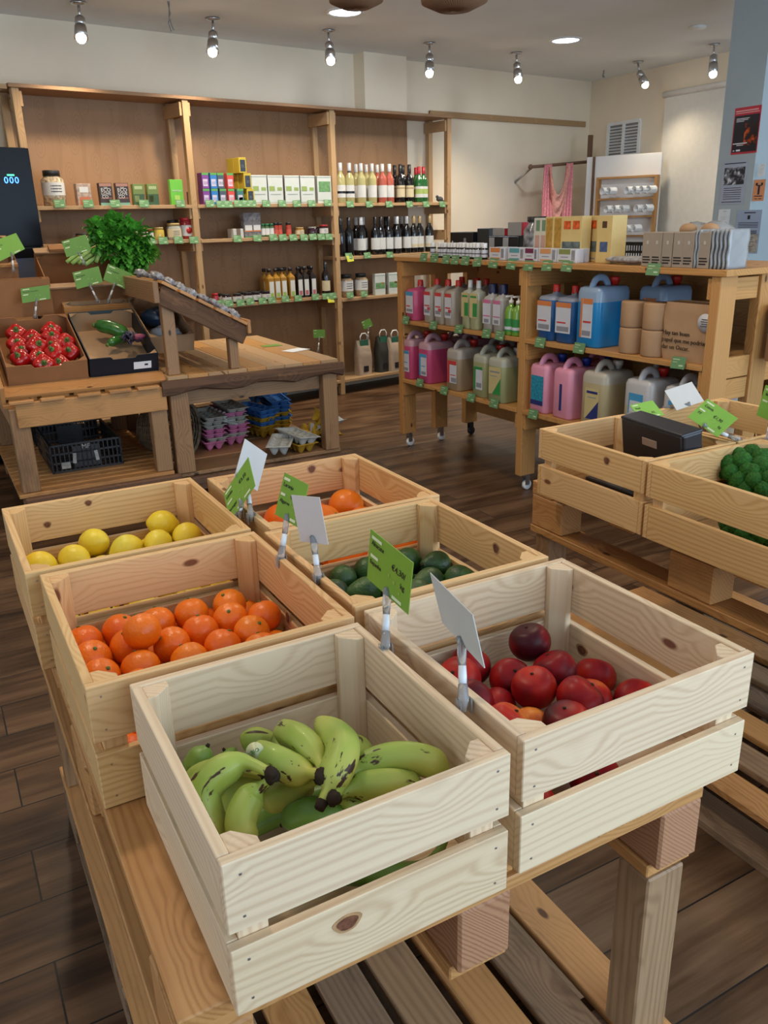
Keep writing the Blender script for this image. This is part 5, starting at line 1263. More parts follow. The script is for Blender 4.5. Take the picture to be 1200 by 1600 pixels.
put(jar('preserve_jar', 'jar', gls['berry'], caps['red'], lab, .075, .036), 507, 361, 1.30, 'dark jar with red lid at the right of the second middle shelf', None)
put(jar('preserve_jar', 'jar', gls['berry'], goldlid, None, .07, .028), 497, 361, 1.30, 'dark jar with gold lid standing behind the squat ones', None, SY+.13)
# bay 2 third shelf
jm = jar('jam_jar', 'jar', gls['berry'], blacklid, lab, .075, .034, (.2, .7))
row(jm, [354, 370, 387, 400, 416], .83, 462, 'dark jam jar with black lid and white label', 'in the front row of jams', 'jam jars on the third shelf', SY+.035)
row(jm, [346, 378, 393, 407], .83, 458, 'dark jam jar with black lid', 'in the rear row of jams', 'jam jars behind the front row', SY+.12)
put(jar('jam_jar', 'jar', gls['redj'], caps['red'], None, .085, .025), 337, 462, .83, 'slim red jar at the far left of the jams', None)
def sq_bottle(kind, accent):
    r = thing('oil_bottle', '', 'bottle'); H = .235; w = .028
    sqs = math.sqrt(2)
    MB().lathe([(w*sqs, 0), (w*sqs, H*.70), (w*.6, H*.80), (.012, H*.84), (.012, H*.93)], 4, ph=math.pi/4, smooth=False).build('glass', gls[kind], r, bevel=.004)
    MB().lathe([(.016, H*.90), (.016, H), (.012, H+.001)], 12).build('cap', darkm, r)
    MB().bx(-w*.72, w*.72, -w-.0012, -w-.0003, H*.08, H*.60).build('label', lab, r)
    MB().bx(-w*.5, w*.5, -w-.002, -w-.0012, H*.10, H*.24).build('label_picture', accent, r)
    return r
ob = sq_bottle('oil', c('lime accent', (.30, .45, .08), .5)); vb = sq_bottle('vin', c('rose accent', (.45, .12, .14), .5))
row(ob, [422, 432, 442, 455], .83, 455, 'square oil bottle with white label', 'in the front row of oils', 'square oil bottles', SY+.04)
row(ob, [414, 436, 446], .83, 450, 'square oil bottle', 'in the rear row of oils', 'square oil bottles behind the front row', SY+.13)
row(vb, [467, 477, 488], .83, 455, 'square dark vinegar bottle with white label', 'of three', 'square vinegar bottles', SY+.04)
row(vb, [470, 484], .83, 450, 'square dark vinegar bottle', 'of the rear pair', 'square vinegar bottles behind', SY+.13)
tb = bottle('vin', 'black', labc, .26, .034); tb.name = 'oil_bottle'
put(tb, 511, 455, .83, 'tall round dark bottle with cream label, alone at the third post', None)
# bay 2 bottom: oil tin, sacks
tin = pack('oil_tin', 'tin', .20, .12, .22, c('olive tin', (.16, .19, .07), .35), [(.1, .9, .55, .9, c('cream tin print', (.42, .38, .2), .5)), (.1, .9, .1, .3, c('red tin print', (.30, .08, .03), .5))])
put(tin, 495, 560, .125, 'olive green oil tin on the bottom shelf behind the egg table', None)
sack = plain('paper sack', (.36, .27, .18), .8, .1, var=.1, scale=12)
for i, (px, w_) in enumerate([(410, .11), (440, .13), (375, .12)]):
    o = MB().ball((0, 0, .07), (w_, .09, .075), 16, 10, fn=lambda d: 1+.08*math.sin(5*d.x+3*d.z)).build('paper_sack', sack); p = onpl(px, 600, (0, 1, 0), SY+.12); o.location = (p.x, SY+.13, .127)
    tag(o, 'crumpled brown sack, %s of three on the bottom shelf behind the egg table' % ['middle', 'rightmost', 'leftmost'][i], 'sack', 'paper sacks on the bottom shelf')
# bay 3: wines
wb1 = bottle('clear', 'white', lab, band=(.24, .30, darkm)); wb2 = bottle('clear', 'white', lab); wr = bottle('rose', 'white', lab)
wk = bottle('dark', 'black', labc, band=(.36, .40, caps['gold'])); wg = bottle('green', 'red', lab, .285, band=(.24, .38, c('lime label', (.35, .45, .12), .5)))
row(wb1, [534, 548], 1.535, 300, 'white wine bottle with a dark band on its label', 'of the pair', 'white wines with banded labels')
row(wb2, [566, 583], 1.535, 300, 'white wine bottle with plain white label', 'in front', 'white wines with plain labels')
row(wb2, [557, 573], 1.535, 298, 'white wine bottle', 'in the rear row of the top wine shelf', 'white wines behind', SY+.16)
row(wr, [599, 610], 1.535, 300, 'rose wine bottle', 'in the front row', 'rose wines')
row(wr, [590], 1.535, 298, 'rose wine bottle in the rear row', '', 'rose wines', SY+.16)
row(wk, [627, 641], 1.535, 300, 'dark bottle with black neck and cream label', 'in the front row', 'dark sparkling wines')
row(wk, [617, 630], 1.535, 298, 'dark bottle with black neck', 'in the rear row', 'dark sparkling wines behind', SY+.16)
row(wg, [656, 663], 1.535, 300, 'green bottle with red neck', 'in the front row', 'green bottles with red necks')
row(wg, [650], 1.535, 298, 'green bottle with red neck in the rear row', '', 'green bottles with red necks', SY+.16)
pg = MB(); pg.ball((0, 0, .025), (.035, .025, .022), 12, 8); pg.ball((-.03, 0, .045), (.015, .013, .013), 10, 6); pg.cyl((.02, 0, .02), (.055, 0, .008), .008, .003); o = pg.build('bird_figurine', plain('dark clay', (.05, .05, .055), .7)); p = onpl(687, 312, (0, 1, 0), SY+.05); o.location = (p.x, SY+.05, 1.536)
tag(o, 'small dark grey bird shaped figurine at the end of the top wine shelf', 'figurine')
kr = bottle('dark', 'black', None); kw = bottle('dark', 'white', lab); kg = bottle('dark', 'gold', lab, band=(.16, .24, labc)); kk = bottle('dark', 'black', lab)
row(kr, [534, 547], 1.125, 380, 'unlabelled dark red wine bottle', 'at the left end of the red wine shelf', 'black necked reds')
row(kw, [565], 1.125, 380, 'red wine bottle with white neck and spotted label', '', 'white necked reds', SY+.05)
row(kw, [557, 568], 1.125, 378, 'red wine bottle with white neck', 'behind the spotted label bottle', 'white necked reds behind', SY+.15)
row(kk, [588, 597, 609], 1.125, 380, 'black-necked red wine bottle with white label', 'of three', 'black necked reds with labels')
row(kk, [603], 1.125, 378, 'black-necked red wine bottle in the rear row', '', 'black necked reds with labels behind', SY+.16)
row(kw, [622, 637], 1.125, 380, 'white-necked red wine bottle with white label', 'of the central pair', 'white necked reds, centre')
row(kw, [618, 628], 1.125, 378, 'white-necked red wine bottle', 'of the rear central pair', 'white necked reds, centre rear', SY+.16)
row(kg, [648, 657, 672], 1.125, 380, 'gold-necked red wine bottle with two-tone label', 'of three', 'gold necked reds')
sj = jar('storage_jar', 'jar', c('grains in glass', (.34, .24, .14), .25, var=.3, scale=80), blacklid, lab, .185, .058, (.28, .72), neck=.75)
row(sj, [541, 564], .795, 445, 'glass storage jar with black lid and white label', 'of the pair in the right bay', 'storage jars in the right bay', SY+.09)
lw = pack('cracker_box', 'box', .10, .05, .175, c('white carton', (.55, .58, .54), .5), [(.05, .95, .30, .58, c('leaf panel', (.13, .28, .11), .5)), (.6, .8, .50, .60, c('orange dot print', (.6, .22, .03), .5)), (.0, 1, .9, .93, c('grey print', (.3, .35, .33), .5))], side=darkm)
row(lw, [592, 613], .795, 445, 'white carton with a green band', 'of the pair in the right bay', 'white cartons with green band', SY+.04, -.1)
# paper carrier sacks at the bottom of bay 3
def flour(label, px, wd, m, dk, h=.30, rz=0, y=SY+.09):
    p = onpl(px, 560, (0, 1, 0), y); r = thing('flour_bag', label, 'bag', (p.x, y, .1255), rz, 'flour bags with handles')
    w = wd; d = .10
    def f(u, v):
        a = 2*math.pi*u; k = 1-.25*max(0, v-.75)*4*.35; cx = math.copysign(abs(math.cos(a))**.45, math.cos(a)); cy = math.copysign(abs(math.sin(a))**.45, math.sin(a))
        return Vector((cx*w/2*(1+.03*math.sin(9*v+3*a)), cy*d/2*(1-.75*max(0, v-.6)/.4)*(1+.05*math.sin(7*v+2*a)), v*h))
    MB().grid(f, 32, 14).build('paper_body', m, r)
    mb = MB(); mb.bx(-w*.30, w*.30, -.028, -.022, h*.80, h+.0); mb.build('top_band', dk, r)
    MB().tube([(-.035, -.02, h*.98), (-.038, -.02, h+.03), (-.02, -.02, h+.055), (.02, -.02, h+.055), (.038, -.02, h+.03), (.035, -.02, h*.98)], .006, 6).build('handle', whitem, r)
    MB().bx(-w*.2, w*.15, -d/2-.003, -d/2-.001, .03, .08).build('dark_label', darkm, r)
grb = c('green paper band', (.02, .12, .07), .6)
flour('pale paper flour bag with green band and white handle, in front', 567, .15, plain('kraft paper', (.42, .33, .25), .8, .1, var=.1, scale=14), grb)
flour('dark flour bag with white handle right of the pale one', 597, .13, plain('dark paper', (.05, .05, .045), .7, .1), grb, .31)
flour('pale flour bag half hidden by the detergent shelf', 615, .13, MATS['kraft paper'], grb, .30, 0, SY+.05)
# ------------------------------------------------------------------ detergent shelf on casters (two bays, seen obliquely)
KF = 2.805; KX0, KX1, KX2 = -4.41, -3.262, -2.10; KD = .60; KT = 1.19
dsf = thing('refill_shelf', 'orange pine shelf on casters holding refill bottles and canisters', 'shelf', Kw(0, KF, 0), -DK)
def kpost(x, y, w=.045, d=.10, z0=.09): return MB().bx(x, x+w, y, y+d, z0, KT-.0255).build('post', cartw, dsf, bevel=.002)
kposts = [(KX0, 0), (KX1-.0, 0), (KX2-.045, 0), (KX0, .25), (KX1, .25), (KX2-.045, .25), (KX0, .50), (KX2-.045, .50)]
for x, y in kposts: kpost(x, y, .045, .10)
MB().bx(KX0-.012, KX2+.03, -.012, KD+.02, KT-.025, KT).build('top_board', cartw, dsf, bevel=.002)
KZ1, KZ2 = .818, .452
for a, b in ((KX0+.046, KX1-.001), (KX1+.046, KX2-.046)):
    for z_ in (KZ1, KZ2): MB().bx(a, b, -.004, KD-.02, z_-.022, z_).build('shelf_board', cartw, dsf, bevel=.0015)
    MB().bx(a, b, KD-.018, KD-.008, .16, KT-.03).build('back_panel', cartw, dsf)
for x in (KX0, KX1, KX2-.045):
    for z_ in (KT-.115, KZ1-.105, KZ2-.105):
        for s in (-1, 1):
            if (x == KX0 and s < 0) or (x == KX2-.045 and s > 0): continue
            xx = x-.018 if s < 0 else x+.0455; MB().bx(xx, xx+.0175, .004, KD-.03, z_, z_+.08).build('bracket', cartw, dsf, bevel=.001)
for z_ in (KT-.12, KZ1-.06, KZ1-.15, KZ2-.06): MB().bx(KX2-.038, KX2-.012, .101, .249, z_, z_+.085).build('end_rail', cartw, dsf, bevel=.002)
for x, y in kposts:
    cst = MB(); cx, cy = x+.022, y+.05
    cst.bx(cx-.02, cx+.02, cy-.02, cy+.02, .083, .089); cst.bx(cx-.016, cx-.012, cy-.004, cy+.024, .03, .083); cst.bx(cx+.012, cx+.016, cy-.004, cy+.024, .03, .083)
    w_ = cst.build('caster', chrome if y < .4 else darkm, dsf)
    MB().cyl((cx-.010, cy+.016, .028), (cx+.010, cy+.016, .028), .0275, n=20).build('caster_wheel', whitem if y < .4 else darkm, w_, bevel=.003)
fK = lambda x, y, o=.012: onpl(x, y, KY, KF-o)
tags('the refill shelf', [(662, 402), (679, 403), (697, 405), (711, 406), (727, 407), (746, 409), (771, 411), (799, 413), (826, 415), (855, 415), (886, 416), (1021, 421)], fK, -.25, -DK, 'the refill shelf top')
tags('the refill shelf', [(634, 500), (677, 508), (717, 514), (760, 521), (781, 524), (844, 535), (905, 544), (1060, 567)], fK, -.25, -DK, 'the upper refill shelf')
tags('the refill shelf', [(656, 598), (694, 610), (736, 621), (772, 630), (833, 647)], fK, -.25, -DK, 'the lower refill shelf')

# bottles and canisters: origin at base centre, front faces -y
def liq(name, c_, fill, air=None, tint=.55):
    m, nt, b = base(name, c_, .28, .45); L = nt.links.new
    tc = N(nt, 'ShaderNodeTexCoord'); sp_ = N(nt, 'ShaderNodeSeparateXYZ'); L(tc.outputs['Object'], sp_.inputs[0])
    g = N(nt, 'ShaderNodeMath', operation='GREATER_THAN'); L(sp_.outputs['Z'], g.inputs[0]); g.inputs[1].default_value = fill
    mx = N(nt, 'ShaderNodeMix', data_type='RGBA'); L(g.outputs[0], mx.inputs[0]); mx.inputs[6].default_value = (*c_, 1)
    a = air or tuple(x*(1-tint)+.52*tint for x in c_); mx.inputs[7].default_value = (*a, 1); L(mx.outputs[2], b.inputs['Base Color'])
    b.inputs['Transmission Weight'].default_value = .12; b.inputs['Subsurface Weight'].default_value = .0
    return m
def rrect(w, d, r, n=5):
    P = []
    for cx, cy, a0 in ((w/2-r, d/2-r, 0), (-w/2+r, d/2-r, 90), (-w/2+r, -d/2+r, 180), (w/2-r, -d/2+r, 270)):
        for i in range(n): a = R(a0+90*i/(n-1)); P.append((cx+r*math.cos(a), cy+r*math.sin(a)))
    return P
def loft(mb, secs):
    k = len(secs[0][0]); b = [(x, y, z) for P, z in secs for x, y in P]
    fs = [(j*k+i, j*k+(i+1) % k, (j+1)*k+(i+1) % k, (j+1)*k+i) for j in range(len(secs)-1) for i in range(k)]
    fs += [tuple(reversed(range(k))), tuple((len(secs)-1)*k+i for i in range(k))]
    return mb.add(b, fs, None, 0, True)
def bottleK(name, m, capm, w, d, h, labelm=None, accents=(), capr=.018, neckh=.03, labz=(.18, .72), labw=.72):
    r = thing(name, '', 'bottle'); mb = MB(); rr = min(w, d)*.28; hb = h-neckh-.02
    def S(k): return [(x*k, y*k) for x, y in rrect(w, d, rr)]
    loft(mb, [(S(.94), 0), (S(1), .006), (S(1), hb*.93), (S(.9), hb*.98), ([(x*capr*.9/(w/2)*1.0, y*capr*.9/(d/2)) for x, y in rrect(w, d, rr)], hb+.006), ([(x*capr*.85/(w/2), y*capr*.85/(d/2)) for x, y in rrect(w, d, rr)], hb+.02)])
    mb.build('body', m, r)
    MB().lathe([(capr, hb+.014), (capr*1.02, hb+.018), (capr*.95, h-.003), (capr*.85, h)], 16).build('cap', capm, r)
    if labelm:
        MB().bx(-w*labw/2, w*labw/2, -d/2-.0016, -d/2-.0004, h*labz[0], h*labz[1]).build('label', labelm, r)
        for u0, u1, v0, v1, mm in accents: MB().bx((u0-.5)*w*labw, (u1-.5)*w*labw, -d/2-.0022, -d/2-.0016, h*(labz[0]+(labz[1]-labz[0])*v0), h*(labz[0]+(labz[1]-labz[0])*v1)).build('label_print', mm, r)
    return r
def canister(name, m, capm, w, d, h, labelm=None, accents=(), labz=(.16, .62), labw=.62, side=False, poly=None):
    """square jerrycan: body, arched handle at the front half, cap at the back half of its top (seen along x)"""
    r = thing(name, '', 'canister'); mb = MB(); rr = min(w, d)*.2; hb = h*.865
    P = rrect(w, d, rr)
    loft(mb, [([(x*.95, y*.95) for x, y in P], 0), (P, .008), (P, hb*.90), ([(x*.93, y*.95) for x, y in P], hb*.97), ([(x*.75, y*.82) for x, y in P], hb)])
    # handle loop runs along y over the front part
    y0, y1 = -d*.40, d*.10
    hp = catmull([Vector((0, y0, hb*.90)), Vector((0, y0+.010, hb*1.03)), Vector((0, y0+.034, h*.975)), Vector((0, y1-.03, h*.975)), Vector((0, y1-.004, hb*1.04)), Vector((0, y1+.004, hb*.95))], 4)
    mb.tube(hp, .0125, 10, flat=1.35)
    mb.build('body', m, r)
    cr_ = .024
    MB().lathe([(cr_*.8, hb-.004), (cr_*.8, hb+.012), (cr_, hb+.013), (cr_, hb+.034), (cr_*.9, hb+.037)], 18, loc=(0, d*.30, 0)).build('cap', capm, r)
    if labelm:
        MB().bx(-w*labw/2, w*labw/2, -d/2-.0018, -d/2-.0004, h*labz[0], h*labz[1]).build('label', labelm, r)
        H_ = h*(labz[1]-labz[0])
        for u0, u1, v0, v1, mm in accents: MB().bx((u0-.5)*w*labw, (u1-.5)*w*labw, -d/2-.0025, -d/2-.0018, h*labz[0]+H_*v0, h*labz[0]+H_*v1).build('label_print', mm, r)
        if poly:
            MB().slab([((u-.5)*w*labw, -d/2-.0019, h*labz[0]+H_*v) for u, v in poly[0]], (0, -1, 0), .0009).build('label_print', poly[1], r)
    return r
redc = plain('red cap', (.60, .03, .02), .35); whc = plain('milky cap', (.60, .58, .52), .4); navc = plain('navy cap', (.012, .018, .07), .35); bluc = plain('blue cap', (.02, .05, .35), .35)
lw_ = plain('canister label white', (.58, .60, .66), .45); lbl = plain('label blue', (.06, .30, .55), .5); lred = plain('label red', (.55, .05, .05), .5); lgr = plain('label green', (.03, .25, .06), .5)
lora = plain('label orange', (.62, .20, .06), .5); lyel = plain('label straw', (.55, .46, .22), .5); lpk = plain('label pink', (.55, .16, .30), .5); lnavy = plain('label navy', (.02, .03, .16), .5); lgrey = plain('label grey print', (.25, .26, .3), .5); lteal = plain('label teal', (.02, .25, .38), .4, var=.4, scale=90)
pinkl = liq('pink soap', (.62, .10, .24), .195); pink5 = liq('pink soap in canister', (.58, .08, .20), .205); clr = liq('clear soap', (.42, .38, .30), .02, (.42, .38, .32)); clr5 = liq('amber clear soap', (.36, .27, .17), .185); grn5 = liq('green clear soap', (.36, .38, .19), .195)
grnl = liq('olive bottle', (.40, .42, .24), .16); bl2 = liq('blue cleaner', (.015, .10, .30), .195); bl5 = liq('bright blue cleaner', (.02, .27, .62), .205); fpink = plain('rosy plastic', (.72, .30, .42), .35); milky = liq('milky yellow soap', (.50, .42, .24), .205); milkw = liq('milky softener', (.56, .50, .36), .14, (.55, .55, .56)); softb = liq('milky softener, pale', (.50, .52, .55), .02, (.50, .52, .55))
def putK(root, px, py, z, off, label, group, rz=0, scale=None):
    if z < KT-.01: p = onpl(px, py, KY, KF+.015) + KY*(off-.015)
    else: p = onpl(px, py, KY, KF+off)
    p.z = z+.0005
    return place(root, p, -DK+rz, label, group, scale)
def rowK(root, pxs, z, off, what, where, group, scale=None, dx=0):
    for i, (x, y) in enumerate(pxs): putK(root, x, y, z, off, '%s%s %s' % (what, ', '+od(i, len(pxs)) if len(pxs) > 1 else '', where), group, rng.uniform(-.04, .04), scale)
acc = [(.0, 1, .82, 1, lbl), (.1, .6, .3, .36, lred), (.1, .9, .08, .2, lgrey)]
pb1 = bottleK('refill_bottle', pinkl, redc, .115, .16, .235, lw_, acc)
rowK(pb1, [(640, 460)], KZ1, .095, 'tall pink refill bottle with red cap and blue-topped label', 'at the far end of the upper refill shelf', None)
acr = [(.0, 1, .85, 1, lred), (.1, .9, .38, .44, lred), (.1, .9, .10, .25, lgrey), (.55, 1, .22, .35, lred)]
cb1 = bottleK('refill_bottle', clr, redc, .085, .15, .25, lw_, acr)
rowK(cb1, [(667, 460), (684, 462), (700, 465)], KZ1, .09, 'colourless refill bottle with red cap and red-white label', 'of three', 'colourless refill bottles')
rowK(cb1, [(667, 450), (690, 450), (704, 450)], KZ1, .27, 'colourless refill bottle with red cap in the rear row', 'of three', 'colourless refill bottles behind')
sv = bottleK('refill_bottle', grnl, plain('white screw cap', (.62, .62, .60), .4), .07, .075, .26, lyel, [(.45, 1, .05, .6, lgr), (.1, .9, .82, .9, lgr)], .014, .035, (.25, .75), .9)
rowK(sv, [(727, 470), (740, 471)], KZ1, .05, 'slim greenish bottle with white cap and green leaf label', 'of two', 'slim greenish bottles')
dk = bottleK('refill_bottle', liq('grey clear soap', (.40, .38, .34), .17), navc, .075, .085, .25, lw_, [(.0, 1, .85, 1, lpk), (.05, .95, .30, .35, lpk), (.2, .8, .05, .2, lgrey)], .024, .045, (.18, .68), .85)
rowK(dk, [(761, 474), (777, 476)], KZ1, .055, 'bottle with wide navy cap and pink-white label', 'of two', 'navy capped bottles')
# pump bottles
pg_ = thing('pump_bottle', '', 'bottle'); pm = glass('green soap', (.16, .34, .04))
MB().lathe([(.030, 0), (.032, .006), (.032, .12), (.026, .14), (.012, .15), (.012, .16)], 18).build('bottle', pm, pg_)
mb = MB(); mb.lathe([(.013, .16), (.013, .175), (.005, .178), (.005, .195)], 12); mb.bx(-.006, .006, -.035, .008, .193, .201); mb.build('pump', whitem, pg_)
MB().lathe([(.0327, .02), (.0327, .085)], 20, cap=False).build('label', lgr, pg_); MB().lathe([(.0331, .03), (.0331, .045)], 20, cap=False).build('label_band', lw_, pg_)
rowK(pg_, [(793, 480), (804, 484)], KZ1, .04, 'small green soap bottle with white pump', 'beside the middle post', 'green pump bottles')
# bay 2 upper
ac2 = [(.0, 1, .84, 1, lora), (.1, .7, .32, .37, lred), (.1, .9, .06, .22, lgrey)]
bb1 = bottleK('refill_bottle', bl2, redc, .125, .15, .265, lw_, ac2, labw=.8)
rowK(bb1, [(848, 495), (877, 500)], KZ1, .10, 'dark blue refill bottle with red cap and orange-white label', 'of two', 'dark blue refill bottles')
rowK(bb1, [(862, 490), (888, 490)], KZ1, .30, 'dark blue refill bottle in the rear row', 'of two', 'dark blue refill bottles behind')
bc5 = canister('canister', bl5, redc, .150, .21, .315, lw_, [(.0, .16, .0, 1, lora), (.2, 1, .86, 1, lora), (.25, .9, .38, .43, lred), (.2, .9, .05, .18, lgrey)], (.14, .70), .50)
putK(bc5, 916, 500, KZ1, .12, 'large bright blue canister with red cap and orange-edged label', None, .0, (1, 1, 1))
putK(bc5, 965, 485, KZ1, .32, 'second bright blue canister behind the brown paper rolls', None)
kraft = plain('kraft wrap', (.40, .245, .135), .75, .2, var=.05, scale=20, bump=.15); kraftl = plain('printed black letters', (.02, .015, .012), .6)
def roll(h=.225, w=.115):
    r = thing('paper_roll', '', 'paper roll'); mb = MB()
    for k in range(2): mb.lathe([(w/2*.96, k*h/2+.001), (w/2, k*h/2+.008), (w/2, (k+1)*h/2-.008), (w/2*.96, (k+1)*h/2-.001)], 28)
    mb.build('wrapped_rolls', kraft, r)
    return r
r1 = roll()
putK(r1, 979, 520, KZ1, .055, 'brown wrapped kitchen paper roll, left of the two beside the brown pack', None)
putK(r1, 1014, 524, KZ1, .055, 'brown wrapped kitchen paper roll touching the brown pack', None)
pk_ = thing('toilet_paper_pack', 'large brown paper-wrapped pack with black Spanish lettering and round white sticker', 'pack', Kw(0, 0, 0), -DK)
pc = onpl(1070, 540, KY, KF+.02)+KY*.06; pk_.location = (pc.x, pc.y, KZ1+.0005); pw = .262
def fpack(u, v):
    a = 2*math.pi*u; cx = math.copysign(abs(math.cos(a))**.22, math.cos(a)); cy = math.copysign(abs(math.sin(a))**.22, math.sin(a)); k = 1-.05*abs(2*v-1)**5
    return Vector((cx*pw/2*k*(1+.006*math.sin(11*v+5*a)), cy*.056*k*(1+.02*math.sin(14*v+3*a)), v*.235))
mb = MB(); mb.grid(fpack, 60, 16); mb.build('wrapper', kraft, pk_); MB().bx(-pw*.46, pw*.46, -.045, .045, .005, .230).build('inner_pack', kraft, pk_)
for k, (s, z_) in enumerate((('Hay tan buen', .112), ('papel que me podrían', .083), ('dar un Oscar.', .054))):
    text(s, .0255, kraftl, pk_, frameM((-pw/2+.012, -.0600, z_), (1, 0, 0), (0, 0, 1)), align='LEFT', depth=.0006)
MB().lathe([(.036, 0), (.036, .001)], 28, loc=(pw*.33, -.0595, .165), M=Matrix.Rotation(R(90), 3, 'X')).build('round_sticker', lw_, pk_)
mb = MB()
for k in range(4): mb.bx(pw*.33-.02+.004*(k % 2), pw*.33+.02-.004*(k % 2), -.0625, -.0612, .150+k*.009, .1525+k*.009)
mb.build('sticker_text', kraftl, pk_)
def rolltext(px, py, ls, label_):
    pass
for i, (px, py) in enumerate([(1146, 525), (1166, 528)]): putK(r1, px, py, KZ1, .33, 'brown wrapped paper roll seen through the open shelf end, %s' % ['front one', 'rear one'][i], 'paper rolls behind the shelf end', 0)
# lower shelf bay 1
p5 = canister('canister', pink5, redc, .125, .20, .285, lw_, [(.0, .2, .0, 1, lbl), (.2, 1, .85, 1, lbl), (.3, .8, .42, .46, lbl), (.3, .9, .06, .2, lgrey)])
rowK(p5, [(634, 560), (661, 566)], KZ2, .115, 'pink five litre canister with red cap', 'of two', 'pink canisters')
rowK(p5, [(650, 545), (672, 548)], KZ2, .34, 'pink canister in the rear row behind the front pink ones', 'of two', 'pink canisters behind')
c5 = canister('canister', clr5, redc, .13, .20, .28, lw_, [(.0, .22, .0, 1, lred), (.22, 1, .82, 1, lred), (.3, .9, .34, .38, lred), (.4, 1, .05, .25, lgrey)])
rowK(c5, [(706, 575)], KZ2, .115, 'colourless canister with red cap and red label', 'between the pink and greenish canisters', None)
rowK(c5, [(712, 555), (728, 560)], KZ2, .34, 'colourless canister in the rear row', 'of two', 'colourless canisters behind')
g5 = canister('canister', grn5, redc, .12, .20, .275, lw_, [(.0, .22, .0, 1, lgr), (.22, 1, .88, 1, lgr), (.3, .9, .1, .3, lgrey)])
rowK(g5, [(747, 585)], KZ2, .115, 'pale green canister with green-edged label', 'behind the leaf label canister', None)
g6 = canister('canister', grn5, whc, .14, .20, .28, lyel, [(.1, .9, .80, .86, lgrey), (.1, .7, .66, .69, lgrey)], (.16, .68), .68, poly=([(.3, 0), (1, 0), (1, .62)], lgr))
rowK(g6, [(776, 592)], KZ2, .10, 'pale green canister with straw label and green leaf corner', 'beside the middle post', None)
rowK(g5, [(762, 565)], KZ2, .34, 'pale green canister in the rear row', 'beside the middle post', None)
# lower shelf bay 2
f5 = canister('canister', fpink, bluc, .135, .20, .285, lteal, [(0, 1, .0, .16, lnavy)], (.14, .66), .68)
rowK(f5, [(840, 600)], KZ2, .115, 'rosy pink canister with blue cap and teal label', 'next to the middle post', None)
f6 = canister('canister', fpink, bluc, .135, .20, .285, lnavy, (), (.14, .60), .12)
rowK(f6, [(877, 608)], KZ2, .115, 'rosy pink canister with blue cap turned sideways', 'right of the teal label one', None)
rowK(f5, [(862, 585)], KZ2, .34, 'rosy pink canister in the rear row', 'with blue cap', None)
m5 = canister('canister', milky, whc, .165, .20, .30, lyel, [(.1, .9, .84, .92, lnavy), (.2, .8, .70, .73, lgrey)], (.12, .60), .52, poly=([(.1, 0), (1, 0), (1, .62)], lnavy))
rowK(m5, [(925, 618)], KZ2, .115, 'milky yellow canister with cream cap and navy-cornered label', 'in the middle of the lower shelf', None)
rowK(m5, [(962, 600)], KZ2, .34, 'milky yellow canister in the rear row', 'behind the navy-cornered one', None)
m6 = canister('canister', milkw, redc, .165, .20, .30, lbl, [(.1, .9, .3, .8, lw_), (.2, .8, .1, .2, lnavy)], (.12, .66), .50)
rowK(m6, [(994, 628), (1056, 642)], KZ2, .115, 'milky softener canister with red cap', 'at the near end of the lower shelf', 'milky softener canisters')
rowK(m6, [(1040, 612)], KZ2, .34, 'milky softener canister in the rear row near the shelf end', '', None)
# ---------- things on top
TZ = KT
vial = thing('dropper_vial', '', 'vial'); 
MB().lathe([(.0165, 0), (.017, .003), (.017, .055), (.011, .060)], 14).build('bottle', gls['dark'], vial)
MB().lathe([(.0135, .056), (.014, .059), (.014, .080), (.013, .082)], 14).build('cap', whitem, vial)
MB().lathe([(.0175, .010), (.0175, .048)], 16, cap=False).build('label', lw_, vial); MB().lathe([(.0178, .025), (.0178, .031)], 16, cap=False).build('label_band', prt, vial)
vx = [(677, 397), (688, 398), (692.5, 398), (696, 398), (703, 399), (707, 399), (711, 399), (717, 400), (721, 400), (725, 400), (732, 401), (737, 401), (742, 401), (747, 401), (757, 402)]
rowK(vial, vx, TZ, .035, 'tiny dark vial with white cap', 'in the front row on the refill shelf top', 'dropper vials in front')
rowK(vial, [(720, 397), (726, 397), (740, 398), (747, 398), (752, 398)], TZ, .075, 'tiny dark vial with white cap', 'in the second row on the refill shelf top', 'dropper vials behind')
def packK(name, cat, w, d, h, m, **k): return pack(name, cat, w, d, h, m, **k)
ac_ = [('orange', (.62, .22, .06), 782), ('teal', (.10, .32, .36), 812), ('plum', (.16, .02, .07), 835), ('peach', (.62, .30, .12), 861), ('olive', (.06, .10, .03), 891)]
for nm, rgb, px in ac_:
    mm = c(nm+' print', rgb, .5)
    b_ = pack('remedy_box', 'box', .125 if nm != 'plum' else .10, .05, .062, lw_, [(.1, .7, .62, .98, mm), (.1, .7, .08, .20, mm), (.2, .6, .38, .44, lgrey)] + [(.78+.035*k, .79+.035*k, .2, .9, darkm) for k in range(5)])
    putK(b_, px, 400, TZ, .05, 'small white box with %s printing on the refill shelf top' % nm, 'small white remedy boxes')
    if nm in ('orange', 'peach', 'olive', 'teal'): putK(b_, px+9, 399, TZ, .10, 'small white box with %s printing, behind its twin' % nm, 'small white remedy boxes')
tall = plain('straw carton', (.62, .47, .20), .5, .3, var=.04); goldc = plain('gold printed carton', (.42, .24, .05), .45, .3, var=.25, scale=40)
floral = plain('poppy print', (.60, .10, .02), .5, var=.4, scale=60); scen = plain('landscape print', (.10, .13, .13), .5, var=.5, scale=40)
wtl = pack('tall_box', 'box', .055, .05, .20, plain('pale tall carton', (.58, .56, .46), .5), [(.2, .8, .1, .6, c('pink pattern', (.50, .30, .26), .5)), (.3, .8, .7, .95, c('grey green pattern', (.15, .25, .16), .5))])
rowK(wtl, [(845, 385), (854, 386)], TZ, .12, 'slim pale carton with pink pattern', 'right of the glass jar', 'slim pale cartons')
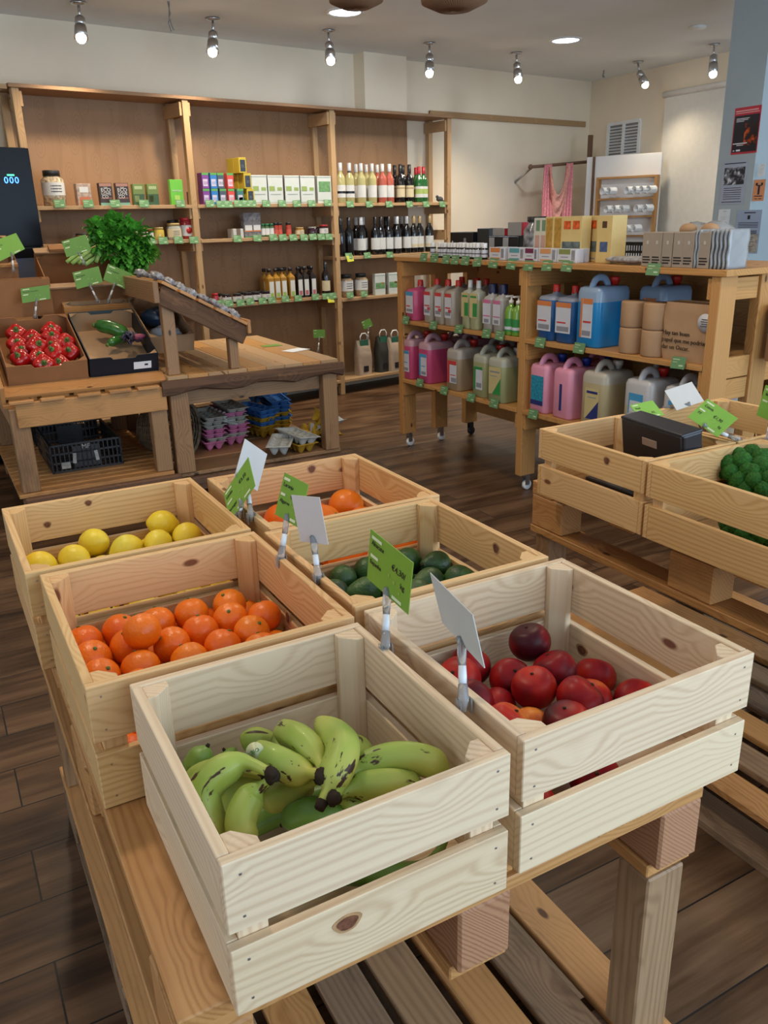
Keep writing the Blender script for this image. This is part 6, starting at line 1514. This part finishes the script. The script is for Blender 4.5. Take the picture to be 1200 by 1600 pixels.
gtl = pack('tall_box', 'box', .06, .055, .205, tall, [(.12, .88, .04, .96, goldc)])
rowK(gtl, [(864, 386), (877, 387)], TZ, .12, 'tall gold carton', 'among the straw coloured cartons', 'tall gold cartons')
ptl = pack('tall_box', 'box', .075, .06, .205, tall, [(.2, .8, .72, .9, floral), (.1, .9, .22, .45, scen), (.2, .8, .06, .09, lgrey)])
rowK(ptl, [(892, 388), (906, 389)], TZ, .11, 'tall straw carton with poppies and a small landscape', 'of the front pair', 'tall poppy cartons')
rowK(ptl, [(925, 388), (932, 390)], TZ, .19, 'tall straw carton with poppies', 'of the pair behind', 'tall poppy cartons behind')
htl = pack('tall_box', 'box', .095, .09, .205, tall, [(.35, .65, .74, .88, c('horse brown', (.08, .04, .02), .5)), (.25, .75, .24, .45, c('blue landscape', (.07, .12, .26), .5, var=.4, scale=40))])
rowK(htl, [(954, 391)], TZ, .14, 'tall straw carton with a small dark animal and blue landscape', 'rightmost of the tall cartons', None)
for px, py in ((921, 388),): pass
gj2 = thing('glass_jar', '', 'jar'); MB().lathe([(.062, 0), (.068, .006), (.068, .14), (.045, .175), (.045, .185)], 24).build('glass', plain('jar with dark sachets', (.20, .20, .22), .15, .6, var=.7, scale=35), gj2); MB().lathe([(.050, .183), (.051, .186), (.051, .206), (.048, .208)], 24).build('lid', blacklid, gj2)
putK(gj2, 838, 388, TZ, .24, 'large glass jar with black lid full of dark sachets', None)
# dark till and cartons behind
blkb = pack('black_case', 'case', .22, .14, .13, darkm, [(.08, .14, .5, .62, lw_), (.62, .72, .35, .75, lgrey)])
putK(blkb, 735, 388, TZ, .36, 'black rectangular case with white emblem on the shelf top', None)
scb = pack('black_case', 'case', .11, .10, .15, c('charcoal plastic', (.03, .035, .04), .4)); putK(scb, 765, 390, TZ, .36, 'charcoal upright case right of the emblem case', None)
rdb = pack('cartridge_box', 'box', .10, .09, .07, c('grey carton front', (.30, .29, .28), .5), side=redm, txt=None)
cub = pack('black_cube', 'box', .13, .14, .11, darkm, [(.05, .4, .1, .95, c('pale label strip', (.34, .35, .37), .5))])
putK(cub, 790, 392, TZ, .28, 'black block with pale label strip, left of two', 'black blocks'); putK(cub, 812, 394, TZ, .28, 'black block with pale label strip, right of two', 'black blocks')
pp = onpl(812, 394, KY, KF+.28); putK(rdb, 812, 390, TZ+.112, .28, 'red and grey carton tilted on the right black block', None, .1)
putK(rdb, 788, 391, TZ+.112, .28, 'red and grey carton on the left black block', None, 0, (1, 1, .55))
# brown carton row on the near end
bc_ = pack('soap_box', 'box', .052, .10, .135, c('grey brown carton', (.32, .26, .20), .6), [(.12, .88, .18, .22, kraftl), (.12, .75, .10, .14, kraftl), (.12, .8, .26, .30, kraftl), (.42, .62, .66, .76, c('pale mark', (.48, .44, .38), .5))])
bxs = [(1023, 398), (1038, 399), (1054, 400), (1071, 401), (1087, 402)]
rowK(bc_, bxs, TZ, .06, 'grey-brown upright carton with black letters', 'in the row near the shelf end', 'grey-brown cartons')
rowK(bc_, [(1112, 404)], TZ, .06, 'single grey-brown carton between clear packets', '', None)
clp = thing('clear_packet', '', 'packet'); cpm = glass('crinkled clear film', (.62, .66, .70), .15, .55)
MB().grid(lambda u, v: Vector(((u-.5)*.032+.004*math.sin(20*v+6*u), -.055+.11*v*.9, 0)) + Vector((0, 0, .14*u)) if False else Vector((.0025*math.sin(14*u)*math.cos(9*v), (v-.5)*.12, .145*u)), 12, 10).build('film', cpm, clp, solid=.007)
rowK(clp, [(1100, 404), (1105, 404), (1121, 405), (1127, 405), (1133, 406), (1139, 406), (1145, 407), (1151, 408)], TZ, .07, 'upright clear crinkled packet', 'at the near shelf end', 'clear upright packets')
pbg = thing('plastic_bag', 'bag of clear plastic with brown rolls behind the grey-brown cartons', 'bag', onpl(1100, 378, KY, KF+.30)); pbg.location.z = TZ+.001; pbg.rotation_euler = (0, 0, -DK)
MB().ball((0, 0, .085), (.15, .09, .085), 18, 12, fn=lambda d: 1+.10*math.sin(7*d.x+5*d.z)+.06*math.sin(11*d.y+9*d.z)).build('film', cpm, pbg)
for s in (-1, 1): MB().ball((s*.055+.02, -.065, .14), (.04, .03, .025), 12, 8).build('roll_end', kraft, pbg)
fp = MB().ball((0, 0, 0), (.16, .045, .016), 18, 8, fn=lambda d: 1+.08*math.sin(9*d.x)).build('clear_packet', foil); pf = onpl(986, 403, KY, KF+.09); fp.location = (pf.x, pf.y, TZ+.020); fp.rotation_euler = (0, 0, -DK); tag(fp, 'flat shiny transparent packet lying between the tall cartons and the grey-brown ones', 'packet')
bk = thing('wire_basket', 'small black wire basket behind the flat shiny packet', 'basket', onpl(997, 385, KY, KF+.33), -DK); bk.location.z = TZ+.001
mb = MB()
for k in range(13): mb.bx(-.09+k*.015-.002, -.09+k*.015+.002, -.05, -.047, 0, .075); mb.bx(-.09+k*.015-.002, -.09+k*.015+.002, .047, .05, 0, .075)
for z_ in (0, .036, .07):
    mb.bx(-.092, .092, -.052, -.046, z_, z_+.006); mb.bx(-.092, .092, .046, .052, z_, z_+.006); mb.bx(-.092, -.086, -.05, .05, z_, z_+.006); mb.bx(.086, .092, -.05, .05, z_, z_+.006)
mb.build('wire_frame', darkm, bk)
plt = MB().bx(-.08, .08, -.03, .03, .0, .006).build('dark_tray', darkm); plt.location = bk.location+Vector((0, 0, .078)); plt.rotation_euler = (0, 0, -DK); pq = onpl(1027, 379, KY, KF+.33); plt.location = (bk.location.x, bk.location.y, TZ+.079); tag(plt, 'flat dark tray resting on the small black wire basket', 'tray')
# ------------------------------------------------------------------ price cards held by clear clips
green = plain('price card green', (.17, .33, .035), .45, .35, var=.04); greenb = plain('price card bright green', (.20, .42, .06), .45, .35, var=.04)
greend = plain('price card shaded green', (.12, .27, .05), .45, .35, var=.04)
cardb = plain('card white back', (.55, .53, .50), .6, .2); pale = plain('card pale print', (.62, .68, .45), .5); pen = plain('black pen', (.01, .01, .012), .5)
clear, _n, _b = base('clear acrylic', (.80, .83, .85), .06, .6); _b.inputs['Transmission Weight'].default_value = .75; _b.inputs['IOR'].default_value = 1.25
knobm = plain('milky knob', (.68, .70, .72), .35)
def sign(label, corners, pt, nrm, base_px, base_z, m, lines=(), knob=None, white=False, dots=True, base_at=None, basew=None, pose=None):
    """card plane through point pt with normal nrm; corners TL TR BR BL"""
    nrm = Vector(nrm).normalized(); cst = nrm.dot(pt)
    if pose:
        c_, a_, b_ = (Vector(v) for v in pose); P = [c_-a_/2+b_/2, c_+a_/2+b_/2, c_+a_/2-b_/2, c_-a_/2-b_/2]; nrm = a_.cross(b_).normalized()
    else: P = [onpl(x, y, nrm, cst) for x, y in corners]
    c0 = sum(P, Vector())/4; fn = nrm if nrm.dot(Vector(CC)-c0) > 0 else -nrm
    bp_ = basew if basew is not None else (onz(*base_px, base_z) if base_at is None else onpl(base_px[0], base_px[1], *base_at))
    r = thing('price_card_holder', label, 'price card', bp_, 0, None)
    ux = (P[1]-P[0]+P[2]-P[3])/2; uy = (P[0]-P[3]+P[1]-P[2])/2; w, h = ux.length, uy.length; lc_ = c0-bp_
    cd = MB().slab([p-bp_ for p in P], -fn, .0012).build('card', m, r)
    exx, eyy = ux/w, uy/h
    def rect(mb, u0, u1, v0, v1):
        f = lambda u, v: lc_ + ux*(u-.5) + uy*(v-.5) + fn*.0005
        mb.slab([f(u0, v0), f(u1, v0), f(u1, v1), f(u0, v1)], fn, .0003)
    if not white:
        for q_ in ((.06, .30, .86, .92), (.06, .24, .50, .56), (.62, .84, .05, .11)):
            mb = MB(); rect(mb, *q_); mb.build('printed_bar', pale, r)
        if dots:
            mb = MB()
            for u, v, s_ in ((.50, .40, .035), (.62, .33, .04), (.76, .22, .03)): rect(mb, u, u+s_, v, v+s_*1.5)
            mb.build('printed_dots', plain('card soft print', (.26, .40, .08), .5) if 'card soft print' not in MATS else MATS['card soft print'], r)
        for s, u, v, sz in lines:
            M = frameM(lc_ + ux*(u-.5)+uy*(v-.5)+fn*.0007, exx, eyy); 
            if M.col[2].to_3d().dot(fn) < 0: M = frameM(lc_ + ux*(u-.5)+uy*(v-.5)+fn*.0007, -exx, eyy)
            text(s, sz*h, pen, r, M, 'handwriting', 'LEFT', .0002)
    # clip: jaw on the card's foot, arm with milky knob, jaw on the rim
    bot = (P[2]+P[3])/2-bp_; foot = bot*.86 + lc_*.14 if knob is None else bot + (lc_-bot)*.12
    mid = (onpl(knob[0], knob[1], fn, fn.dot(c0)) - bp_) if False else foot*.5
    up_ = (foot).normalized() if foot.length > .01 else Vector((0, 0, 1))
    MB().tube([Vector((0, 0, -.012)), Vector((0, 0, .004)), foot*.30], [.004, .007, .006], 8).build('rim_jaw', clear, r)
    MB().tube([foot*.30, foot*.42, foot*.60], [.005, .0055, .005], 8).build('knob', knobm, r)
    MB().tube([foot*.60, foot*.8, foot*1.0, foot + (lc_-foot)*.22 + fn*.004], [.005, .006, .006, .003], 8).build('card_jaw', clear, r)
    for s in (-1, 1): MB().slab([Vector((s*.004, 0, .006))+EX*s*.004-EY*.006, Vector((0, 0, .006))+EX*s*.008+EY*.006, Vector((0, 0, -.016))+EX*s*.009+EY*.006, Vector((0, 0, -.016))+EX*s*.009-EY*.006], EX, .0015).build('rim_jaw_leaf', clear, r)
    return r
yb1 = toC(onz(602, 1012, RIM))
def nc(h): return EX*math.cos(R(h)) + EY*math.sin(R(h))   # normal, degrees from crate x towards crate y
b4 = onz(602, 1012, RIM)
sign('green price card reading abacate, standing between the banana and avocado crates', [(578.6, 827), (646, 879), (637, 961), (574, 902.5)], b4, nc(2), (602, 1012), RIM, green, [('Abacate', .06, .78, .13), ('Espanha', .05, .40, .12), ('€4,30/', .56, .62, .17), ('kg', .78, .40, .15)], pose=([0.6656, 0.8362, 0.9323], [-0.016, -0.1127, -0.013], [0.0024, -0.0096, 0.0801]))
b5 = onz(724, 1098, RIM)
sign('blank grey-white card back clipped to the left rim of the nectarine crate', [(672.7, 894.7), (737, 961), (758, 1044), (690, 973.5)], b5, nc(4), (724, 1098), RIM, cardb, white=True, pose=([0.6392, 0.6702, 0.9285], [-0.0325, -0.1106, -0.0076], [-0.021, 0.0008, 0.0786]))
b2 = onz(439, 872, RIM)
sign('green price card half covered by a white one, between orange and avocado crates', [(444.5, 739.5), (482, 756.5), (468, 826), (429.5, 802)], b2, nc(-25), (439, 872), RIM, green, [('Laranja', .08, .76, .13), ('Algarve', .07, .38, .12), ('€1,60', .45, .56, .15)], pose=([0.7406, 1.2079, 0.9285], [0.0036, -0.0721, -0.0078], [0.0222, -0.0073, 0.0773]))
b3 = onz(497, 902, RIM)
sign('blank pinkish white card in front of the half covered green card', [(456, 774.5), (498, 776.5), (514, 852), (468, 845)], b3, nc(-62), (497, 902), RIM, cardb, white=True, pose=([0.7152, 1.1115, 0.9223], [0.0194, -0.057, 0.0054], [-0.0094, 0.0049, 0.0858]))
b1 = onz(373, 802, RIM)
sign('green price card leaning steeply at the corner of the lemon crate', [(349.6, 772), (387.7, 713.7), (398.6, 759.2), (358.8, 815.6)], b1, nc(215), (373, 802), RIM, green, [('Limão', .06, .74, .14), ('Portugal', .05, .28, .13), ('€3,50', .55, .66, .16), ('kg', .80, .44, .13)], pose=([0.7774, 1.4731, 0.8762], [0.0295, -0.0677, 0.0902], [0.0258, 0.0661, 0.0412]))
b1b = onz(392, 806, RIM)
sign('tall blank white card behind the lemon price card', [(383.5, 685), (417, 710), (403, 767), (366, 745)], b1b+EY*.02, nc(-50), (392, 806), RIM, cardb, white=True, pose=(tuple(Vector(CC)+(Vector((0.8015, 1.4551, 0.929))-Vector(CC))*1.045), [0.0556, 0.0068, -0.0465], [0.0513, 0.0352, 0.0665]))
b6 = onz(1154, 688, RIM)
sign('bright green price card tilted over the black tray crate corner', [(1105, 623), (1153.5, 653.5), (1120.5, 683), (1074.7, 651)], b6-EX*.02+Vector((0, 0, .035)), (EX*-.3-EY*.55+Vector((0, 0, .75))), (1154, 688), RIM, greenb, [('Cebola', .10, .74, .14), ('PT', .10, .38, .14), ('€1,90', .50, .56, .17), ('kg', .8, .34, .14)], pose=([1.9978, 1.1245, 0.8883], [-0.008, -0.0954, -0.0367], [0.0527, -0.0215, 0.0445]))
b7 = onz(981, 648, RIM)
sign('bright green price card lying nearly flat on the back rim of the tray crate', [(983, 638.6), (1019.5, 632), (1037, 654), (1002, 663)], b7+Vector((0, 0, .01)), (-EY*.5+Vector((0, 0, .85))-EX*.1), (984, 648), RIM, greenb, [('Maçã', .1, .7, .14), ('€2', .6, .3, .16)], pose=([2.1283, 1.4097, 0.8309+.012], [0.0871, -0.0195, 0.0045], [0.0095, 0.0508, 0.0358]))
b8 = onz(1040, 637, RIM)
sign('large blank white card leaning over the onion crate', [(1038.5, 610), (1081, 597), (1100, 626), (1057.5, 642)], b8+Vector((0, 0, .02)), (-EY*.8+Vector((0, 0, .5))), (1040, 637), RIM, cardb, white=True, pose=([2.299, 1.3946, 0.863], [0.0991, -0.0295, 0.0188], [0.0052, 0.0513, 0.0532]))
b9 = onz(1200, 686, RIM)
sign('bright green price card cut by the right picture edge', [(1197, 602), (1240, 618), (1226, 668), (1181, 648)], b9+Vector((0, 0, .03)), (-EY*.8-EX*.5+Vector((0, 0, .3))), (1200, 686), RIM, greenb, [('Brócolos', .1, .74, .13)], pose=([2.1379, 1.0316, 0.9124], [-0.0336, -0.0949, -0.0111], [0.0053, -0.0117, 0.0834]))
# left stand cards
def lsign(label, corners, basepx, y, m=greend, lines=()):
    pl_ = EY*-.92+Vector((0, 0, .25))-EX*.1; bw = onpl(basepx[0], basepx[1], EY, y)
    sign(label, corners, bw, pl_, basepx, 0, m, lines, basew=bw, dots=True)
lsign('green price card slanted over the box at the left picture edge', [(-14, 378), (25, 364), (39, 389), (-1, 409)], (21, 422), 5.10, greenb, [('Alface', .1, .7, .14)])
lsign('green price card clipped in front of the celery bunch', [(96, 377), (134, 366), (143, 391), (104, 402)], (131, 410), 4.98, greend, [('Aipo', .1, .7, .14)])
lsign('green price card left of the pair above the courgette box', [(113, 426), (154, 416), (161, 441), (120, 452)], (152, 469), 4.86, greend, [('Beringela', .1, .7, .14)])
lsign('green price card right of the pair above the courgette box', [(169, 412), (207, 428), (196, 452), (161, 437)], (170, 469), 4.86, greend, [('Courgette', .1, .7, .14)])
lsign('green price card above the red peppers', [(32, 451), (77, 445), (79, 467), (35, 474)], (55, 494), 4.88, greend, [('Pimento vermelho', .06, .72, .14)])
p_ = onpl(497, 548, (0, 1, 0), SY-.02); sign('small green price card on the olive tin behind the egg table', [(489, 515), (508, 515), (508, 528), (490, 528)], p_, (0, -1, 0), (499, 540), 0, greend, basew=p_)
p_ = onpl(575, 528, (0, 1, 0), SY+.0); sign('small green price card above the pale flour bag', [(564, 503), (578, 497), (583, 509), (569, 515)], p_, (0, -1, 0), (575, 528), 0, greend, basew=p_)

# ------------------------------------------------------------------ contents of the right crates
bt = thing('plastic_tray', 'black plastic tray standing at an angle in the empty pine crate', 'tray', Cw(1.660, 1.535, .800), -DC)
M_ = Euler((R(8), 0, R(-97))).to_matrix()
mb = MB()
def tb(c_, s_, **k): mb.box(M_ @ Vector(c_), s_, M_, **k)
tb((0, 0, 0), (.24, .012, .13)); tb((-.12, .03, 0), (.012, .06, .13)); tb((.12, .03, 0), (.012, .06, .13)); tb((0, .03, .065), (.25, .07, .010)); tb((0, .03, -.065), (.25, .07, .010))
mb.build('shell', darkm, bt, bevel=.006, seg=2)
mb = MB(); mb.box(M_ @ Vector((.0, -.007, .02)), (.060, .003, .022), M_); mb.build('hand_slot', plain('cardboard seen in slot', (.30, .20, .14), .7), bt, bevel=.004)
mb = MB(); mb.bx(-.14, .0, -.12, .10, -.09, -.078); mb.build('folded_flap', darkm, bt, bevel=.003)
# broccoli
brm = plain('broccoli florets', (.022, .10, .012), .7, .2, var=.5, scale=220, bump=1.0); brs = plain('broccoli stem', (.22, .34, .10), .5)
def broc(label, px, py, z, s=1.0, rot=0):
    r = thing('broccoli', label, 'broccoli', onz(px, py, z), rot, 'broccoli heads in the right crate'); r.scale = (s, s, s)
    rr_ = random.Random(int(px)); mb = MB(); st = MB()
    st.cyl((0, 0, -.09), (0, 0, -.02), .020, .028, 10)
    for k in range(30):
        t = math.acos(1-1.15*(k+.5)/30); a = k*2.399; d = Vector((math.sin(t)*math.cos(a), math.sin(t)*math.sin(a), math.cos(t)))
        p = Vector((d.x*.062, d.y*.062, d.z*.042)); q = .017+.004*rr_.random()
        o1, o2 = rr_.uniform(0, 9), rr_.uniform(0, 9)
        mb.ball(p, q, 20, 14, fn=lambda v: 1+.07*math.sin(17*v.x+o1)*math.sin(19*v.y+o2)*math.sin(18*v.z+o1)+.05*math.sin(41*v.x+o2)*math.sin(37*v.y)*math.sin(39*v.z+o1))
        if k % 3 == 0: st.cyl((0, 0, -.03), p*.85, .010, .008, 7)
    mb.build('crown', brm, r); st.build('stem', brs, r)
broc('big broccoli head nearest the left wall of the right crate', 1166, 740, .755, 1.25)
broc('broccoli head at the right picture edge', 1196, 755, .745, 1.15, 1)
broc('broccoli head behind the big one', 1188, 722, .735, 1.1, 2)
broc('broccoli head low in the crate, seen through its slat gap', 1185, 830, .70, 1.1, 3)
# ------------------------------------------------------------------ far right corner: scarf rail, white partition, mugs
woodp = plain('dark wooden pole', (.16, .085, .045), .6)
a = fw(829, 261, 7.75); b = fw(918, 253, 8.15)
ra = thing('hanging_rail', 'brown wooden rail carrying pink scarves in the far corner', 'rail', a)
MB().cyl((0, 0, 0), b-a, .014, n=12).build('rod', woodp, ra); MB().ball((0, 0, 0), .024, 12, 8).build('end_knob', woodp, ra)
wl = Vector((a.x, wy(a.x), a.z)); MB().cyl((0.02, 0, 0), wl+Vector((.1, 0, -.12))-a, .012, n=8).build('wall_bracket', chrome, ra)
pt0, pt1 = fw(923, 211, 8.1), fw(916, 420, 8.0)
pl0 = thing('wooden_post', 'thin dark wooden post beside the white partition', 'post', (pt0.x, pt0.y, 0)); MB().bx(-.018, .018, -.018, .018, .001, pt0.z).build('post', woodp, pl0)
scm = plain('pink scarf cloth', (.70, .26, .28), .85, .1, var=.25, scale=60, bump=.3); scl = plain('salmon scarf cloth', (.72, .34, .28), .85, .1, var=.18, scale=50, bump=.3)
dr_ = (b-a).normalized(); fwd = Vector((-dr_.y, dr_.x, 0)).normalized()*-1
def at7(px, py, d=7.78): return fw(px, py, d)
def strip(name, label, top, mid, bot, w0, w1, m, d=7.8):
    t_, m_, b_ = at7(*top, d), at7(*mid, d-.02), at7(*bot, d-.04)
    def f(u, v):
        p = (t_*(1-v)**2+m_*2*v*(1-v)+b_*v*v); w = w0+(w1-w0)*v
        return p-t_+dr_*(u-.5)*w + fwd*.018*math.sin(u*22+v*2) + Vector((0, 0, .0))
    o = MB().grid(f, 26, 24).build(name, m, None, solid=.004); o.location = t_; tag(o, label, 'scarf', 'scarves on the corner rail'); return o
strip('scarf', 'pink scarf hanging straight down at the left of the rail', (856, 257), (852, 320), (856, 385), .09, .17, scm)
strip('scarf', 'pink scarf hanging at the right of the rail', (890, 255), (884, 320), (882, 385), .07, .20, scm, 7.9)
s0, s1, s2 = at7(860, 258, 7.74), at7(868, 335, 7.66), at7(890, 256, 7.84)
def fsw(u, v):
    p = s0*(1-v)**2+(s1+Vector((0, 0, -.10)))*2*v*(1-v)+s2*v*v; w = .05+.16*math.sin(math.pi*v)
    return p-s0+Vector((0, 0, -(u)*w*1.5))+fwd*.014*math.sin(u*18+v*3)
o = MB().grid(fsw, 16, 40).build('scarf', scl, None, solid=.004); o.location = s0; tag(o, 'salmon scarf draped in a deep swag between the two pink ones', 'scarf', 'scarves on the corner rail')
# partition
pA, pB = fw(929, 245, 7.9), fw(1034, 250, 7.55)
u_ = Vector((pB.x-pA.x, pB.y-pA.y, 0)); PW = u_.length; u_.normalize(); rz_ = math.atan2(u_.y, u_.x)
pw_ = thing('white_partition', 'white partition panel in the far corner with the mug rack on it', 'partition', (pA.x, pA.y, 0), rz_)
MB().bx(0, PW, 0, .03, .001, pA.z).build('panel', wallw, pw_, bevel=.002)
MB().bx(-.075, -.012, .0, .04, .001, pA.z).build('side_board', wallw, pw_); MB().bx(-.0118, .012, -.012, -.0005, .001, pA.z).build('wooden_edge', woodp, pw_)
pn = Vector((u_.y, -u_.x, 0)); pcst = pn.dot(Vector((pA.x, pA.y, 0)))
def onp(px, py, o=0.0): return onpl(px, py, pn, pcst+o)
r0, r1 = onp(937, 281), onp(1031, 284)
lx0 = (r0-Vector((pA.x, pA.y, 0))).dot(u_); lx1 = (r1-Vector((pA.x, pA.y, 0))).dot(u_)
mr2 = thing('mug_rack', 'small orange wooden shelf rack holding upturned white mugs', 'rack', Vector((pA.x, pA.y, 0))+u_*lx0+pn*.004, rz_)
mw = lx1-lx0; zt = r0.z; zl = [onp(985, y).z for y in (281, 309, 337, 367)]
mo = cartw
for xx in (0, mw-.022): MB().bx(xx, xx+.022, -.075, -.001, zl[3]-.10, zt).build('side_board', mo, mr2)
MB().bx(0, mw, -.075, -.001, zt+.0005, zt+.018).build('top_board', mo, mr2)
for z_ in zl[1:]: MB().bx(.0225, mw-.0225, -.075, -.001, z_-.016, z_).build('rack_shelf', mo, mr2)
MB().bx(.0225, mw-.0225, -.0045, -.001, zl[3]-.08, zt-.001).build('back_board', wallw, mr2)
mug = thing('mug', '', 'mug')
MB().lathe([(.040, 0), (.040, .094), (.036, .094), (.036, .006), (.0, .006)], 22, cap=False).build('body', whitem, mug)
MB().tube([(.038+.028*math.sin(math.pi*t), 0, .02+.055*t) for t in [i/10 for i in range(11)]], .005, 7).build('handle', whitem, mug)
rowsm = [('top', zl[1], [951, 961, 989, 1001, 1012, 1023]), ('middle', zl[2], [959, 971, 983, 1006, 1020]), ('bottom', zl[3], [980, 992, 1004])]
for nm, z_, xs in rowsm:
    for i, x in enumerate(xs):
        p = onp(x, 300, .12); p.z = z_+.062
        # hung sideways from a hook, opening towards the room
        place(mug, p, rot=(Matrix.Rotation(rz_-.5, 3, 'Z') @ Matrix.Rotation(R(90), 3, 'X')).to_euler(), label='white mug, %s in the %s row of the mug rack' % (od(i, len(xs)), nm), group='mugs on the rack', scale=.86)
# dark chair-like shape behind the tall cartons
bch = thing('office_chair', 'black chair back showing behind the tall cartons, under the scarves', 'chair', (fw(904, 350, 7.0).x, fw(904, 350, 7.0).y, 0), .4)
MB().bx(-.19, .19, -.03, .03, .62, 1.26).build('backrest', darkm, bch, bevel=.025, seg=3); MB().bx(-.22, .22, -.47, -.03, .44, .50).build('seat', darkm, bch, bevel=.02, seg=3)
MB().cyl((0, -.25, .06), (0, -.25, .44), .025).build('pole', chrome, bch)
for k in range(5):
    a_ = k*2*math.pi/5; MB().beam((0, -.25, .06), (.27*math.cos(a_), -.25+.27*math.sin(a_), .04), .03, .025).build('leg', darkm, bch)
    MB().ball((.27*math.cos(a_), -.25+.27*math.sin(a_), .026), .025, 10, 8).build('caster', darkm, bch)
# sales counter behind the refill shelf
cnt = thing('sales_counter', 'pale counter behind the refill shelf', 'counter', Kw(-3.9, 3.62, 0), -DK)
MB().bx(0, 1.5, 0, .6, .001, .95).build('body', wallw, cnt, bevel=.004); MB().bx(-.02, 1.52, -.02, .62, .951, .985).build('worktop', cartw, cnt, bevel=.003)
import re as _re
for o in list(col.objects):
    if '_u' in o: del o['_u']
    l = o.get('label')
    if l is not None:
        l = _re.sub(r'\s+', ' ', l).strip(' ,').replace(' ,', ',').replace(',,', ',')
        w = l.split(' ')
        o['label'] = ' '.join(w[:16])

# lettering becomes plain mesh
dg = bpy.context.evaluated_depsgraph_get()
for o in [o for o in col.objects if o.type == 'FONT']:
    me = bpy.data.meshes.new_from_object(o.evaluated_get(dg)); n = bpy.data.objects.new('lettering', me); col.objects.link(n)
    nm = o.name; n.parent = o.parent; n.matrix_local = o.matrix_local.copy()
    bpy.data.objects.remove(o); n.name = nm
